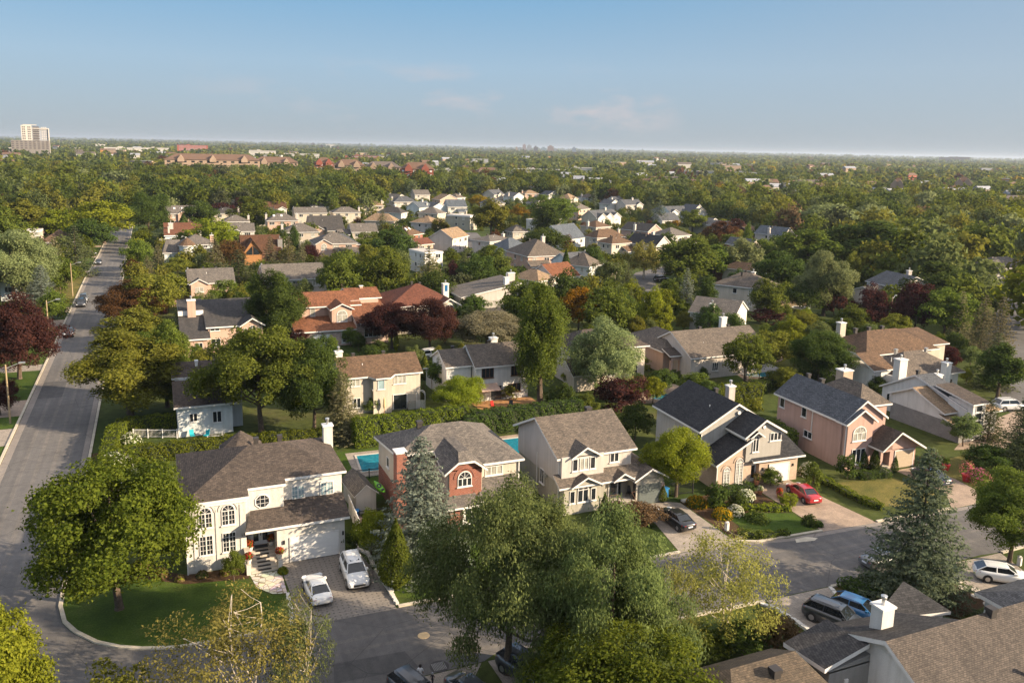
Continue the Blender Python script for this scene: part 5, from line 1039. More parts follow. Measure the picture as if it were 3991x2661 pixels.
TREES = [
('locust', 'locust', -4.02, 68.15, 13.29, 6.99, 0, 0, 'big yellow-green locust tree on the corner lawn'),
('willow', 'olive', 21.67, 49.21, 14.4, 6.75, 0, 0, 'big grey-green willow overhanging the street in front of the brick gable house'),
('willow', 'olive', 26.16, 42.7, 15.05, 5.56, 0, 1, 'grey-green willow leaning over the driveway in front of the tan house'),
('locust', 'locust', 23.86, 37.37, 10.17, 6.18, 0, 1, 'yellowing locust crown at the bottom edge below the willows'),
('oval', 'lime', -9.73, 50.45, 11.34, 3.09, 0, 2, 'bright lime green tree cut by the lower left corner'),
('birch', 'birch', 3.91, 50.62, 9.85, 5.61, 0, 0, 'white-stemmed birch with thin olive leaves before the corner house lawn'),
('birch', 'olive', 7.3, 50.17, 9.13, 2.55, 0, 1, 'darker birch hanging over the white coupe'),
('birch', 'birch', 38.19, 46.44, 10.19, 4.84, 0, 2, 'bushy golden birch at the front of the grey foreground roofs'),
('birch', 'birch', 34.12, 46.84, 8.17, 2.26, 0, 1, 'slender birch half merged with the willow'),
('shrub', 'ygreen', -3.8, 52.81, 4.5, 2.63, 0, 0, 'yellow-green bush at the bottom edge left of the birch'),
('shrub', 'drybrown', 42.0, 44.53, 3.09, 1.97, 0, 1, 'rusty brown feathery shrub beside the paved drive'),
('spruce', 'spruce', 57.76, 45.79, 13.74, 4.96, 0, 0, 'huge blue-green spruce standing at the road bend'),
('spruce', 'bluespruce', 20.55, 66.52, 12.25, 4.97, 0, 1, 'tall blue spruce beside the brick chimney'),
('column', 'cedar', 17.38, 63.33, 6.31, 1.54, 0, 0, 'clipped conical cedar beside the hexagon paved drive'),
('round', 'lime', 16.8, 69.69, 4.66, 1.57, 1, 0, 'small lime green tree between corner house and blue spruce'),
('shrub', 'dgreen', 15.28, 71.16, 2.15, 0.86, 1, 2, 'dark round yew at the corner of the double garage'),
('round', 'green', 4.84, 69.31, 2.9, 1.09, 1, 1, 'small ball-headed tree in the bed by the entrance steps'),
('round', 'lime', 50.77, 70.88, 7.98, 3.72, 0, 1, 'lime to orange tinged tree in the gap between tan and twin gable houses'),
('locust', 'green', 71.72, 47.37, 9.1, 4.59, 0, 2, 'dark green tree over the road at the right edge'),
('column', 'dgreen', 41.27, 69.79, 2.38, 0.55, 1, 1, 'dark pointed cedar beside the tan house porch'),
('column', 'green', 48.62, 70.24, 1.97, 0.57, 1, 2, 'small round-topped cedar by the grey garage door'),
('shrub', 'drybrown', 43.6, 66.23, 2.54, 2.2, 0, 2, 'russet leaved shrub in front of the tan house steps'),
('shrub', 'purple', 41.89, 68.46, 1.88, 1.48, 1, 3, 'purple barberry below the porch railing'),
('spruce', 'sprucetop', 20.57, 100.33, 9.22, 3.14, 0, 2, 'pale dusty spruce against the end of the beige house'),
('tall', 'green', 51.11, 106.36, 18.21, 3.86, 0, 0, 'towering dark poplar beside the white stepped house'),
('round', 'pale', 62.01, 107.21, 11.6, 5.88, 0, 2, 'silvery pale maple in front of the cream hidden house'),
('shrub', 'purple', 60.45, 98.71, 5.35, 3.97, 0, 0, 'plum purple bush under the silvery maple'),
('round', 'lime', 38.83, 106.36, 5.3, 3.88, 0, 0, 'sunlit lime bush tree in front of the white stepped house'),
('round', 'dgreen', 56.03, 87.85, 4.98, 2.5, 1, 2, 'round dark shrub tree behind the tan gable roof'),
('round', 'silver', 55.33, 138.59, 7.62, 7.24, 0, 1, 'silver leaved olive tree beyond the white stepped house'),
('round', 'purple', 39.35, 145.62, 8.84, 5.54, 0, 1, 'dark plum maple in front of the red roofed house'),
('round', 'purple', 45.03, 140.27, 10.29, 5.2, 0, 0, 'second plum maple by the arched window of the red roofed house'),
('column', 'lime', 39.57, 143.45, 4.71, 0.53, 1, 0, 'thin yellow-green pillar cedar under the plum maples'),
('locust', 'green', 11.56, 107.39, 14.33, 7.92, 0, 2, 'feathery green locust beside the white house back'),
('round', 'dgreen', 17.98, 105.08, 12.92, 4.95, 0, 3, 'dense dark maple with a thick crown next to the locust'),
('oval', 'ygreen', -3.98, 118.14, 11.76, 7.39, 0, 1, 'broad olive tree overhanging the long street'),
('oval', 'green', 0.58, 121.96, 12.48, 4.35, 0, 0, 'green tree just behind the broad olive street tree'),
('round', 'brown', -4.96, 180.3, 8.87, 7.12, 0, 2, 'brown copper beech on the right side of the long street'),
('locust', 'ygreen', -1.17, 180.41, 10.99, 6.33, 1, 0, 'yellow-green locust behind the copper beech'),
('oval', 'ygreen', -4.84, 160.17, 7.31, 5.17, 1, 2, 'olive tree between copper beech and street'),
('spruce', 'spruce', 3.56, 160.94, 6.94, 2.1, 1, 0, 'thin blue-grey spruce at the corner of the peach house'),
('oval', 'dgreen', 20.07, 155.54, 14.1, 5.62, 0, 0, 'tall glossy dark maple between peach and rust tiled houses'),
('locust', 'green', 39.13, 187.66, 13.62, 6.27, 1, 1, 'fresh green locust above the rust tile roof'),
('round', 'green', 49.41, 187.35, 14.39, 5.94, 1, 1, 'loose green tree left of the yellow-tipped spruce'),
('spruce', 'sprucetop', 60.57, 189.87, 13.82, 5.29, 1, 1, 'spruce with yellow-tipped branches by the white flat roof'),
('round', 'dgreen', 57.1, 174.17, 9.86, 5.09, 1, 3, 'dark maple below the yellow-tipped spruce'),
('spruce', 'dspruce', 75.33, 205.39, 9.7, 2.54, 1, 2, 'slim spruce above the row of cedars'),
('round', 'purple', 74.79, 212.98, 6.03, 2.36, 1, 2, 'small purplish tree next to the slim spruce'),
('round', 'dgreen', 77.68, 201.15, 9.81, 5.02, 1, 0, 'dark broad tree left of the large pink brick house'),
('column', 'dgreen', 101.68, 197.86, 10.67, 1.81, 1, 0, 'pointed dark cedar in front of the slate wing'),
('round', 'dgreen', 82.13, 158.88, 10.9, 5.49, 1, 2, 'very dark maple next to the orange tree'),
('round', 'orange', 77.64, 144.62, 10.23, 4.33, 1, 1, 'orange turning maple, half green, in the middle of the picture'),
('round', 'green', 82.34, 141.06, 10.58, 6.23, 1, 3, 'spreading green tree right of the orange maple'),
('round', 'lime', 94.34, 143.51, 9.0, 3.32, 1, 2, 'bright lime tree at the bend of the middle road'),
('locust', 'green', 67.87, 147.77, 11.92, 6.2, 1, 1, 'fresh green tree in front of the grey house with the long roof edge'),
('oval', 'green', 67.81, 139.93, 11.01, 2.74, 1, 1, 'narrow green tree at the foot of the poplar'),
('birch', 'birch', 131.17, 205.31, 12.14, 5.66, 1, 0, 'two-stemmed birch on the middle road'),
('oval', 'green', 134.26, 188.55, 13.85, 8.75, 1, 1, 'big light green tree above the middle road bend'),
('birch', 'olive', 108.53, 185.32, 9.7, 5.94, 1, 1, 'grey-green birch left of the middle road'),
('spruce', 'bluespruce', 110.72, 155.02, 11.33, 3.21, 1, 1, 'slim blue spruce by the middle road'),
('tall', 'dgreen', 112.3, 149.45, 9.81, 2.73, 1, 1, 'dark pillar oak beside the small white gable house'),
('round', 'dgreen', 146.03, 164.42, 12.82, 7.04, 1, 0, 'dense green tree left of the pale maple by the trampoline'),
('oval', 'pale', 142.24, 145.26, 15.23, 6.52, 0, 1, 'tall pale maple behind the trampoline'),
('shrub', 'purple', 144.79, 144.47, 7.16, 3.1, 1, 1, 'small wine red tree next to the trampoline'),
('round', 'purple', 136.3, 125.73, 10.52, 4.44, 1, 2, 'nearly black plum maple beside the lamp post'),
('round', 'purple', 145.52, 122.75, 11.48, 5.0, 1, 3, 'big nearly black plum maple right of the white gabled house'),
('oval', 'ygreen', 177.76, 172.35, 10.95, 2.45, 1, 0, 'thin brownish tree standing in front of the dark wood'),
('oval', 'dgreen', 200.83, 186.06, 17.84, 15.09, 1, 1, 'broad dark green tree in the wood behind the plum maples'),
('oval', 'pale', 211.21, 183.19, 15.96, 8.92, 1, 2, 'pale topped tree in the wood near the right'),
('round', 'pale', 260.29, 266.46, 17.45, 15.09, 1, 1, 'silver shimmering willow tree in the wood'),
('locust', 'green', 148.03, 117.74, 11.25, 6.63, 1, 2, 'light green locust beside the spruce group'),
('spruce', 'sprucetop', 147.62, 113.84, 11.01, 3.02, 1, 0, 'first brown-tipped spruce of the group at the right'),
('spruce', 'sprucetop', 145.16, 107.09, 11.64, 3.63, 1, 1, 'middle brown-tipped spruce of the group at the right'),
('spruce', 'sprucetop', 141.93, 101.21, 12.53, 3.73, 1, 2, 'last brown-tipped spruce of the group beside the side road'),
('spruce', 'dspruce', 124.98, 89.15, 9.36, 4.5, 1, 0, 'dark spruce with drooping limbs below the brown-tipped group'),
('oval', 'dgreen', 119.91, 84.59, 8.61, 3.89, 1, 3, 'dark green tree by the side road at the right edge'),
('spruce', 'dspruce', 100.77, 71.68, 5.92, 2.85, 1, 1, 'feathery young larch beside the angular house'),
('spruce', 'dspruce', 94.68, 62.62, 10.14, 3.57, 0, 2, 'deep green spruce cut by the right edge'),
('round', 'green', 85.47, 102.82, 9.22, 3.95, 1, 1, 'small garden maple beside the kidney pool'),
('round', 'ygreen', 97.38, 109.9, 7.29, 4.11, 1, 0, 'rounded yellow-edged tree behind the garden maple'),
('round', 'dgreen', 97.02, 98.83, 9.61, 5.11, 0, 1, 'dark green ash tree on the lawn behind the pink house'),
('round', 'ygreen', 89.99, 98.71, 4.22, 2.76, 1, 3, 'olive bush tree next to the gazebo'),
('shrub', 'purple', 122.95, 141.25, 3.87, 3.83, 1, 2, 'wine red shrub bed by the white gable house'),
('round', 'ygreen', 122.16, 130.28, 5.02, 4.7, 1, 2, 'olive green tree under the trampoline fence'),
('round', 'dgreen', 90.6, 64.12, 3.23, 2.98, 1, 3, 'dark broad shrub tree above the pink flower pots'),
('shrub', 'dgreen', 72.42, 68.01, 3.14, 1.35, 1, 0, 'rounded evergreen before the pink house window'),
('column', 'dgreen', 76.81, 69.93, 2.44, 0.69, 1, 0, 'first of two small cedars by the pink house door'),
('column', 'dgreen', 77.62, 68.9, 2.96, 0.69, 1, 1, 'second small cedar, right beside the pink porch'),
('column', 'dgreen', 79.37, 67.54, 2.14, 0.47, 1, 2, 'little pointed cedar at the pink house garage'),
('round', 'green', 62.68, 69.61, 2.06, 1.36, 1, 2, 'small crab apple in front of the white garage door'),
('shrub', 'dgreen', 53.22, 66.99, 3.14, 1.31, 1, 1, 'dense shrub at the arched windows of the twin gable house'),
('round', 'green', 77.98, 76.51, 5.73, 2.29, 1, 1, 'thick green hedge tree between twin gable and pink houses'),
('shrub', 'green', 66.26, 66.98, 3.55, 1.14, 1, 3, 'vine clad shrub at the twin gable house garage corner'),
('shrub', 'lime', 60.38, 64.31, 1.79, 1.02, 0, 0, 'clipped yellow box ball beside the red car'),
('round', 'pale', -29.57, 213.9, 16.75, 9.43, 0, 3, 'pale silver maple left of the long street'),
('spruce', 'bluespruce', -22.03, 194.69, 11.17, 4.95, 0, 1, 'stout blue spruce on the left verge'),
('round', 'purple', -20.24, 144.4, 12.85, 6.87, 0, 2, 'purple-brown maple at the left edge by the lamp post'),
('oval', 'green', -21.4, 223.25, 9.46, 4.05, 1, 2, 'green tree between blue spruce and the far lamp post'),
('spruce', 'sprucetop', -23.04, 233.49, 13.12, 4.69, 1, 0, 'light-tipped spruce behind the far lamp post'),
('spruce', 'dspruce', -19.68, 250.9, 14.17, 6.0, 1, 1, 'dark spruce close to the left kerb'),
('round', 'dgreen', -19.27, 306.02, 11.24, 7.55, 1, 0, 'dark street tree above the parked black car'),
('round', 'lime', -16.33, 328.26, 15.78, 11.9, 1, 1, 'vivid green maple where the long street ends'),
('round', 'dgreen', -37.69, 362.53, 10.0, 11.07, 1, 2, 'dark tree in front of the brown roofed house across the street'),
('locust', 'lime', -26.85, 330.61, 13.07, 9.61, 1, 0, 'light green locust left of the vivid green maple'),
('spruce', 'dspruce', -31.16, 378.13, 12.61, 2.92, 1, 2, 'thin spruce in front of the brick house across the street'),
('oval', 'ygreen', -42.03, 334.01, 15.21, 10.72, 1, 3, 'brownish olive tree at the far left behind the peach house'),
('oval', 'green', -41.12, 287.57, 16.96, 7.58, 1, 0, 'green tree at the left picture edge above the brown roof'),
('round', 'dgreen', -2.09, 347.21, 17.46, 10.05, 0, 0, 'great dark tree at the end of the long street'),
('column', 'dgreen', 10.59, 339.86, 9.64, 3.15, 1, 1, 'dark pointed tree beside the brown flat-roofed house'),
('round', 'dgreen', 17.42, 359.81, 13.59, 7.51, 1, 1, 'round dark tree behind the brown flat-roofed house'),
('locust', 'lime', 18.0, 288.88, 12.5, 7.97, 1, 2, 'golden lime tree above the turret house'),
('round', 'purple', 30.66, 418.56, 8.28, 7.52, 1, 0, 'purple tree beside the slate house by the wood'),
('oval', 'green', 37.53, 364.86, 14.63, 9.55, 1, 2, 'tall green maple in front of the wood edge'),
('round', 'purple', 39.63, 429.42, 10.26, 4.24, 1, 3, 'dark purple tree next to the tall green maple'),
('spruce', 'sprucetop', 14.88, 237.45, 11.92, 4.3, 1, 0, 'light-tipped spruce in front of the turret house garage'),
('round', 'brown', 19.54, 248.56, 9.66, 4.49, 1, 1, 'copper leaved tree right of the turret house'),
('spruce', 'dspruce', 18.68, 211.55, 11.34, 6.72, 1, 2, 'broad brownish larch below the chalet'),
('spruce', 'sprucetop', 30.55, 245.6, 10.99, 3.67, 1, 1, 'light-tipped spruce before the chalet'),
('spruce', 'sprucetop', 35.52, 244.27, 10.77, 3.98, 1, 2, 'second light-tipped spruce, right of the chalet chimney'),
('spruce', 'sprucetop', 39.21, 243.28, 9.16, 2.7, 1, 0, 'third and smallest light-tipped spruce near the chalet'),
('tall', 'dgreen', 42.13, 277.29, 10.47, 2.12, 1, 0, 'narrow dark poplar rising between the light-tipped spruces'),
('round', 'purple', 42.74, 251.43, 7.25, 2.81, 1, 1, 'red-leaved tree left of the peach arch-window house'),
('round', 'purple', 33.6, 213.84, 5.63, 3.91, 1, 2, 'purple leaved tree in front of the long grey roof'),
('column', 'green', 10.63, 203.58, 3.82, 1.07, 1, 2, 'clipped round cedar on the pink brick house wall'),
('round', 'ygreen', 5.57, 240.02, 5.95, 4.88, 1, 1, 'olive tree in front of the turret house'),
('spruce', 'sprucetop', 0.72, 245.31, 9.01, 3.64, 1, 1, 'golden-brown spruce right of the long street'),
('spruce', 'sprucetop', -2.02, 238.29, 6.99, 3.07, 1, 2, 'lower golden spruce close to the right kerb'),
('locust', 'green', -4.51, 255.02, 9.88, 4.59, 1, 1, 'green street tree on the right kerb of the long street'),
('locust', 'ygreen', 3.47, 201.19, 7.52, 6.45, 1, 2, 'yellow-green locust left of the pink brick house'),
('locust', 'green', 46.22, 363.18, 9.22, 7.42, 1, 0, 'small green tree with red edge above the chalet roof'),
('tall', 'green', 77.96, 465.91, 13.11, 3.0, 1, 1, 'single narrow poplar in front of the wood'),
('spruce', 'dspruce', 85.08, 328.97, 11.46, 4.15, 1, 1, 'dark spruce in front of the beige bungalow'),
('round', 'green', 66.0, 271.39, 8.75, 5.67, 1, 0, 'green leafy tree at the beige bungalow corner'),
('round', 'dgreen', 68.24, 249.59, 12.22, 7.89, 1, 2, 'full dark maple in front of the red brick house'),
('oval', 'ygreen', 54.42, 226.52, 9.8, 4.06, 1, 2, 'olive tree left of the full dark maple'),
('column', 'dgreen', 62.66, 284.03, 6.8, 1.35, 1, 0, 'pencil cedar beside the blunt slate roof'),
('column', 'dgreen', 95.43, 369.64, 4.35, 1.1, 2, 1, 'pencil cedar in front of the tan hipped house'),
('round', 'dgreen', 99.69, 343.45, 6.52, 6.42, 1, 3, 'dark low tree beside the taupe cube house'),
('oval', 'ygreen', 122.95, 304.77, 16.36, 8.57, 1, 3, 'wide olive tree right of the taupe cube house'),
('oval', 'ygreen', 108.32, 324.1, 8.06, 4.16, 1, 0, 'thin olive tree on the corner by the gable house'),
('round', 'orange', 175.18, 395.38, 7.9, 6.25, 1, 2, 'rusty orange maple among the far houses'),
('tall', 'dgreen', 141.65, 292.97, 17.04, 5.84, 1, 2, 'tall dark double spruce-like tree at the centre'),
('round', 'dgreen', 123.65, 257.16, 10.55, 8.27, 1, 1, 'wide dark base tree under the tall double tree'),
('locust', 'green', 170.95, 349.37, 16.22, 13.5, 1, 2, 'feathery willow behind the tall dark double tree'),
('round', 'yellow', 181.17, 469.67, 8.63, 6.54, 1, 0, 'yellow leaved tree among the distant roofs'),
('round', 'yellow', 292.42, 421.76, 6.54, 6.82, 2, 1, 'yellow crown beside the slate terrace'),
('round', 'lime', 160.55, 313.17, 5.54, 4.07, 2, 2, 'yellow-green bush tree by the brown hipped house'),
('spruce', 'spruce', 224.64, 350.44, 12.22, 6.14, 1, 0, 'left one of the twin dark spruces'),
('spruce', 'spruce', 227.9, 345.33, 13.6, 6.1, 1, 1, 'right one of the twin dark spruces'),
('spruce', 'spruce', 255.04, 461.0, 13.6, 4.39, 2, 2, 'spruce left of the slate terrace'),
('round', 'green', 228.21, 317.91, 11.0, 7.92, 1, 0, 'round fresh green tree before the slate terrace end'),
('round', 'brown', 203.36, 264.16, 11.04, 6.56, 1, 3, 'round dark brown-green maple beside the peach gabled house'),
('round', 'orange', 232.69, 337.81, 4.22, 3.8, 2, 3, 'copper orange shrub below the slate terrace'),
('round', 'purple', 233.07, 292.63, 9.08, 4.33, 2, 1, 'wine red tree behind the round dark maple'),
('round', 'dgreen', 116.31, 209.42, 9.53, 3.83, 1, 3, 'very dark oak in front of the cream pillared porch house'),
('oval', 'pale', 155.07, 190.41, 13.18, 6.78, 1, 0, 'light willow-green tree above the slate hipped house'),
('round', 'purple', 172.61, 222.46, 7.22, 4.08, 1, 0, 'wine red tree above the slate hipped house'),
('round', 'green', 174.95, 206.83, 10.98, 5.5, 1, 3, 'light green tree right of the slate hipped house'),
('tall', 'green', 204.62, 250.0, 11.11, 2.06, 1, 1, 'narrow young poplar before the slate blue gable house'),
('oval', 'green', 179.75, 191.89, 15.06, 11.45, 1, 0, 'massive green tree at the near edge of the right wood'),
('oval', 'green', 146.88, 192.72, 11.26, 6.34, 1, 2, 'leafy green tree right of the middle road'),
('round', 'dgreen', 131.02, 162.75, 8.65, 3.65, 1, 2, 'dark bush tree left of the grey hipped house'),
('round', 'dgreen', 38.9, 115.26, 6.11, 2.53, 1, 1, 'dark bushy tree between the beige and the white stepped house'),
('column', 'green', 38.77, 123.64, 4.32, 1.0, 1, 0, 'green pillar cedar at the end wall of the beige house'),
('round', 'green', 27.01, 110.54, 2.54, 1.7, 1, 2, 'small tree against the bay window of the beige house'),
('oval', 'dgreen', 52.31, 101.59, 4.18, 2.56, 1, 0, 'dark yew clump at the foot of the towering poplar'),
('round', 'green', 54.17, 97.85, 3.47, 2.0, 1, 2, 'leafy bush between poplar and plum purple bush'),
('round', 'dgreen', 70.87, 104.13, 4.15, 2.61, 1, 1, 'dark shrubbery tree along the pinkish house wall'),
('round', 'green', 76.06, 102.32, 3.47, 3.02, 1, 3, 'green bush tree at the corner of the pinkish house'),
('round', 'ygreen', 51.22, 125.55, 4.52, 2.8, 1, 3, 'yellowish bush tree left of the silver olive'),
('oval', 'green', 108.86, 158.22, 8.13, 3.36, 1, 0, 'light green tree between birch and slim blue spruce'),
('round', 'dgreen', 103.61, 136.26, 6.33, 3.51, 1, 2, 'dark tree at the white gable house corner'),
('oval', 'green', 124.07, 143.3, 9.75, 4.43, 1, 1, 'green tree right of the grey brown hipped house'),
('round', 'dgreen', 138.19, 146.51, 8.66, 5.29, 1, 0, 'dark tree left of the tall pale maple'),
('round', 'green', 130.89, 125.36, 6.79, 4.24, 1, 2, 'bushy green tree below the first plum maple'),
('oval', 'ygreen', 131.42, 115.31, 6.87, 3.58, 1, 0, 'yellowish tree between the plum maples and brown roofs'),
('oval', 'dgreen', 171.45, 138.94, 12.54, 8.35, 1, 2, 'large dark tree behind the plum maples at the right'),
('oval', 'green', 91.17, 224.86, 9.04, 4.94, 1, 2, 'upright green tree in front of the slate hipped grey house'),
('round', 'dgreen', 54.91, 156.11, 6.31, 2.91, 1, 1, 'dark tree right of the plum maples'),
('round', 'green', 78.93, 184.4, 8.63, 4.09, 1, 3, 'rounded tree above the grey roof edge house'),
('spruce', 'dspruce', 107.79, 175.81, 9.86, 3.07, 1, 2, 'dark spruce left of the two-stemmed birch'),
('round', 'green', 13.7, 187.54, 7.69, 3.84, 1, 0, 'green tree behind the charcoal roofed peach house'),
('oval', 'dgreen', 15.47, 168.71, 7.89, 2.98, 1, 1, 'dark upright tree beside the charcoal roofed peach house'),
('round', 'ygreen', 5.82, 127.95, 6.68, 3.41, 1, 3, 'yellowish tree at the back of the white deck house'),
('locust', 'green', 3.28, 117.92, 6.77, 2.81, 1, 1, 'feathery tree between street hedge and white deck house'),
('shrub', 'green', 35.95, 45.84, 2.46, 2.27, 1, 1, 'leafy shrub under the bushy golden birch'),
('shrub', 'dgreen', 38.86, 44.7, 2.8, 1.91, 1, 2, 'dark shrub between golden birch and rusty brown feathery shrub'),
('round', 'dgreen', 33.66, 45.32, 3.1, 1.66, 1, 0, 'dark round bush below the slender birch')]
FAR = [
(69.23, 2438.07, -0.044, 77.82, 22.0, 23.67, 'brickred', 'long red block rising above the left wood'),
(12.64, 849.83, -0.065, 85.39, 24.0, 24.58, 'brownroof', 'long brown-roofed apartment row beyond the left wood'),
(98.63, 911.73, -0.132, 45.32, 20.0, 21.79, 'brownroof', 'shorter brown-roofed apartment wing with little turrets'),
(151.46, 852.36, -0.187, 18.85, 16.0, 22.99, 'brickapt', 'brown-roofed brick apartments, left of the dark block'),
(164.5, 821.63, -0.215, 29.55, 18.0, 21.91, 'tanapt', 'tan apartment block with mansard dormers'),
(341.46, 1595.52, -0.23, 62.63, 25.0, 15.31, 'rustblock', 'dark and rust coloured block behind the brick apartments'),
(195.24, 823.27, -0.254, 35.3, 18.0, 20.36, 'darkapt', 'dark hipped apartment block left of the red brick one'),
(192.25, 682.5, -0.294, 27.77, 16.0, 22.97, 'brickapt', 'red brick apartment house with rows of white windows'),
(277.93, 856.49, -0.336, 39.7, 20.0, 11.26, 'whitebox', 'long cream low building right of the red brick apartments'),
(192.31, 1845.92, -0.118, 54.53, 18.0, 18.58, 'whitebox', 'white and dark glass school block on the left skyline'),
(263.62, 1849.38, -0.162, 74.97, 20.0, 13.54, 'whitebox', 'low white workshop row left of centre'),
(-12.61, 2322.37, -0.007, 59.99, 16.0, 16.1, 'whitebox', 'pale low houses row behind the left wood'),
(-163.19, 3122.45, 0.048, 29.18, 14.0, 17.29, 'whitebox', 'white block among trees behind the left wood'),
(-101.53, 2289.35, 0.022, 100.89, 14.0, 15.67, 'whitebox', 'white terrace row behind the left wood'),
(410.1, 960.16, -0.439, 73.26, 26.0, 10.38, 'whitebox', 'very long white warehouse in the middle distance'),
(480.82, 944.81, -0.487, 33.78, 26.0, 13.04, 'whitebox', 'bright white warehouse with flat grey roof'),
(465.97, 1246.49, -0.367, 24.32, 18.0, 13.43, 'whitebox', 'white cube building above the warehouse'),
(289.15, 766.16, -0.378, 28.74, 18.0, 17.02, 'tanapt', 'tan brick hall left of the long warehouse'),
(1061.49, 1430.95, -0.656, 62.29, 20.0, 13.75, 'whitebox', 'long white school building on the right'),
(1008.2, 1256.7, -0.682, 18.22, 16.0, 15.19, 'orangebox', 'orange fronted hall beside the white school'),
(668.53, 965.06, -0.612, 15.47, 15.0, 9.97, 'whitebox', 'row of pale bungalows on the right side'),
(674.79, 938.43, -0.634, 25.15, 15.0, 10.74, 'whitebox', 'pale row house strip below the white school'),
(712.94, 913.89, -0.677, 32.91, 15.0, 10.35, 'whitebox', 'pale roofs strip right of the school'),
(521.14, 473.28, -0.839, 7.11, 12.0, 20.42, 'tanapt', 'tan gable end flat building in the right trees'),
(951.88, 806.16, -0.872, 9.14, 12.0, 13.13, 'whitebox', 'white flat-roofed rows on the far right'),
(658.52, 529.33, -0.901, 13.01, 12.0, 19.89, 'tanapt', 'tan flat building right of the white rows'),
(858.69, 632.45, -0.939, 7.27, 12.0, 14.62, 'orangebox', 'orange brick house at the far right'),
(4819.78, 4016.67, -0.89, 176.81, 60.0, 34.93, 'hospital', 'long dark hospital block on the right horizon'),
(5735.55, 4687.36, -0.895, 140.77, 60.0, 39.41, 'hospital', 'brown tower wing of the far hospital'),
(1398.74, 7306.26, -0.194, 75.64, 60.0, 26.75, 'whitetower', 'bright white tower group on the left horizon'),
(70.19, 21018.25, -0.004, 32.42, 8.0, 83.58, 'spire', 'white spire on the left horizon')]
SKYLINE = [
(2395.63, 5500.99, -0.412, 14.6, 40.0, 35.68, 'tanT'),
(2415.77, 5492.18, -0.416, 18.25, 40.0, 32.6, 'greyT'),
(2440.3, 5481.33, -0.421, 23.71, 40.0, 56.6, 'pinkT'),
(2468.71, 5468.59, -0.427, 32.83, 40.0, 51.99, 'greyT'),
(2512.06, 5448.81, -0.434, 29.18, 40.0, 44.0, 'darkT'),
(2558.51, 5427.16, -0.444, 40.1, 40.0, 38.04, 'glassT'),
(2601.01, 5406.92, -0.452, 43.7, 40.0, 49.87, 'brownT'),
(2644.13, 5385.96, -0.458, 14.57, 40.0, 30.84, 'greyT'),
(2757.56, 5328.78, -0.48, 29.05, 40.0, 42.73, 'blueT'),
(2944.4, 5227.86, -0.514, 18.05, 40.0, 34.68, 'blueT'),
(3089.39, 5143.51, -0.543, 26.89, 40.0, 29.52, 'blueT'),
(3300.97, 5010.35, -0.584, 21.24, 40.0, 26.11, 'greyT')]
TOWER = (-208.95, 1737.48, 0.115, 16.74, 24.0, 57.45, -192.7, 1739.36, 0.102, 27.5, 22.0, 52.68, -221.88, 1705.63, 0.112, 59.51, 30.0, 30.55)

# ------------------------------------------------------------------ generic houses of the neighbourhood
for i, (x, y, rot, w, d, ze, roof, rise, wall, rm, fl, lab) in enumerate(HOUSES):
    generic((x, y), rot, w, d, ze, roof, rise, wall, rm, fl, lab, seed=i + 3, group=lab + 's' if lab.startswith('far ') and 'treetops' in lab else None)

# ------------------------------------------------------------------ ground, streets, drives
def big_ground():
    n = 120; R = 26000; b = MB()
    # one sheet: fine near the camera, coarse towards the horizon
    rings = [0, 60, 120, 240, 480, 1000, 2500, 6000, 12000, R]; seg = 48
    for a, c in zip(rings, rings[1:]):
        for k in range(seg):
            t0, t1 = 2 * PI * k / seg, 2 * PI * (k + 1) / seg
            P = lambda r, t: (r * math.cos(t), r * math.sin(t), 0)
            b.poly([P(a, t0), P(c, t0), P(c, t1), P(a, t1)] if a else [(0, 0, 0), P(c, t0), P(c, t1)])
    o = b.build('ground', 'ground', weld=True); tag(o, kind='structure')
big_ground()
corner = [(-8.4, 79.1), (-8.5, 75), (-8.5, 72.5), (-8.5, 70.1), (-8.0, 67.5), (-7.1, 65.7), (-5.6, 63.7), (-4.0, 62.4), (-2.5, 61.6), (-.1, 60.8), (5.9, 60.6)]
far_kerb = corner + [(7.8, 60.5), (16.7, 60.3), (20.5, 60.), (50., 59.8), (52.1, 58.9), (55.4, 58.6), (59.7, 58.5), (66.7, 58.1), (76.7, 57.7), (79., 57.6), (100., 58.5), (130., 64.), (150., 76.)]
near_kerb = [(150., 67.), (130., 55.), (100., 49.5), (72.7, 49.), (70.3, 49.3), (66.8, 49.2), (57.2, 50.), (52.4, 50.1), (45.6, 50.3), (30., 51.), (21.6, 51.6), (20.6, 51.1), (17., 51.1), (0., 51.1), (-5., 50.2), (-7.6, 48.), (-8.4, 44.), (-8.4, 5.)]
sheet('long_street', [(-8.4, 400), (-8.4, 79.1)] + far_kerb[1:] + near_kerb + [(-17.4, 5.), (-17.4, 110.), (-17.3, 246.), (-16.5, 295.), (-16.1, 377.), (-13.5, 397.), (-8.4, 400.)], 'asphalt', .012)
def strip(name, path, w, mat, z):
    L = []; Rr = []
    for i, p in enumerate(path):
        a = path[max(0, i - 1)]; c = path[min(len(path) - 1, i + 1)]; d = math.hypot(c[0] - a[0], c[1] - a[1]); nx, ny = -(c[1] - a[1]) / d, (c[0] - a[0]) / d
        L.append((p[0] + nx * w / 2, p[1] + ny * w / 2)); Rr.append((p[0] - nx * w / 2, p[1] - ny * w / 2))
    b = MB()
    for i in range(len(path) - 1): b.poly([(*Rr[i], 0), (*Rr[i + 1], 0), (*L[i + 1], 0), (*L[i], 0)])
    o = b.build(name, mat, loc=(0, 0, z)); tag(o, kind='structure'); return o
strip('crescent_road', [(111, 164), (118, 181), (126, 199), (138, 213), (160, 226), (190, 236), (220, 262)], 8.5, 'asphalt', .012)
strip('side_road', [(118, 76), (140, 96), (160, 112), (178, 123.5), (205, 143), (240, 170), (290, 206)], 8.5, 'asphalt', .012)
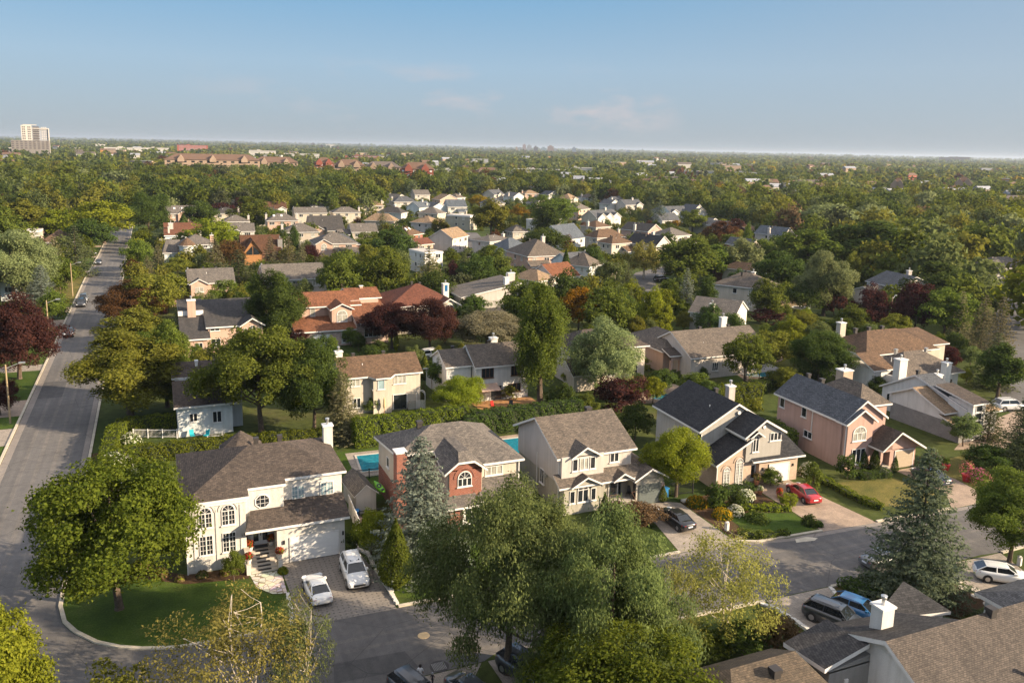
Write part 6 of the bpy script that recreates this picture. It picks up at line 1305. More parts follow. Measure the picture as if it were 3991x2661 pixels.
strip('back_road', [(95, 262), (107, 281.5), (118, 309.5), (126, 340)], 8., 'asphalt', .012)
strip('worn_gutter', [(-17.0, 8), (-17.0, 110), (-16.9, 246), (-16.1, 295), (-15.7, 376)], .8, 'asphalt_side', .016)
strip('worn_gutter', [(-8.75, 380), (-8.75, 300), (-8.8, 79.1)], .6, 'asphalt_side', .016)
strip('worn_gutter', [(20, 59.7), (50, 59.4), (55.4, 58.3), (66.7, 57.8), (79, 57.3)], .6, 'asphalt_side', .016)
sheet('road_patch', [(55.6, 57.6), (57.6, 57.3), (58.3, 57.6), (57.4, 58.2), (56, 58.2)], 'kerbstone', .020)
for k, (P, m) in enumerate((([(-13.6, 60), (-9.2, 60.4), (-9.4, 65), (-13.2, 64.6)], 'asphalt_patch'), ([(-16.6, 132), (-13.4, 132), (-13.4, 141), (-16.6, 141)], 'asphalt_patch'), ([(28, 53), (36, 52.6), (36.2, 55), (28.4, 55.2)], 'asphalt_patch'), ([(-12.2, 210), (-8.6, 210), (-8.6, 232), (-12.2, 232)], 'asphalt_patch'), ([(60, 52), (64.5, 51.8), (64.6, 54), (60.2, 54.1)], 'asphalt_patch'), ([(10., 52.5), (16., 52.2), (15.6, 54.4), (10.4, 54.8)], 'asphalt_patch'))): sheet('road_patch', P, m, .0145 if m != 'asphalt_side' else .019)
for y0, y1 in ((58., 396.),):
    for x in (-15.0, -13.5, -11.9, -10.4): strip('tyre_track', [(x, y0), (x + .12, (y0 + y1) / 2), (x, y1)], .45, 'asphalt_track', .0135)
for y in (52.8, 54.3, 56., 57.4): strip('tyre_track', [(-4, y), (30, y - .3), (50, y - .6), (92, y - 1.6)], .42, 'asphalt_track', .0135)
def kerb(path, w=.3, h=.13, name='kerb'):
    b = MB()
    for (ax, ay), (bx, by) in zip(path, path[1:]):
        L = math.hypot(bx - ax, by - ay); nx, ny = -(by - ay) / L * w / 2, (bx - ax) / L * w / 2
        b.prism([(ax - nx, ay - ny, 0), (bx - nx, by - ny, 0), (bx + nx, by + ny, 0), (ax + nx, ay + ny, 0)], (0, 0, h))
    o = b.build(name, 'kerbstone'); tag(o, kind='structure')
kerb([(-17.6, 8), (-17.6, 110.), (-17.5, 246.), (-16.7, 295.), (-16.3, 377.), (-13.6, 397.2), (-8.4, 400.2)])
kerb([(-8.2, 398), (-8.2, 300), (-8.25, 79.1)] + [(x + .15, y + .12) for x, y in corner[1:]] + [(7.8, 60.65)])
kerb([(16.8, 60.45), (43.8, 60.)]); kerb([(50.2, 59.9), (52.2, 59.05), (59.8, 58.65)]); kerb([(66.7, 58.25), (76.8, 57.85)])
kerb([(45.5, 50.15), (30., 50.85), (26, 51.)]); kerb([(57.2, 49.85), (52.6, 49.95)]); kerb([(72.7, 48.85), (100, 49.3)])
sheet('driveway_hexagon', [(8.5, 60.4), (16.6, 60.2), (16.5, 65.6), (15.9, 71), (8.8, 71), (9.0, 65.6)], 'paver_hex', .020)
sheet('driveway_grey', [(43.8, 59.9), (50.1, 59.7), (50.3, 69.3), (48.9, 70.2), (44.8, 70.2), (45., 66.)], 'paver_grey', .020)
sheet('driveway_tan', [(59.8, 58.5), (66.6, 58.1), (66., 64.8), (65.8, 70.2), (62., 70.2), (60.4, 69.), (60.2, 63.)], 'paver_tan', .020)
sheet('driveway_concrete', [(76.9, 57.7), (80.5, 57.7), (84., 60.2), (84.6, 63.5), (84., 68.), (80., 68.), (80., 61.)], 'paver_tan', .020)
sheet('driveway_near', [(45.7, 50.2), (52.5, 50.), (52.2, 46.), (52., 42.5), (46., 42.5), (45.8, 46.)], 'paver_grey', .020)
sheet('driveway_near', [(63., 49.2), (72.6, 48.9), (70., 42.), (66., 41.)], 'paver_grey', .020)
sheet('driveway_near', [(20.9, 51.), (29., 50.8), (28., 45.), (21., 45.)], 'paver_grey', .020)
sheet('forecourt', [(12., 51.), (20.4, 51.), (19., 49.2), (21., 45.), (12, 45)], 'paver_grey', .018)
sheet('driveway_side', [(93., 70.5), (97.8, 73.), (101.5, 75.4), (118, 79.5), (118, 76), (100., 68.6)], 'paver_tan', .020)
sheet('stone_walk', [(6.2, 69.9), (8.8, 69.8), (8.75, 65.8), (7.6, 66.1), (6.5, 67.6)], 'flagstone', .022)
for x0, y0, x1, y1, m in ((-30, 124.4, -17.7, 132., 'paver_tan'), (-30, 112.3, -17.8, 119., 'paver_grey'), (-30, 148.9, -17.6, 152.9, 'paver_grey'), (-28, 183.6, -17.6, 190.6, 'paver_tan'), (-28, 199., -17.5, 205.8, 'paver_tan'), (-27, 258, -17.3, 262, 'paver_tan'), (-27, 290, -17., 297, 'paver_tan'), (-27, 318, -17, 323, 'paver_tan'), (-8.1, 146., 3.5, 150, 'paver_tan')):
    sheet('driveway_side', [(x0, y0), (x1, y0), (x1, y1), (x0, y1)], m, .008)
sheet('lawn_corner', [(-8.2, 78)] + [(x + .3, y + .25) for x, y in corner[2:]] + [(8.2, 60.9), (8.6, 65.4), (7.2, 66.2), (5.8, 69.), (1.2, 71.4), (-4., 75.)], 'lawn', .014)
sheet('lawn_front', [(52.9, 64.6), (55.8, 64.8), (57.5, 63.9), (59.8, 62.9), (59.7, 59.4), (55.7, 59.2), (52.6, 59.6)], 'lawn', .014)
sheet('lawn_front', [(69.6, 67.8), (70.2, 61.), (71.6, 60.2), (76.5, 59.), (78.8, 61.5), (78., 66.5)], 'drylawn', .014)
sheet('lawn_front', [(16.9, 62.), (20.3, 60.3), (36., 60.2), (36, 69.), (24, 69.5), (17.4, 65.)], 'lawn', .010)
for i, (y0, y1) in enumerate(((78., 112.), (119.2, 124.2), (132.2, 148.7), (153.1, 183.4), (190.8, 198.8), (206., 257.8), (262.2, 289.8), (297.2, 317.8))):
    sheet('verge_lawn', [(-30, y0), (-17.75, y0), (-17.7 if y0 < 240 else -17.4, y1), (-30, y1)], 'drylawn' if i in (5,) else 'lawn', .010)
sheet('verge_lawn', [(-8.1, 190), (-2, 190), (-2, 340), (-7.4, 340)], 'lawn', .010)
sheet('garden_bed', [(-3.8, 75.4), (1.2, 71.9), (6., 71.6), (6.1, 69.4), (1., 70.3), (-3., 73.)], 'mulch', .020)
sheet('garden_bed', [(50.4, 69.6), (50.4, 60.2), (52.4, 59.8), (52.8, 64.5), (57.5, 64.), (60., 63.2), (60.2, 69.), (57., 70.4)], 'mulch', .010)
sheet('garden_bed', [(84.4, 60.5), (92, 63.), (94., 69.), (85., 68.)], 'drylawn', .012)
sheet('garden_bed', [(52.5, 49.8), (57., 49.7), (63., 49.), (63.5, 43.), (57., 42.), (52.4, 46.)], 'mulch', .010)
sheet('garden_bed', [(-8., 79.), (-8., 106.), (-5., 106.), (-4.6, 79.)], 'mulch', .010)
sheet('backyard_lawn', [(17., 80.), (37., 86.), (37., 96.5), (17., 96.5)], 'lawn', .008); sheet('backyard_lawn', [(86., 100.), (100., 100.), (100., 113.), (86., 113.)], 'lawn', .008)
sheet('pool_terrace', [(19.6, 88.0), (26.8, 87.5), (27.2, 95.4), (20., 95.8)], 'paver_grey', .014); sheet('pool_terrace', [(88, 104.2), (98.8, 106.), (98.5, 113.), (90., 112.)], 'paver_tan', .014)
sheet('pool_terrace', [(36.2, 87.5), (44.5, 87.), (44.6, 95.), (36.4, 95.)], 'paver_tan', .014); sheet('patio', [(41.5, 104.8), (51., 104.6), (51., 109.8), (41.5, 109.9)], 'deckwood', .014); sheet('patio', [(62., 101.), (76., 100.), (76., 110.), (62., 110.)], 'paver_tan', .014)
def pool(pts, lab, rim='concrete'):
    o = empty('swimming_pool', (pts[0][0], pts[0][1], 0), label=lab, cat='swimming pool'); cx = sum(p[0] for p in pts) / len(pts); cy = sum(p[1] for p in pts) / len(pts); x0, y0 = pts[0]
    b = MB(); b.poly([(x - x0, y - y0, .03) for x, y in pts]); b.build('water', 'water', o); b = MB(); n = len(pts)
    for k in range(n):
        q = [pts[k], pts[(k + 1) % n]]; e = [(cx + (x - cx) * 1.09, cy + (y - cy) * 1.09) for x, y in q]
        b.prism([(q[0][0] - x0, q[0][1] - y0, 0), (e[0][0] - x0, e[0][1] - y0, 0), (e[1][0] - x0, e[1][1] - y0, 0), (q[1][0] - x0, q[1][1] - y0, 0)], (0, 0, .09))
    b.build('pool_rim', rim, o); return o
pool([(20.6, 89.3), (25.6, 88.9), (26., 94.2), (21.1, 94.5)], 'rectangular blue pool behind the shed and brick gable house')
pool([(37.6, 88.4), (43.5, 88.2), (43.6, 93.6), (37.7, 93.8)], 'turquoise pool glimpsed between brick gable and tan houses')
pool([(94.2 + 3.4 * math.cos(2 * PI * k / 22) * (1 + .12 * math.cos(4 * PI * k / 22)), 108.6 + 2.6 * math.sin(2 * PI * k / 22) * (1 + .2 * math.cos(2 * PI * k / 22))) for k in range(22)], 'kidney shaped blue pool with gazebo, behind the twin gable house')
pool([(70.2 + 2.0 * math.cos(2 * PI * k / 18), 102.8 + 1.4 * math.sin(2 * PI * k / 18)) for k in range(18)], 'small round edged pool beyond the charcoal roof', 'bluewhite')

# ------------------------------------------------------------------ hedges and low planting
leafy_box('hedge', 0, 0, 0, 0, 2.0, 'hedge', 'clipped hedge turning the corner beside the street and the white house back', path=[(-6.2, 99.), (-5.8, 109.), (-4.6, 112.2), (1.4, 112.2)], thick=1.5, leaf=.2)
leafy_box('hedge', 0, 0, 0, 0, 1.9, 'hedge', 'long clipped hedge right behind the corner house', path=[(-5.6, 101.3), (8.2, 101.), (18.4, 99.8)], thick=1.6, leaf=.2)
leafy_box('hedge', 0, 0, 0, 0, 3.5, 'hedge', 'tall sunlit hedge wall behind the brick gable house', path=[(21.5, 97.6), (36.6, 98.4)], thick=1.8, leaf=.22)
leafy_box('hedge', 0, 0, 0, 0, 3.0, 'dgreen', 'darker loose hedge between tan house and white stepped house', path=[(37., 97.), (52.8, 97.2)], thick=2.2, leaf=.26)
leafy_box('hedge', 0, 0, 0, 0, 3.0, 'dgreen', 'dark hedge running back beside the turquoise pool', path=[(36.2, 96.), (35., 87.)], thick=1.6, leaf=.24)
leafy_box('hedge', 0, 0, 0, 0, 2.8, 'hedge', 'green hedge behind the charcoal roof', path=[(71., 97.5), (83., 96.)], thick=2., leaf=.24)
leafy_box('hedge', 0, 0, 0, 0, 2.2, 'dgreen', 'hedge below the pool garden behind the pink house', path=[(84., 99.), (100., 101.5)], thick=1.6, leaf=.24)
leafy_box('hedge', 0, 0, 0, 0, 2.9, 'green', 'ivy covered hedge block against the pink house wall', path=[(71.4, 76.4), (72.6, 82.)], thick=2.2, leaf=.2)
leafy_box('hedge', 0, 0, 0, 0, 2.4, 'hedge', 'rear hedge bordering the brown roofed houses', path=[(126., 133.), (136., 126.)], thick=2., leaf=.3)
leafy_box('hedge', 0, 0, 0, 0, 2.6, 'hedge', 'middle hedge bordering the brown roofed houses', path=[(113., 117.), (121., 113.)], thick=2.4, leaf=.3)
leafy_box('hedge', 0, 0, 0, 0, 2.2, 'dgreen', 'front hedge bordering the brown roofed houses', path=[(104., 107.), (112., 104.6)], thick=2.4, leaf=.3)
leafy_box('hedge', 0, 0, 0, 0, .75, 'hedge', 'low box hedge along the drying lawn of the pink house', path=[(68.9, 68.2), (68.8, 62.), (69.6, 60.1)], thick=.8, leaf=.14)
leafy_box('hedge', 0, 0, 0, 0, .8, 'dgreen', 'low hedge under the pink house windows', path=[(73.8, 67.6), (77.6, 66.9)], thick=1.2, leaf=.14)
leafy_box('hedge', 0, 0, 0, 0, .55, 'lime', 'yellow-green hosta border curving through the front garden', path=[(52.6, 67.6), (55., 65.9), (57.6, 64.6), (60.2, 63.6)], thick=.9, leaf=.22, cat='flower bed')
leafy_box('hedge', 0, 0, 0, 0, .9, 'dgreen', 'dark low hedge before the arched windows', path=[(55.6, 69.6), (59.6, 69.2)], thick=1., leaf=.16)
leafy_box('planting', 0, 0, 0, 0, .5, 'green', 'low mixed border along the front kerb', path=[(51.4, 61.), (52.8, 59.7), (56., 59.2)], thick=.9, leaf=.18, cat='flower bed')
leafy_box('planting', 0, 0, 0, 0, .7, 'dgreen', 'dark ground cover under the huge blue-green spruce', path=[(53.2, 48.6), (57., 48.2), (62.4, 46.6)], thick=2.6, leaf=.2, cat='flower bed')
for i in range(13):
    tree('column', 'cedar', 76.9 + i * 1.17, 207.3 + i * .98, RND.uniform(4.6, 5.6), 1.0, 'bright cedar in a row behind the white flat roofed house', i % 3, 1, group='row of bright cedars')
for i in range(6): tree('column', 'dgreen', 107.6 + i * 1.1, 236. + i * .25, RND.uniform(2.6, 3.8), .6, 'small dark cedar in a row before the large pink brick house', i % 3, 2, group='row of small dark cedars')
def flowers(x, y, r, h, base, bloom, lab, name='flowering_shrub', n=900, nb=260, cat='flowers', z=0.):
    rng = np.random.default_rng(int(x * 31 + y * 17))
    d = norm(rng.normal(size=(n + nb, 3)) + np.array([0, 0, .5])); d[:, 2] = np.abs(d[:, 2]); rad = rng.uniform(.55, 1, (n + nb, 1))
    rad[n:] = rng.uniform(.95, 1.08, (nb, 1)); P = d * rad * np.array([r, r, h]); N = norm(d + rng.normal(0, .3, (n + nb, 3)))
    o = bpy.data.objects.new(name, quads_mesh(name, leaf_arrays(P[:n], N[:n], .2 * rng.uniform(.6, 1.3, n), rng), rng.uniform(0, 1, n), base)); C.objects.link(o); o.location = (x, y, z); tag(o, lab, cat)
    b = bpy.data.objects.new('blossoms', quads_mesh('blossoms', leaf_arrays(P[n:], N[n:], .2 * rng.uniform(.6, 1.3, nb), rng, .9), rng.uniform(0, 1, nb), bloom)); C.objects.link(b); b.parent = o; return o
flowers(51.6, 68.2, 1.2, 1.0, 'green', 'flower_y', 'orange-yellow daisies at the top of the front garden bed'); flowers(52.4, 64.9, 1.1, .9, 'green', 'flower_y', 'orange-yellow daisies at the foot of the front garden bed')
flowers(54.1, 64.9, .9, 1.0, 'green', 'flower_w', 'white hydrangea in the middle of the front garden'); flowers(57.6, 67.6, 1.0, 1.1, 'green', 'flower_w', 'creamy hydrangea below the tall arched window'); flowers(69., 70.6, 1.2, 1.5, 'green', 'flower_w', 'large white hydrangea between twin gable and pink houses')
flowers(55.2, 62.9, 1.4, 1.0, 'dgreen', 'green', 'dense dark green mound on the front lawn', nb=40); flowers(55.4, 66.2, 1.2, 1.9, 'dgreen', 'green', 'taller dark shrub in the front garden', nb=40, n=1600); flowers(59.6, 60.2, .9, 1.2, 'dgreen', 'green', 'blue-green shrub at the drive corner', nb=40); flowers(60.3, 59.6, .5, .6, 'dgreen', 'green', 'small ball shrub at the drive corner', nb=20, n=400)
flowers(36.8, 92.8, .9, 2.2, 'dgreen', 'flower_w', 'white hydrangea tree at the turquoise pool'); flowers(8.9, 69.3, .5, .6, 'lime', 'green', 'round lime tuft by the garage corner', nb=30, n=500)
flowers(86.2, 61.8, 1.5, 1.5, 'green', 'flower_p', 'wide oleander full of pink flowers at the concrete drive', z=.2); flowers(85.9, 67.6, 1.6, 1.6, 'dgreen', 'flower_p', 'dark shrub with a few pink flowers next to the grey brick house', nb=60)
flowers(-3.9, 107.5, 1.4, 1.6, 'green', 'flower_w', 'whitish flowering shrub by the white railing', nb=200); flowers(-5.2, 96.6, 2.2, 3.0, 'locust', 'flower_w', 'tall cream flowering bush beside the long street', n=2600, nb=420)
for i, (x, y, s) in enumerate(((-3.4, 73.4, .9), (-1., 72.6, .8), (.6, 71.2, .5), (2.4, 71.2, .55), (4.2, 70.9, .5), (-2.2, 74.4, 1.1))): flowers(x, y, s, s * .9, ('green', 'ygreen', 'lime')[i % 3], 'drybrown', 'low border plant in the brown bed beside the corner house', nb=80, n=420).__setitem__('group', 'border plants of the corner house')
def potted(x, y, z, lab, bloom='flower_r', r=.32, h=.4, pot='flagwhite', s=.42):
    o = empty('flower_pot', (x, y, z), label=lab, cat='flower pot'); b = MB(); b.lathe([(0, 0), (r * .6, 0), (r, h), (r * .85, h), (0, h * .9)], 12); b.build('pot', pot, o)
    rng = np.random.default_rng(int(abs(x * 91 + y * 7))); d = norm(rng.normal(size=(260, 3)) + np.array([0, 0, .6])); P = d * s * rng.uniform(.5, 1, (260, 1)) + np.array([0, 0, h + s * .55])
    for nm, a, b_, m in (('leaves', 0, 120, 'green'), ('blossoms', 120, 260, bloom)):
        q = bpy.data.objects.new(nm, quads_mesh(nm, leaf_arrays(P[a:b_] * (1 if nm == 'leaves' else 1.04), d[a:b_], .17 * rng.uniform(.7, 1.3, b_ - a), rng, .9), rng.uniform(0, 1, b_ - a), m)); C.objects.link(q); q.parent = o
    return o
M['redpot'] = m_plain('red_glazed_pot', (.45, .03, .03), .4); M['terra'] = m_plain('terracotta', (.38, .15, .08), .8)
potted(6.5, 72.5, 1.0, 'red geranium pot beside the porch chair'); potted(8.4, 73.0, 1.0, 'red geranium pot to the right of the white double door'); potted(8.8, 70.15, 1.02, 'red geranium bowl on the low pillar next to the garage'); potted(6.13, 70.15, 1.02, 'red geranium bowl on the low pillar above the small tree')
potted(85.2, 62.6, 0, 'big red pot with pink oleander by the drive', 'flower_p', .55, .9, 'redpot', 1.0); potted(85.9, 65.9, 0, 'red pot under the dark pink-flowered shrub', 'green', .5, .8, 'redpot', .5)
potted(60.9, 69.9, .3, 'terracotta pot by the twin gable front door', 'drybrown', .35, .5, 'terra', .55); potted(61.3, 66.6, .02, 'clay pot of red flowers beside the red car', 'flower_r', .35, .45, 'terra', .45); potted(59.9, 68.1, .02, 'pot of pale flowers at the garden walk', 'flower_w', .3, .4, 'terra', .4); potted(60.6, 65.4, .02, 'dark small pot at the walk edge', 'flower_p', .28, .4, 'black', .35)

# ------------------------------------------------------------------ trees that were placed one by one
for fam, mat, x, y, h, r, lod, var, lab in TREES: tree(fam, mat, x, y, h, r, lab, var, lod)

# ------------------------------------------------------------------ cars
CARS = {}
def car_parts(kind):
    """lofted body, glass house, roof, pillars, wheels, lamps; x forward, length from 0 back"""
    S = dict(sedan=dict(L=4.75, W=1.82, hood=.92, belt=1.0, roof=1.44, cab=(1.15, 1.95, 3.25, 4.05), tail=1.02), coupe=dict(L=4.55, W=1.84, hood=.86, belt=.96, roof=1.36, cab=(1.3, 2.1, 3.1, 4.0), tail=.98),
             suv=dict(L=4.9, W=1.96, hood=1.08, belt=1.14, roof=1.72, cab=(1.2, 1.85, 4.2, 4.75), tail=1.14), hatch=dict(L=4.35, W=1.82, hood=.95, belt=1.04, roof=1.5, cab=(1.0, 1.75, 3.5, 4.25), tail=1.06))[kind]
    L, W, hd, bl, rf, cab, tl = S['L'], S['W'] / 2, S['hood'], S['belt'], S['roof'], S['cab'], S['tail']
    st = [(0, .42, .62, .72), (.08, .30, .74, .84), (.35, .24, hd * .88, .94), (cab[0], .22, hd + .03, .985), ((cab[0] + cab[1]) / 2, .22, bl, 1.), (L * .5, .22, bl, 1.), (cab[2], .22, bl + .01, 1.), (min(cab[3], L - .4), .24, tl, .98), (L - .12, .30, tl - .04, .9), (L, .45, tl - .2, .78)]
    b = MB(); rows = []
    for x, z0, z1, w in st:
        w = W * w; rows.append([(-x + L / 2, s * q, z) for s, q, z in ((1, .55 * w, z0), (1, .96 * w, z0 + .04), (1, w, z0 + .3 * (z1 - z0)), (1, w * .985, z0 + .72 * (z1 - z0)), (1, w * .9, z1 - .02), (1, w * .45, z1 + .025), (-1, w * .45, z1 + .025), (-1, w * .9, z1 - .02), (-1, w * .985, z0 + .72 * (z1 - z0)), (-1, w, z0 + .3 * (z1 - z0)), (-1, .96 * w, z0 + .04), (-1, .55 * w, z0))])
    n = 12
    for A, B in zip(rows, rows[1:]):
        for k in range(n): b.poly([A[k], B[k], B[(k + 1) % n], A[(k + 1) % n]], 0, True)
    b.poly(rows[0], 0); b.poly(rows[-1][::-1], 0)
    P = {}; P['body'] = (b, True)
    X = lambda x: -x + L / 2
    lo = [(cab[0], W * .84), (cab[3], W * .82)]; up = [(cab[1], W * .66), (cab[2], W * .66)]; zb, zt = bl - .01, rf - .05
    A = [(X(cab[0]), W * .84, zb), (X(cab[3]), W * .82, zb), (X(cab[3]), -W * .82, zb), (X(cab[0]), -W * .84, zb)]; B = [(X(cab[1]), W * .67, zt), (X(cab[2]), W * .66, zt), (X(cab[2]), -W * .66, zt), (X(cab[1]), -W * .67, zt)]
    g = MB(); g.poly(B)
    for k in range(4): g.poly([A[(k + 1) % 4], A[k], B[k], B[(k + 1) % 4]])
    P['windows'] = (g, False)
    r = MB(); m = 6; R0 = []
    for i in range(m + 1):
        x = cab[1] - .06 + (cab[2] - cab[1] + .12) * i / m; zz = zt + .06 * math.sin(PI * i / m) ** .6
        R0.append([(X(x), W * .69, zt - .03), (X(x), W * .6, zz + .015), (X(x), 0, zz + .045), (X(x), -W * .6, zz + .015), (X(x), -W * .69, zt - .03)])
    for a, c in zip(R0, R0[1:]):
        for k in range(4): r.poly([a[k], a[k + 1], c[k + 1], c[k]], 0, True)
    for k in range(4): r.tube(A[k], B[k], .055, .045, 5)
    for s in (1, -1):
        xm = (cab[1] + cab[2]) / 2 + .1; r.tube((X(xm), s * W * .835, zb), (X(xm), s * W * .672, zt), .05, .04, 5)
        r.box(X(cab[0] + .28) - .1, s * W * .93 - .09, bl - .02, X(cab[0] + .28) + .1, s * W * .93 + .09, bl + .13)
    if kind == 'suv':
        for s in (1, -1): r.tube((X(cab[1] + .1), s * W * .56, rf + .05), (X(cab[2] - .1), s * W * .56, rf + .05), .022, .022, 5)
    P['cabin_roof'] = (r, False)
    if kind in ('suv', 'coupe'):
        q = MB(); q.box(X(cab[1] + .85), -W * .42, rf + .0, X(cab[1] + .25), W * .42, rf + .022); P['sunroof'] = (q, False)
    return P, S
def make_car(kind, paint):
    key = (kind, paint)
    if key in CARS: return copy_tree(CARS[key])
    P, S = car_parts(kind); L, W = S['L'], S['W'] / 2
    root = empty('parked_car', (0, 0, 0))
    for nm, (b, weld) in P.items(): b.build(nm, {'body': paint, 'windows': 'carglass', 'cabin_roof': paint, 'sunroof': 'carglass'}[nm], root, weld=weld)
    R = .34 if kind != 'suv' else .38
    for x in (L / 2 - .92, -L / 2 + .95):
        for s in (1, -1):
            t = MB(); t.tube((x, s * (W - .2), R), (x, s * (W + .012), R), R, R, 18); o = t.build('wheel', 'rubber', root)
            t = MB(); t.tube((x, s * (W - .01), R), (x, s * (W + .022), R), R * .64, R * .60, 10); t.build('rim', 'rim', o)
            t = MB(); t.tube((x, s * (W - .25), R), (x, s * (W + .004), R), R + .07, R + .07, 18); t.build('wheel_arch', 'black', root)
    for s in (1, -1):
        t = MB(); t.prism([(L / 2 - .05, s * W * .46, .60), (L / 2 - .05, s * W * .78, .62), (L / 2 - .42, s * W * .95, .70), (L / 2 - .42, s * W * .72, .70)], (0, 0, .14)); t.build('headlight', 'headlight', root)
        t = MB(); t.prism([(-L / 2 + .02, s * W * .5, S['tail'] - .32), (-L / 2 + .02, s * W * .74, S['tail'] - .32), (-L / 2 + .34, s * W * .935, S['tail'] - .30), (-L / 2 + .34, s * W * .7, S['tail'] - .30)], (0, 0, .17)); t.build('taillight', 'redlight', root)
    t = MB(); t.box(-L / 2 - .03, -.26, .62, -L / 2 + .02, .26, .76); t.build('number_plate', 'plate', root); t = MB(); t.box(L / 2 - .06, -W * .5, .46, L / 2 + .02, W * .5, .62); t.build('grille', 'black', root)
    t = MB(); t.box(-L / 2 + .3, -W * .8, .16, L / 2 - .3, W * .8, .3); t.build('underbody', 'black', root)
    CARS[key] = root; return root
for kind, paint, x, y, a, lab in (
    ('coupe', 'p_white', 11.0, 64.6, 92, 'white coupe with black sunroof parked tail to the street'), ('suv', 'p_white', 14.5, 66.3, -92, 'large white sport utility car facing the street on hexagon pavers'),
    ('sedan', 'p_red', 63.8, 65.7, 80, 'deep red saloon on the tan paved drive'), ('sedan', 'p_black', 46.9, 65.2, 92, 'black saloon on the grey drive before the tan house'), ('sedan', 'p_navy', 81.4, 64.2, 86, 'dark blue saloon behind the big spruce on the pink house drive'),
    ('sedan', 'p_grey', 60.1, 51.3, 0, 'dark grey saloon half hidden by the big spruce on the road'), ('suv', 'p_dark', 48.5, 45.4, -66, 'dark grey sport utility car on the near paved drive'), ('hatch', 'p_blue', 51.2, 45.6, -66, 'bright blue hatchback next to the dark grey car'),
    ('hatch', 'p_white', 67.7, 45.3, -40, 'white hatchback on the near drive at the right'), ('suv', 'p_black', 14.7, 48.5, -72, 'black car cut by the bottom edge beside the walkers'), ('sedan', 'p_dark', 18.3, 47.2, -72, 'dark car roof just showing at the bottom edge'),
    ('suv', 'p_dark', 22.7, 48.2, -70, 'dark car under the drooping willow branches'), ('sedan', 'p_navy', 26.6, 46.9, -80, 'navy car deep in the willow shade'), ('sedan', 'p_black', -15.7, 174.6, -90, 'black saloon nearest on the long street'),
    ('suv', 'p_black', -15.7, 205.5, -90, 'black car with bright grille, second on the long street'), ('suv', 'p_grey', -15.6, 211.5, -90, 'grey van close behind the second car on the long street'), ('sedan', 'p_dark', -15.6, 274.5, -90, 'dark saloon farthest along the long street'),
    ('sedan', 'p_black', -19.6, 295.5, 30, 'black car on a drive left of the long street'), ('suv', 'p_silver', 116.2, 79.9, -15, 'silver white car by the far right street'), ('sedan', 'p_white', 216., 149.5, -6, 'white car on the drive at the right edge'),
    ('suv', 'p_silver', 44.2, 136.4, 10, 'silver estate car behind the white stepped house'), ('sedan', 'p_black', 40.2, 127., 60, 'black car in the lane beside the white stepped house'), ('suv', 'p_black', 133.4, 199.5, 10, 'black car under trees on the middle road'), ('hatch', 'p_white', 105.4, 275.6, 20, 'small white car on the back road by the tan roofed gable house')):
    o = make_car(kind, paint); o.location = (x, y, .03); o.rotation_euler = (0, 0, math.radians(a)); tag(o, lab, 'car', 'parked cars')

# ------------------------------------------------------------------ street furniture and garden things
def lamp_post(x, y, h, lab, arm=1.6, ang=0., wood=True):
    o = empty('street_lamp', (x, y, 0), ang, lab, 'street lamp', 'street lamps'); b = MB(); b.tube((0, 0, -.2), (0, 0, h), .13, .09, 8); b.build('pole', 'concrete' if not wood else 'polewood', o)
    b = MB(); b.tube((0, 0, h - .5), (arm, 0, h + .1), .035, .035, 6); b.build('arm', 'metal', o); b = MB(); b.box(arm - .1, -.16, h + .02, arm + .65, .16, h + .2); b.build('lamp_head', 'metal', o)
M['polewood'] = m_plain('weathered_pole', (.30, .22, .13), .9)
lamp_post(-18.5, 121.5, 7.9, 'nearest lamp post on the left verge of the long street'); lamp_post(-18.5, 169.1, 7.9, 'lamp post in front of the purple-brown maple'); lamp_post(-18.4, 219.3, 7.9, 'lamp post beside the stout blue spruce')
lamp_post(150., 133., 6.2, 'lamp post between the two nearly black plum maples', ang=.4); lamp_post(298., 337., 8., 'slim lamp post before the wood, left one', ang=.4); lamp_post(326., 291., 6., 'slim lamp post at the wood edge, right one', ang=.4); lamp_post(219.5, 157.4, 7., 'lamp post in front of the house at the right edge', ang=.4)
def fence(pts, h, lab, mat, step=.16, post=1.8, solid=False, name='fence', cat='fence'):
    x0, y0 = pts[0]; o = empty(name, (x0, y0, 0), label=lab, cat=cat); r = MB(); k = MB()
    for (ax, ay), (bx, by) in zip(pts, pts[1:]):
        L = math.hypot(bx - ax, by - ay); ux, uy = (bx - ax) / L, (by - ay) / L; P = lambda s, z: (ax - x0 + ux * s, ay - y0 + uy * s, z)
        r.tube(P(0, h - .08), P(L, h - .08), .045, .045, 4); r.tube(P(0, .18), P(L, .18), .035, .035, 4)
        n = int(L / step)
        if solid: r.prism([P(0, .1), P(L, .1), P(L, h - .1), P(0, h - .1)], (uy * .04, -ux * .04, 0))
        else:
            for q in range(n): r.tube(P(q * step, .18), P(q * step, h - .1), .018, .018, 4, cap=False)
        for q in range(int(L / post) + 1):
            b = MB(); b.box(*[v - .05 for v in P(q * post, 0)[:2]], 0, *[v + .05 for v in P(q * post, 0)[:2]], h + .05); b.build('post', mat, o)
    r.build('railing', mat, o); return o
fence([(-3.6, 110.2), (1.9, 108.1)], 1.15, 'white baluster railing along the garden of the white house back', 'trim'); fence([(5., 107.3), (7.2, 106.6)], 1.1, 'short white baluster railing by the sun chairs', 'trim')
fence([(17.3, 87.4), (24.4, 87.0)], 1.2, 'black iron fence round the rectangular pool', 'black', .12); fence([(17.2, 76.), (20.2, 75.7)], 1.6, 'black iron gate between corner house and brick chimney', 'black', .12); fence([(53., 70.9), (50.2, 71.2)], 1.5, 'black iron fence left of the twin gable house', 'black', .12)
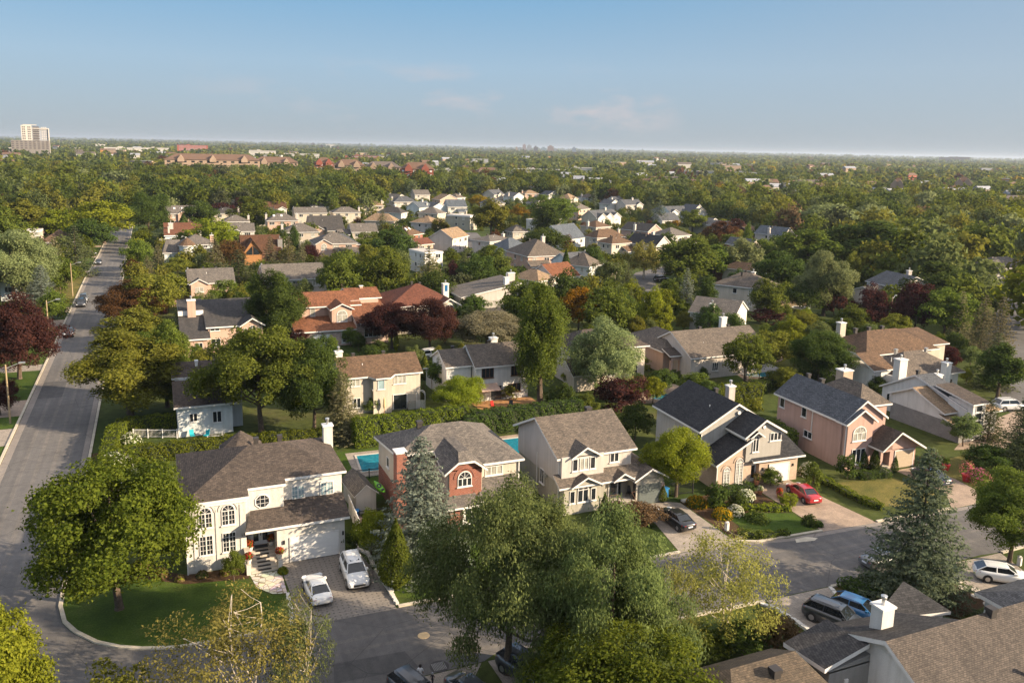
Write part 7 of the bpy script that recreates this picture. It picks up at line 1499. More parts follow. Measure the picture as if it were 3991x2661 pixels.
fence([(16.6, 73.4), (16.9, 79.6)], 1.9, 'pale panel fence beside the garden shed', 'trim', solid=True); fence([(33.4, 77.), (36.6, 77.)], 1.7, 'grey panel gate between brick gable and tan houses', 'greytrim', solid=True); fence([(137.2, 157.), (146., 154.4)], 1.8, 'brown wooden fence behind the trampoline', 'polewood', solid=True)
fence([(-10.4, 402.4), (-3.5, 402.4)], 1.2, 'wooden barrier closing the end of the long street', 'polewood', .8)
# shed
H = House('garden_shed', 'small white garden shed with steep grey shingle roof', (17.6, 78.8), 4, cat='shed'); H.gable(17.2, 78.4, 19.8, 83.4, 2.0, 3.1, 'r_grey', 'y', wall=(0, 'white'), inset=.25, t=.12); H.door('f', 18.0, 78.98, .05, 1.0, 1.75, 'door', 'door', panels=3); H.finish()
H = House('garden_shed', 'small brown roofed shed behind the dark ash tree', (101., 114.), 20, cat='shed'); H.gable(100.6, 113.6, 104.4, 117.6, 2.1, 3., 'r_brown', 'y', wall=(0, 'tanbrick'), inset=.25, t=.12); H.finish()
# kayak leaning on its rack
M['kayak'] = m_plain('lime_green_kayak', (.16, .46, .02), .4, var=.06)
o = empty('kayak', (20.4, 80.4, 1.75), math.radians(95), 'lime green kayak on a wall rack beside the brick chimney', 'kayak'); b = MB(); R0 = []
for i in range(13):
    t = i / 12; w = .36 * math.sin(PI * min(max(t, .03), .97)) ** .7; x = -1.6 + 3.2 * t; R0.append([(x, w * math.cos(a), .24 * math.sin(a) * (1 if math.sin(a) > 0 else .8) * max(.25, math.sin(PI * t)) + .12 * (2 * t - 1) ** 2) for a in [2 * PI * k / 12 for k in range(12)]])
for A, B in zip(R0, R0[1:]):
    for k in range(12): b.poly([A[k], A[(k + 1) % 12], B[(k + 1) % 12], B[k]], 0, True)
b.build('hull', 'kayak', o, weld=True); b = MB(); b.lathe([(.22, .21), (.27, .26), (.2, .27), (0, .17)], 14); q = b.build('cockpit', 'black', o); q.scale = (1.8, .9, 1); b = MB(); b.box(-1.15, -.14, .1, -.85, .14, .235); b.build('hatch_cover', 'black', o)
o.rotation_euler = (math.radians(-24), 0, math.radians(95))
def bin_(x, y, mat, lab):
    o = empty('wheelie_bin', (x, y, 0), RND.uniform(-.2, .2), lab, 'bin'); b = MB(); b.prism([(-.24, -.28, .06), (.24, -.28, .06), (.3, .3, .06), (-.3, .3, .06)], (0, .04, .95)); b.build('bin_body', mat, o)
    b = MB(); b.prism([(-.33, -.34, 1.01), (.33, -.34, 1.01), (.33, .4, 1.01), (-.33, .4, 1.01)], (0, 0, .09)); b.build('lid', mat, o)
    for s in (-1, 1): b = MB(); b.tube((s * .2, .34, .12), (s * .28, .34, .12), .12, .12, 10); b.build('wheel', 'rubber', o)
M['binblue'] = m_plain('blue_bin_plastic', (.02, .16, .38), .5); M['bindark'] = m_plain('dark_bin_plastic', (.05, .035, .03), .6)
bin_(97.4, 72.9, 'binblue', 'blue wheeled bin at the grey brick house corner'); bin_(98.2, 72.5, 'bindark', 'dark wheeled bin at the grey brick house corner'); bin_(17.2, 77.2, 'binblue', 'blue wheeled bin behind the double garage'); bin_(17.0, 75.6, 'bindark', 'dark wheeled bin behind the double garage'); bin_(49.6, 71.2, 'binblue', 'blue wheeled bin beside the grey garage door'); bin_(148.8, 146.2, 'binblue', 'blue wheeled bin by the wine red small tree')
def chair(x, y, rz, mat, lab, cat='garden chair', z=.02):
    o = empty('garden_chair', (x, y, z), rz, lab, cat); b = MB(); b.box(-.27, -.27, .40, .27, .27, .45); b.build('seat', mat, o); b = MB(); b.prism([(-.27, .24, .45), (.27, .24, .45), (.27, .3, .45), (-.27, .3, .45)], (0, .18, .62)); b.build('backrest', mat, o)
    for sx in (-.24, .24):
        for sy in (-.24, .24): b = MB(); b.tube((sx, sy, 0), (sx, sy, .40), .025, .025, 5); b.build('leg', 'black', o)
M['teal'] = m_plain('turquoise_cushion', (.01, .30, .36), .8)
chair(3.2, 107.4, 0.2, 'teal', 'turquoise deck chair behind the white railing'); chair(4.8, 106.9, -.7, 'teal', 'second turquoise chair, right of the first'); chair(6.55, 73.05, .9, 'browntrim', 'brown wooden chair on the entrance porch', z=1.0); chair(45.0, 71.2, -.8, 'black', 'black porch chair of the tan house', z=.75); chair(43.6, 106., .4, 'redlight', 'dark red chair under the awning'); chair(46., 105.4, -.5, 'black', 'black patio chair beside the awning')
def parasol(x, y, h, mat, lab, open_=True, r=1.4):
    o = empty('parasol', (x, y, 0), 0, lab, 'parasol'); b = MB(); b.tube((0, 0, 0), (0, 0, h), .03, .03, 6); b.build('pole', 'deckwood', o); b = MB()
    if open_: b.lathe([(r, h - .5), (r * .55, h - .16), (0, h + .05)], 8, smooth=False)
    else: b.lathe([(.08, h - 1.7), (.2, h - 1.3), (.13, h - .3), (0, h + .1)], 8)
    b.build('canopy', mat, o)
M['canvas'] = m_plain('tan_canvas', (.50, .36, .20), .9); M['pinkcanvas'] = m_plain('faded_pink_canvas', (.55, .40, .38), .9)
parasol(138.6, 153.6, 2.4, 'canvas', 'open tan parasol beside the trampoline', r=1.7); parasol(28.3, 108.8, 2.5, 'canvas', 'closed beige parasol before the patio door', False); parasol(73., 84.5, 2.5, 'pinkcanvas', 'folded pale parasol in the yard behind twin gable house', False); parasol(73.6, 83., 2.0, 'pinkcanvas', 'open faded pink parasol behind the pink house', r=1.3)
o = empty('trampoline', (141.2, 151.4, 0), 0, 'round trampoline with blue rim and safety net', 'trampoline'); b = MB(); b.lathe([(1.75, .78), (2.1, .8), (2.1, .86), (1.75, .84)], 24); b.build('rim_pad', 'bluewhite', o); b = MB(); b.lathe([(1.75, .8), (0, .78)], 24); b.build('mat', 'black', o)
for k in range(8): a = k * PI / 4; b = MB(); b.tube((2.1 * math.cos(a), 2.1 * math.sin(a), 0), (2.1 * math.cos(a), 2.1 * math.sin(a), 2.5), .03, .03, 5); b.build('net_pole', 'metal', o)
o = empty('garden_arch', (33.8, 109.5, 0), -.4, 'white lattice arch beside the beige house', 'garden arch'); b = MB()
for s in (-.6, .6):
    for k in range(5): b.tube((s, -.3 + .15 * k, 0), (s, -.3 + .15 * k, 2.1), .025, .025, 4)
for k in range(10):
    a0, a1 = PI * k / 10, PI * (k + 1) / 10
    for y in (-.3, .3): b.tube((.6 * math.cos(a0), y, 2.1 + .6 * math.sin(a0)), (.6 * math.cos(a1), y, 2.1 + .6 * math.sin(a1)), .035, .035, 4)
for k in range(9): b.tube((-.6, -.3, .2 + .14 * k), (.6, -.3, .2 + .14 * k), .022, .022, 4); b.tube((-.6 + .15 * k, -.3, 0), (-.6 + .15 * k, -.3, 1.4), .022, .022, 4)
b.build('lattice', 'trim', o)
o = empty('gazebo', (88.8, 103.2, 0), 0, 'dark roofed gazebo beside the kidney pool', 'gazebo')
for x in (0, 4.4):
    for y in (0, 3.2): b = MB(); b.tube((x, y, 0), (x, y, 2.2), .07, .07, 6); b.build('post', 'black', o)
b = MB(); e = [(-.4, -.4, 2.2), (4.8, -.4, 2.2), (4.8, 3.6, 2.2), (-.4, 3.6, 2.2)]; t0, t1 = (1.6, 1.6, 3.0), (2.8, 1.6, 3.0)
for P in ([e[0], e[1], t1, t0], [e[2], e[3], t0, t1], [e[1], e[2], t1], [e[3], e[0], t0]): b.poly(P)
b.poly(e[::-1]); b.build('roof', 'slatewall', o)
o = empty('hot_tub', (71.4, 106.9, 0), 0, 'wood clad hot tub with brown cover on the terrace', 'hot tub'); b = MB(); b.box(-1.1, -1., 0, 1.1, 1., .85); b.build('tub', 'deckwood', o); b = MB(); b.box(-1.15, -1.05, .851, 1.15, 1.05, .97); b.build('cover', 'browntrim', o)
o = empty('barbecue', (32.7, 110., 0), 0, 'covered grey barbecue against the beige house wall', 'barbecue'); b = MB(); b.prism([(-.7, -.3, 0), (.7, -.3, 0), (.62, .3, 0), (-.62, .3, 0)], (0, 0, 1.0)); b.build('cover', 'taupe', o); b = MB(); b.prism([(-.4, -.24, 1.0), (.4, -.24, 1.0), (.4, .24, 1.0), (-.4, .24, 1.0)], (0, .02, .22)); b.build('lid', 'taupe', o)
def utility(x, y, lab, mat='flagwhite'):
    o = empty('utility_box', (x, y, 0), .2, lab, 'utility box'); b = MB(); b.box(-.16, -.16, 0, .16, .16, .8); b.build('box', mat, o); b = MB(); b.lathe([(.25, .8), (.25, .84), (.1, .93), (0, .95)], 4); b.build('cap', mat, o)
utility(50.9, 62.2, 'pale utility post at the bottom of the front garden bed'); utility(72., 46.6, 'green-white utility post near the right tree'); utility(16.9, 63.0, 'greenish utility post by the conical cedar', 'bluewhite')
o = empty('manhole_cover', (17.5, 55.8, .016), 0, 'yellowish round manhole cover in the front street', 'manhole cover'); b = MB(); b.lathe([(.46, 0), (.46, .01), (.4, .012), (0, .012)], 20); b.build('cover', 'drain_y', o) if False else b.build('cover', 'canvas', o)
o = empty('storm_drain', (17.4, 51.7, .016), 0, 'dark slotted storm drain at the near kerb', 'storm drain'); b = MB(); b.lathe([(.7, 0), (.7, .012), (0, .012)], 20); b.build('frame', 'ventblack', o); b = MB()
for k in range(9): b.box(-.5 + .11 * k, -.45, .014, -.44 + .11 * k, .45, .03)
b.build('grate', 'slatewall', o)
def stone_row(path, lab, mat='flagwhite', s=.3):
    x0, y0 = path[0]; b = MB(); rg = random.Random(int(x0 * 10))
    for (ax, ay), (bx, by) in zip(path, path[1:]):
        L = math.hypot(bx - ax, by - ay); n = max(1, int(L / s)); rz = math.atan2(by - ay, bx - ax); c, q = math.cos(rz), math.sin(rz)
        for k in range(n):
            cx, cy = ax + (bx - ax) * (k + .5) / n - x0, ay + (by - ay) * (k + .5) / n - y0; l, w, h = s * .47, s * rg.uniform(.42, .6), rg.uniform(.16, .26)
            b.prism([(cx + c * u - q * v, cy + q * u + c * v, 0) for u, v in ((-l, -w), (l, -w), (l, w), (-l, w))], (rg.uniform(-.02, .02), rg.uniform(-.02, .02), h))
    tag(b.build('stone_edging', mat, loc=(x0, y0, 0)), lab, 'stone edging')
stone_row([(16.5, 66.8), (16.6, 65.6), (16.75, 63.), (16.8, 60.7)], 'white stone edging right of the hexagon drive, street end'); stone_row([(15.9, 72.6), (15.9, 71.2), (16.6, 70.), (16.5, 67.6)], 'white stone edging curving by the garage yew'); stone_row([(8.75, 65.6), (8.6, 63.), (8.35, 60.9)], 'white stone edging left of the hexagon drive')
stone_row([(44.9, 49.9), (45.6, 48.9), (45.8, 46.7), (45.8, 44.)], 'white stone edging left of the near drive'); stone_row([(52.4, 49.9), (51.9, 48.6), (52.4, 47.)], 'white stone edging round the spruce bed')
for i, (x, y) in enumerate(((63.9, 46.6), (63.4, 45.6), (64.1, 44.9), (63.2, 44.2), (63.9, 43.5), (63., 42.9))):
    b = MB(); b.lathe([(.42, 0), (.42, .05), (0, .055)], 7); o = b.build('stepping_stone', 'concrete', loc=(x, y, .012)); tag(o, 'flat grey stepping stone in the dark mulch', 'stepping stone', 'stepping stones')
b = MB(); b.prism([(-.4, -.28, 0), (.4, -.28, 0), (.4, .28, 0), (-.4, .28, 0)], (0, 0, .2)); o = b.build('sandbag', 'flagwhite', loc=(51., 69.4, .02)); tag(o, 'white bag of garden soil at the top of the front bed', 'bag')
# ------------------------------------------------------------------ people
def person(x, y, rz, h, shirt, trousers, hair, lab, stride=.25):
    o = empty('person', (x, y, .02), rz, lab, 'person'); k = h / 1.7
    V = [(0, 0, .92), (0, .01, 1.15), (0, .01, 1.36), (0, 0, 1.48), (0, -.01, 1.60), (.09, 0, .88), (.10, -stride * .6, .50), (.10, -stride * .5 + .02, .08), (.10, -stride * .5 - .13, .04), (-.09, 0, .88), (-.10, stride * .4, .50), (-.10, stride + .06, .10), (-.10, stride - .04, .04),
         (.17, .01, 1.38), (.22, .06, 1.12), (.20, -.06, .90), (.20, -.10, .82), (-.17, .01, 1.38), (-.22, -.04, 1.12), (-.2, -.2, .95), (-.2, -.25, .88)]
    E_ = [(0, 1), (1, 2), (2, 3), (3, 4), (0, 5), (5, 6), (6, 7), (7, 8), (0, 9), (9, 10), (10, 11), (11, 12), (2, 13), (13, 14), (14, 15), (15, 16), (2, 17), (17, 18), (18, 19), (19, 20)]
    rad = [.13, .12, .13, .055, .095, .085, .06, .045, .04, .085, .06, .045, .04, .06, .045, .035, .03, .06, .045, .035, .03]
    me = bpy.data.meshes.new('body'); me.from_pydata([tuple(c * k for c in v) for v in V], E_, []); b = bpy.data.objects.new('body', me); C.objects.link(b)
    s = b.modifiers.new('s', 'SKIN'); s.use_smooth_shade = True; b.modifiers.new('u', 'SUBSURF').levels = 1
    for i, sv in enumerate(me.skin_vertices[0].data): sv.radius = (rad[i] * k * .9, rad[i] * k * .9); sv.use_root = (i == 0)
    dg = bpy.context.evaluated_depsgraph_get(); ev = bpy.data.meshes.new_from_object(b.evaluated_get(dg)); bpy.data.objects.remove(b)
    ev.materials.clear(); [ev.materials.append(M[m]) for m in ('skin', shirt, trousers, hair)]
    for p in ev.polygons:
        z = p.center.z / k; x_ = abs(p.center.x) / k; p.material_index = 3 if z > 1.58 or (z > 1.5 and p.center.y > .03 * k) else 1 if (.98 < z < 1.45 and (x_ < .19 or z > 1.2)) else 2 if z <= .98 and x_ < .17 and z > .1 else 0
    b = bpy.data.objects.new('body', ev); C.objects.link(b); b.parent = o
    hb = MB(); hb.lathe([(.0, 1.74 * k), (.085 * k, 1.71 * k), (.115 * k, 1.63 * k), (.11 * k, 1.56 * k), (.06 * k, 1.50 * k)], 10, c=(0, .02 * k, 0)); hb.build('hair', hair, o)
M['skin'] = m_plain('skin', (.45, .27, .19), .6); M['tee'] = m_plain('white_cotton', (.75, .75, .76), .9); M['darkcloth'] = m_plain('dark_cloth', (.035, .03, .04), .9); M['print'] = m_plain('patterned_cloth', (.16, .08, .06), .9, var=.7, scale=14); M['hair'] = m_plain('dark_hair', (.02, .012, .01), .6); M['cap'] = m_plain('grey_cap', (.3, .32, .34), .8)
person(15.45, 50.05, 2.6, 1.68, 'tee', 'print', 'hair', 'woman with dark hair in a white top walking by the bottom edge'); person(16.25, 49.75, 2.4, 1.05, 'darkcloth', 'darkcloth', 'cap', 'small child in dark clothes and a grey cap walking behind the woman')

# ------------------------------------------------------------------ roofs in the foreground, lower right
H = House('house', 'foreground house with wide brown shingle roof, white gable wall and square chimney', (40.6, 27.))
H.roof([[(40.4, 24.8, 2.4), (62., 24.8, 2.4), (62., 33.7, 7.4), (40.4, 33.7, 7.4)]], 'r_brown2', t=.3); H.roof([[(40.4, 33.7, 7.4), (47., 33.7, 7.4), (46.4, 38.2, 5.55), (41.8, 39.4, 5.05), (40.4, 38., 5.63)]], 'r_dark', t=.3); H.roof([[(47., 33.7, 7.4), (62., 33.7, 7.4), (62., 36., 4.9), (47., 36., 4.9)]], 'r_brown2', t=.3); H.vent(49.6, 33.5, 7.2, r=.3); H.vent(48.6, 30.0, 5.6, r=.12, h=.3)  # left far slope in darker shingle: its shade is put into the colour
H.mass(41., 25.6, 60., 35.6, 0, 3.0, 'bright'); H.mass(41., 35.6, 46., 37.8, 0, 5., 'bright'); H.pent([(25.6, 2.4), (37.6, 2.4), (37.6, 5.4), (33.7, 7.1), (25.6, 2.6)], 'x', 41., 46., 'bright'); H.pent([(25.6, 2.4), (35.4, 2.4), (35.4, 5.2), (33.7, 7.0), (25.6, 2.6)], 'x', 46., 60., 'bright')
H.roof([[(37.0, 35., 5.5), (40.6, 35., 6.4), (40.6, 38.7, 6.03), (37.0, 38.7, 5.13)]], 'r_dark', t=.3); H.mass(37.6, 35.2, 41., 38.2, 0, 5.0, 'slatewall'); H.pent([(37.6, 4.9), (41., 4.9), (41., 5.45), (37.6, 5.05)], 'y', 35.2, 38.2, 'slatewall')  # box-out roof carries the same painted shade as the far slope
H.box_part('stair_window', 38.9, 35.1, 1.0, 39.2, 35.2, 4.2, 'trim')
H.roof([[(45., 38.8, 4.9), (51.6, 37.8, 4.7), (49.6, 40.4, 6.1)], [(51.6, 37.8, 4.7), (52., 41.3, 4.6), (49.6, 40.4, 6.1)], [(52., 41.3, 4.6), (45., 38.8, 4.9), (49.6, 40.4, 6.1)]], 'r_char', t=.24); H._w('bright').prism([H.L((45.9, 38.9, 0)), H.L((51.2, 38.1, 0)), H.L((51.5, 40.8, 0))], (0, 0, 4.6))  # charcoal shingle paints in the shaded side of this small roof
H.chimney(42.3, 35.7, 43.35, 36.65, 5.5, 8.0, 'bright'); H.downpipe(40.9, 38.3, 0, 5.4); H.finish()
H = House('house', 'lower foreground house with dark brown hipped roof and black roof vent', (27., 29.))
H.mass(27., 29., 36., 38., 0, 4.2, 'grey'); H.hip(25.6, 28.4, 36.8, 39.6, 4.2, 6.2, 'r_mid2', 'x', ra=30.8, rb=35.8, rc=36.4, t=.26); H.vent(33.2, 35.2, 5.8, r=.32); H.finish()
H = House('house', 'pale blue walled bungalow corner with low slate eave at the right edge', (58.8, 34.))
H.mass(59.2, 34.4, 68., 40.6, 0, 2.9, 'bluewhite'); H.hip(58.7, 33.9, 68.6, 41.2, 2.95, 4.3, 'r_slate', 'x', t=.3); H.window('f', 62., 34.4, 1., 1.4, 1.2); H.window('b', 60.6, 40.6, 1., 1., 1.2); H.finish()

# ------------------------------------------------------------------ woods and the plain out to the horizon
HEAD = math.radians(23.5)      # the camera looks this far to the right of +Y
def polar(d, az): return d * math.sin(HEAD + az), d * math.cos(HEAD + az)
def zone(x, y):
    """which planting a spot belongs to: 'wood', 'yards' or None"""
    d = math.hypot(x, y); az = math.degrees(math.atan2(x, y) - HEAD)
    if d < 118: return None
    if az < -9: return 'wood' if d > 428 and d < 860 and not (-20 < x < -4 and y < 405) else 'yards'
    if az < 3: return 'wood' if 600 < d < 840 else 'yards'
    lo = np.interp(az, (3, 9, 12, 15, 18, 20, 24, 30), (590, 515, 480, 425, 372, 330, 235, 200))
    return 'wood' if lo < d < 640 else ('yards' if d < 640 else 'plain')
rng = np.random.default_rng(11)
def blocked(x, y, h):
    if -19 < x < -6.5: return True
    for fx, fy, fr in FOOT:
        dx, dy = x - fx, y - fy
        if dx * dx + dy * dy < (fr + 2.) ** 2: return True
        # keep taller trees off the side of each house that faces the camera
        d = math.hypot(fx, fy); t = -(dx * fx + dy * fy) / d
        if 0 < t < 15 and abs(dx * fy - dy * fx) / d < fr and h > 1.6 + t * .16: return True
    return False
placed = [(t[2], t[3], t[5]) for t in TREES]
spots = []
ROADPTS = [(a + (c - a) * k / 6, b + (e - b) * k / 6) for path in ([(111, 164), (118, 181), (126, 199), (138, 213), (160, 226), (190, 236), (220, 262)], [(118, 76), (140, 96), (160, 112), (178, 123.5), (205, 143), (240, 170), (290, 206)], [(95, 262), (107, 281.5), (118, 309.5), (126, 340)]) for (a, b), (c, e) in zip(path, path[1:]) for k in range(7)]
for _ in range(17000):
    az = rng.uniform(-34, 34); d = math.sqrt(rng.uniform(118 ** 2, 860 ** 2)); x, y = polar(d, math.radians(az)); zn = zone(x, y)
    if zn not in ('wood', 'yards'): continue
    if zn == 'wood': h = rng.uniform(9., 18.); r = h * rng.uniform(.36, .62)
    else:
        h = rng.uniform(1.8, 4.5) if d < 160 else rng.uniform(2.4, 7.5) if d < 330 else rng.uniform(2.6, 5.5) if az < 14 else rng.uniform(3.5, 7.); r = h * rng.uniform(.38, .52)
        if rng.uniform() > (.9 if d < 330 else .6 if az < 14 else .9): continue
    if (zn == 'yards' or az > 0) and blocked(x, y, h): continue
    if any((x - a) ** 2 + (y - b) ** 2 < 36 for a, b in ROADPTS): continue
    k = .72 if zn == 'wood' else .7
    if any((x - a) ** 2 + (y - b) ** 2 < ((r + c) * k) ** 2 for a, b, c in placed): continue
    placed.append((x, y, r)); spots.append((d, x, y, h, r, zn, az))
spots.sort()
WOODC = ['green', 'dgreen', 'ygreen', 'green', 'olive', 'green', 'dgreen', 'locust', 'green', 'olive']
BUDGET = 235; rest = []
def short(lab):
    for cut in (' with ', ' behind ', ' beside ', ' in front ', ', ', ' at ', ' on ', ' below ', ' among ', ' beyond ', ' half ', ' near ', ' between ', ' amid ', ' under ', ' rising ', ' deep ', ' peeping ', ' running '): lab = lab.split(cut)[0]
    return ' '.join(lab.split()[:7])
def beside(x, y):
    hx, hy, lab = min(HNAMES, key=lambda q: (q[0] + 4 - x) ** 2 + (q[1] + 4 - y) ** 2); dx, dy = x - hx - 4, y - hy - 4
    a, b_ = dx * math.sin(HEAD) + dy * math.cos(HEAD), dx * math.cos(HEAD) - dy * math.sin(HEAD)
    return ('just behind the ' if a > 0 else 'just in front of the ') + short(lab) if abs(a) > abs(b_) else ('to the right of the ' if b_ > 0 else 'to the left of the ') + short(lab)
for d, x, y, h, r, zn, az in spots:
    if BUDGET > 0 and (zn == 'yards' and d < 330 or zn == 'wood' and (d < 330 or d < 520 and h > 11)):
        BUDGET -= 1
        if zn == 'wood':
            lab = 'tall leafy tree in the wood on the right, beyond the slate roofs' if az > 0 else 'tall leafy tree in the wood on the left, behind the houses'
            c = rng.choice(WOODC + (['orange', 'yellow', 'pale'] if az > 20 else [])); tree('wood', c, x, y, h, r, lab, int(rng.integers(4)), 1, name='wood_tree', group='trees of the wood on the right' if az > 0 else 'trees of the wood on the left')
        else:
            fam = rng.choice(['round', 'oval', 'round', 'locust', 'spruce', 'shrub'], p=[.34, .2, .16, .12, .1, .08]); c = 'dspruce' if fam == 'spruce' else rng.choice(['green', 'dgreen', 'ygreen', 'green', 'lime', 'purple', 'olive', 'dgreen'])
            if fam == 'shrub': h = min(h, 3.5); r = h * .55
            if fam == 'spruce': r = h * .26
            col = {'green': 'green', 'dgreen': 'dark green', 'ygreen': 'yellowish', 'lime': 'bright lime', 'purple': 'wine red', 'olive': 'olive', 'dspruce': 'dark'}[c]
            kind = {'spruce': 'spruce', 'shrub': 'bush', 'locust': 'feathery tree', 'oval': 'upright tree'}.get(fam, 'round tree'); sz = 'low ' if h < 3.6 else 'mid-sized ' if h > 6 else 'small '
            lab = sz + col + ' ' + kind + ' ' + beside(x, y)
            tree(fam, c, x, y, h, r, lab, int(rng.integers(4)), 1 if d < 260 else 2, group=lab.replace(' just', ''), cat={'spruce': 'spruce', 'shrub': 'shrub'}.get(fam, 'small tree' if h < 4 else 'tree'))
    else: rest.append((x, y, h, r, d))
# the mass of trees nobody could count: one object per leaf colour would still be one wood, so it is a single mesh with several leaf colours
def wood_mass():
    V = []; T = []; MI = []; mats = ['green', 'dgreen', 'ygreen', 'olive', 'locust', 'brown', 'dspruce', 'pale', 'lime', 'drybrown', 'yellow']; prob = [.30, .18, .18, .13, .11, .02, .02, .03, .03, 0, 0]; probr = [.26, .12, .22, .12, .10, .01, .01, .07, .05, .03, .01]
    lib = {}
    def shape(n, var):
        if (n, var) not in lib: lib[(n, var)] = crown(900 + var, n, 1., H_N.get(n, 12), rz=.44, zc=.55, clump=.36)[:4]
        return lib[(n, var)]
    H_N = {900: 60, 110: 16, 46: 10, 18: 7, 8: 5}
    def put(x, y, h, r, n, leaf, m=None):
        P, N, S, t = shape(n, int(rng.integers(5))); a = rng.uniform(0, 6.28); c, s = math.cos(a), math.sin(a)
        p = P * np.array([2 * r, 2 * r, h]); q = np.stack([p[:, 0] * c - p[:, 1] * s + x, p[:, 0] * s + p[:, 1] * c + y, p[:, 2]], 1); nn = np.stack([N[:, 0] * c - N[:, 1] * s, N[:, 0] * s + N[:, 1] * c, N[:, 2]], 1)
        V.append(leaf_arrays(q, nn, S * leaf, rng, .75)); T.append(np.clip(t * .7 + rng.uniform(0, .3), 0, 1)); MI.append(np.full(n, rng.choice(len(mats), p=probr if (h > 9 and x > .72 * y) else prob), np.int32))
    for x, y, h, r, d in rest: put(x, y, h, r, 900 if d < 860 else 110, r * .20 if d < 860 else r * .50)
    def ring(d0, d1, gap, n, hl, lf):
        N_ = int(.5 * 1.26 * (d1 * d1 - d0 * d0) / gap ** 2)
        az = rng.uniform(-.63, .63, N_); d = np.sqrt(rng.uniform(d0 * d0, d1 * d1, N_))
        cl = np.sin(d * .011 + az * 31) + np.sin(d * .023 - az * 57) + np.sin(az * 90 + d * .004) 
        for a, q, w in zip(az, d, cl):
            if d0 < 1000 and zone(*polar(q, a)) in ('wood',): continue
            if w < -1.25 + .35 * (q < 2000) and rng.uniform() < .85: continue
            h = rng.uniform(*hl); x, y = polar(q, a); put(x, y, h, h * rng.uniform(.42, .74), n, h * lf)
    ring(640, 1050, 15, 110, (6, 17), .22); ring(1050, 1900, 19, 46, (6, 18), .32); ring(1900, 4200, 34, 18, (10, 18), .55); ring(4200, 9500, 85, 8, (12, 24), .95); ring(9500, 21000, 260, 8, (16, 34), 1.6)
    v = np.concatenate(V); me = quads_mesh('distant_woods', v, np.concatenate(T), None)
    for m in mats: me.materials.append(M[m])
    me.polygons.foreach_set('material_index', np.concatenate(MI)); me.update()
    o = bpy.data.objects.new('distant_woods', me); C.objects.link(o); tag(o, 'endless mass of treetops running out to the flat horizon', kind='stuff')
    return len(v) // 4
NLEAF = wood_mass()

# ------------------------------------------------------------------ far buildings
FC = dict(brickred=('f_red', 'f_red'), brownroof=('f_tan', 'f_brownroof'), brickapt=('f_red2', 'f_brownroof'), tanapt=('f_tan', 'f_brownroof'), rustblock=('f_rust', 'f_dark'), darkapt=('f_tan', 'f_darkroof'), whitebox=('f_white', 'f_flat'), orangebox=('f_orange', 'f_flat'), hospital=('f_brown', 'f_dark'), whitetower=('f_white', 'f_flat'), spire=('f_white', 'f_white'))
for k, c in dict(f_red=(.26, .07, .045), f_red2=(.25, .075, .05), f_rust=(.24, .09, .055), f_tan=(.30, .215, .155), f_white=(.42, .395, .36), f_orange=(.36, .17, .05), f_brown=(.22, .15, .12), f_brownroof=(.12, .07, .046), f_dark=(.08, .07, .07), f_darkroof=(.10, .08, .07), f_flat=(.30, .285, .265), f_podium=(.16, .145, .135), f_pink=(.24, .18, .18), f_grey=(.24, .25, .28), f_blue=(.15, .19, .25), f_glass=(.20, .26, .31)).items(): M[k] = m_plain('far_' + k[2:], c, .9, var=.08, scale=.2)
for (x, y, a, w, dp, z, c, lab) in FAR:
    wm, rm = FC[c]; nm = 'church_spire' if c == 'spire' else 'far_building'
    o = empty(nm, (x, y, 0), a, lab, 'building'); b = MB(); hip = c in ('brownroof', 'tanapt', 'brickapt', 'darkapt'); zt = z - (5.5 if hip else 0)
    if c == 'spire': b.lathe([(w * .5, 0), (w * .5, z * .55), (0, z)], 8); b.build('wall', wm, o); continue
    b.box(0, 0, 0, w, dp, zt)
    if not hip: b.box(w * .3, dp * .2, zt, w * .42, dp * .5, zt + 2.2)
    b.build('wall', wm, o)
    if hip:
        r = MB(); e = .8; q = [(-e, -e, zt), (w + e, -e, zt), (w + e, dp + e, zt), (-e, dp + e, zt)]; h = min(dp, w) * .42; A, B = (h, dp / 2, z), (w - h, dp / 2, z)
        for P in ([q[0], q[1], B, A], [q[2], q[3], A, B], [q[1], q[2], B], [q[3], q[0], A], q[::-1]): r.poly(P)
        ro = r.build('roof', rm, o)
        for k in range(max(2, int(w / 22))):
            t = MB(); cx = w * (k + .5) / max(2, int(w / 22)); t.prism([(cx - 3, -1.6, zt - 2), (cx + 3, -1.6, zt - 2), (cx + 3, -1.6, zt + .5), (cx, -1.6, zt + 4.5), (cx - 3, -1.6, zt + .5)], (0, dp * .35, 0), 0); t.build('dormer', wm, o)
    else: r = MB(); r.box(-.3, -.3, zt, w + .3, dp + .3, zt + .5); r.build('roof', rm, o)
    if c in ('whitetower', 'hospital'): continue
    nf = max(1, min(4, int(zt / 3.6))); nw = max(3, min(12, int(w / 4)))
    for f in range(nf):
        if c in ('whitebox', 'orangebox', 'brickred', 'rustblock'): g = MB(); g.box(w * .06, -.14, zt - 2.4 - f * 3.4, w * .94, -.02, zt - 1.5 - f * 3.4); g.build('window_band', 'f_grey', o); continue
        for k in range(nw): g = MB(); g.box(w * (k + .3) / nw, -.14, zt - 2.6 - f * 3.4, w * (k + .7) / nw, -.02, zt - 1. - f * 3.4); g.build('window', 'glass' if c != 'brickapt' else 'trim', o)
TONE = dict(tanT='f_tan', greyT='f_grey', pinkT='f_pink', darkT='f_dark', glassT='f_glass', brownT='f_brown', blueT='f_blue')
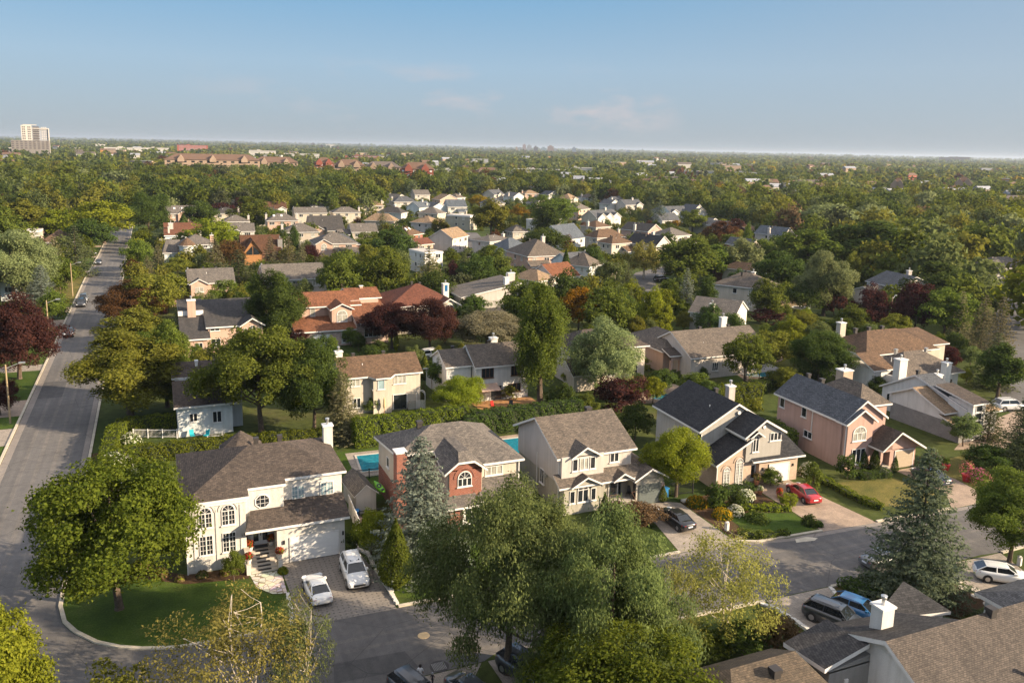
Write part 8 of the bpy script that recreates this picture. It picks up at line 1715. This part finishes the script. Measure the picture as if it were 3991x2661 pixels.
for i, (x, y, a, w, dp, z, c) in enumerate(SKYLINE):
    o = empty('far_tower', (x, y, 0), a, {'tanT': 'tan tower', 'greyT': 'grey tower', 'pinkT': 'pinkish tower', 'darkT': 'dark tower', 'glassT': 'glassy low tower', 'brownT': 'brown tower under construction', 'blueT': 'blue-grey lone tower'}[c] + ' on the hazy skyline' + (' cluster' if i < 8 else ' right of the cluster'), 'tower', 'towers on the skyline')
    b = MB(); b.box(0, 0, 0, w, dp, z); b.box(w * .25, dp * .3, z, w * .7, dp * .7, z + 7); b.build('wall', TONE[c], o)
# tower block on the left
(tx, ty, ta, tw, td, tz), (ux, uy, ua, uw, ud, uz), (px_, py_, pa, pw, pd, pz) = TOWER[:6], TOWER[6:12], TOWER[12:]
o = empty('apartment_tower', (tx, ty, 0), ta, 'white and grey apartment tower with balconies on the left skyline', 'building')
b = MB(); b.box(0, 0, 0, tw, td, tz); b.build('white_wall', 'f_white', o); b = MB(); b.box(tw + .02, 2., 0, tw + uw * .93, td - 2., uz - 1.5); b.build('grey_wall', 'f_grey', o)
b = MB(); b.box(tw * .2, -.2, tz, tw + uw * .3, td, tz + 1.2); b.box(tw + .1, .5, uz - 1.5, tw + uw, td - .5, uz); b.box(tw + uw * .93, 0, 0, tw + uw, td, uz - 1.5); b.build('white_cornice', 'f_white', o)
for f in range(11):
    z = tz - 4.6 - f * 4.0
    for k in (0, 1, 3, 4): g = MB(); g.box(tw * (.1 + .17 * k), -.3, z, tw * (.1 + .17 * k + .12), -.05, z + 2.2); g.build('window', 'f_dark', o)
    for k in range(3): g = MB(); g.box(tw + uw * (.56 + .11 * k), 1.7, z, tw + uw * (.56 + .11 * k + .06), 1.95, z + 1.9); g.build('window', 'f_white', o)
    g = MB(); g.box(tw + uw * .04, .2, z - .6, tw + uw * .42, 1.98, z - .1); g.build('balcony', 'f_white', o); g = MB(); g.box(tw + uw * .06, 1.8, z, tw + uw * .42, 1.99, z + 2.4); g.build('balcony_recess', 'f_dark', o)
o = empty('podium_block', (px_, py_, 0), pa, 'low tan and dark block at the foot of the apartment tower', 'building'); b = MB(); b.box(0, 0, 0, pw, pd, pz); b.build('wall', 'f_podium', o)
for f in range(4):
    for k in range(9): g = MB(); g.box(pw * (k + .15) / 9, -.3, pz - 3.6 - 3.6 * f, pw * (k + .7) / 9, -.05, pz - 1.4 - 3.6 * f); g.build('window', 'f_dark', o)
# roofs and walls glimpsed between the treetops, each a building of its own
for i in range(160):
    az = rng.uniform(-.60, .60); d = rng.uniform(700, 2600) if i > 70 else rng.uniform(620, 900)
    if az < -.1 and d < 900: continue
    x, y = polar(d, az); w = rng.uniform(9, 25) * (.75 + d / 3000); z = rng.uniform(8.5, 12) if d < 1200 else rng.uniform(12, 17); c = rng.choice(['f_white', 'f_white', 'f_tan', 'f_red2', 'f_grey', 'f_orange'], p=[.2, .12, .34, .12, .18, .04])
    big = w > 27; o = empty('distant_house', (x, y, 0), HEAD * -1 * 0 + rng.uniform(-.6, .2), {'f_white': 'pale', 'f_tan': 'tan', 'f_red2': 'red brick', 'f_grey': 'grey', 'f_orange': 'orange brick'}[c] + (' long flat building' if big else ' little house') + ' showing between distant treetops', 'distant house', 'houses between the distant treetops')
    b = MB(); b.box(0, 0, 0, w, 9, z - (0 if big else 2)); b.build('wall', c, o); r = MB()
    if big: r.box(-.3, -.3, z, w + .3, 9.3, z + .4)
    else: r.prism([(-.5, -.6, z - 2), (-.5, 9.6, z - 2), (-.5, 4.5, z + 1)], (w + 1, 0, 0))
    r.build('roof', 'f_flat' if big else rng.choice(['f_brownroof', 'f_grey', 'f_darkroof']), o)

# ------------------------------------------------------------------ camera, sun, sky, air
sc = bpy.context.scene
HZ, SRC_F, W_, PYC, HOR, ROLL = 37., 3236., 3991., 1150., 575., 1.26
cam = bpy.data.cameras.new('camera'); co = bpy.data.objects.new('camera', cam); C.objects.link(co); sc.camera = co
pitch = math.atan((PYC - HOR) / SRC_F)
co.matrix_world = Matrix.Translation((0, 0, HZ)) @ Matrix.Rotation(-HEAD, 4, 'Z') @ Matrix.Rotation(PI / 2 - pitch, 4, 'X') @ Matrix.Rotation(math.radians(ROLL), 4, 'Z')
cam.sensor_width = 36.; cam.lens = 36. * SRC_F / W_; cam.shift_y = -(2661 / 2 - PYC) / W_; cam.clip_start = 1.; cam.clip_end = 60000.
SUN_EL, SUN_AZ = math.radians(21.), math.radians(-36.)     # azimuth from +X, negative towards the camera side
d = Vector((math.cos(SUN_AZ) * math.cos(SUN_EL), math.sin(SUN_AZ) * math.cos(SUN_EL), math.sin(SUN_EL)))
sun = bpy.data.lights.new('sun', 'SUN'); so = bpy.data.objects.new('sun', sun); C.objects.link(so)
so.rotation_euler = d.to_track_quat('Z', 'Y').to_euler(); sun.energy = 5.; sun.angle = math.radians(.55); sun.color = (1., .81, .57)
w = bpy.data.worlds.new('World'); sc.world = w; w.use_nodes = True; t = w.node_tree; t.nodes.clear()
out = t.nodes.new('ShaderNodeOutputWorld'); bg = t.nodes.new('ShaderNodeBackground'); sky = t.nodes.new('ShaderNodeTexSky'); sky.sky_type = 'NISHITA'; sky.sun_disc = False
sky.sun_elevation = SUN_EL; sky.sun_rotation = math.atan2(d.x, d.y); sky.altitude = 50; sky.air_density = 1.0; sky.dust_density = .6; sky.ozone_density = 2.5
bg.inputs['Strength'].default_value = .15
L = t.links.new
def wn(k, **kw):
    x = t.nodes.new(k)
    for a, b in kw.items(): setattr(x, a, b)
    return x
# a few faint summer clouds low over the plain
tc = wn('ShaderNodeTexCoord'); sep = wn('ShaderNodeSeparateXYZ'); L(tc.outputs['Generated'], sep.inputs[0])
mp = wn('ShaderNodeMapping'); mp.inputs['Scale'].default_value = (9, 9, 26); L(tc.outputs['Generated'], mp.inputs[0])
nz = wn('ShaderNodeTexNoise'); nz.inputs['Scale'].default_value = 1.; nz.inputs['Detail'].default_value = 7; nz.inputs['Roughness'].default_value = .55; L(mp.outputs[0], nz.inputs['Vector'])
def m2(op, a, b=0., c=0.):
    x = wn('ShaderNodeMath', operation=op)
    for s_, v in zip(x.inputs, (a, b, c)):
        if isinstance(v, (int, float)): s_.default_value = v
        else: L(v, s_)
    return x.outputs[0]
def bump1(v, c, wd): return m2('MAXIMUM', m2('SUBTRACT', 1., m2('MULTIPLY', m2('ABSOLUTE', m2('SUBTRACT', v, c)), 1. / wd)), 0.)
azn = m2('ARCTAN2', sep.outputs['X'], sep.outputs['Y'])
win = m2('MULTIPLY', bump1(azn, HEAD + .10, .10), bump1(sep.outputs['Z'], .042, .032))
win2 = m2('MULTIPLY', bump1(azn, HEAD - .10, .30), bump1(sep.outputs['Z'], .055, .05))
cl = m2('ADD', m2('MULTIPLY', win, 1.0), m2('MULTIPLY', win2, .45))
mk = wn('ShaderNodeMapRange'); mk.inputs[1].default_value = .56; mk.inputs[2].default_value = .70; L(m2('ADD', nz.outputs['Fac'], m2('MULTIPLY', cl, .16)), mk.inputs[0])
msk = m2('MULTIPLY', m2('MULTIPLY', mk.outputs[0], m2('MINIMUM', m2('MULTIPLY', cl, 2.2), 1.)), .7)
def mrange(v, a, c, lo, hi):
    x = wn('ShaderNodeMapRange'); x.interpolation_type = 'SMOOTHSTEP'
    for k, q in zip((1, 2, 3, 4), (a, c, lo, hi)): x.inputs[k].default_value = q
    L(v, x.inputs[0]); return x.outputs[0]
# summer haze greys the low sky, most at the horizon and towards the sun's side
rp = wn('ShaderNodeValToRGB'); L(m2('MULTIPLY', m2('ABSOLUTE', sep.outputs['Z']), 4.), rp.inputs[0]); e = rp.color_ramp.elements
while len(e) < 4: e.new(.5)
for el, p_, c_ in zip(e, (0., .36, .66, 1.), ((1.32, 1.30, 1.36), (1.24, 1.50, 1.79), (.76, 1.28, 1.78), (.62, 1.18, 1.72))): el.position = p_; el.color = tuple(v * .4 for v in c_) + (1,)
sc_ = wn('ShaderNodeMix', data_type='RGBA', blend_type='MULTIPLY'); sc_.inputs[0].default_value = 1.; L(rp.outputs[0], sc_.inputs[6]); sc_.inputs[7].default_value = (1.72, 2.04, 2.23, 1)
side = wn('ShaderNodeMix', data_type='RGBA'); L(m2('MULTIPLY', mrange(azn, HEAD - .1, HEAD + .75, 0., 1.), .55), side.inputs[0]); L(sc_.outputs[2], side.inputs[6]); side.inputs[7].default_value = (1.02, 1.14, 1.30, 1)
hx = wn('ShaderNodeMix', data_type='RGBA'); L(mrange(sep.outputs['Z'], .21, .55, .96, 0.), hx.inputs[0]); L(sky.outputs[0], hx.inputs[6]); L(side.outputs[2], hx.inputs[7])
dk = wn('ShaderNodeMix', data_type='RGBA'); L(msk, dk.inputs[0]); L(hx.outputs[2], dk.inputs[6]); dk.inputs[7].default_value = (1.62, 1.50, 1.54, 1)
vl = wn('ShaderNodeMix', data_type='RGBA'); L(mrange(sep.outputs['Z'], .32, .62, 0., .75), vl.inputs[0]); L(dk.outputs[2], vl.inputs[6]); vl.inputs[7].default_value = (3.2, 3.0, 2.88, 1)  # unseen whitened sky overhead, added to brighten the shaded surfaces
L(vl.outputs[2], bg.inputs[0]); L(bg.outputs[0], out.inputs[0])
# summer air over the plain
hz = NB('summer_air'); pv = hz.n('ShaderNodeVolumePrincipled'); pv.inputs['Color'].default_value = (.54, .62, .74, 1); pv.inputs['Density'].default_value = HAZE; pv.inputs['Anisotropy'].default_value = .2
hz.l(pv.outputs[0], hz.out.inputs['Volume']); M['haze'] = hz.mat
b = MB(); b.box(-26500, -26500, -1., 26500, 26500, 84.); o = b.build('haze', 'haze'); tag(o, 'pale summer haze over the plain', kind='stuff'); o.display_type = 'WIRE'
sc.view_settings.view_transform = 'Standard'; sc.view_settings.look = 'None'; sc.view_settings.exposure = EXPO; sc.view_settings.gamma = 1.
cy = sc.cycles; cy.max_bounces = 6; cy.diffuse_bounces = 3; cy.glossy_bounces = 2; cy.transmission_bounces = 2; cy.transparent_max_bounces = 4; cy.volume_bounces = 0; cy.caustics_reflective = False; cy.caustics_refractive = False
cy.use_denoising = True; cy.use_adaptive_sampling = True; cy.adaptive_threshold = .015
print('leaves in distant woods', NLEAF, 'objects', len(bpy.data.objects))
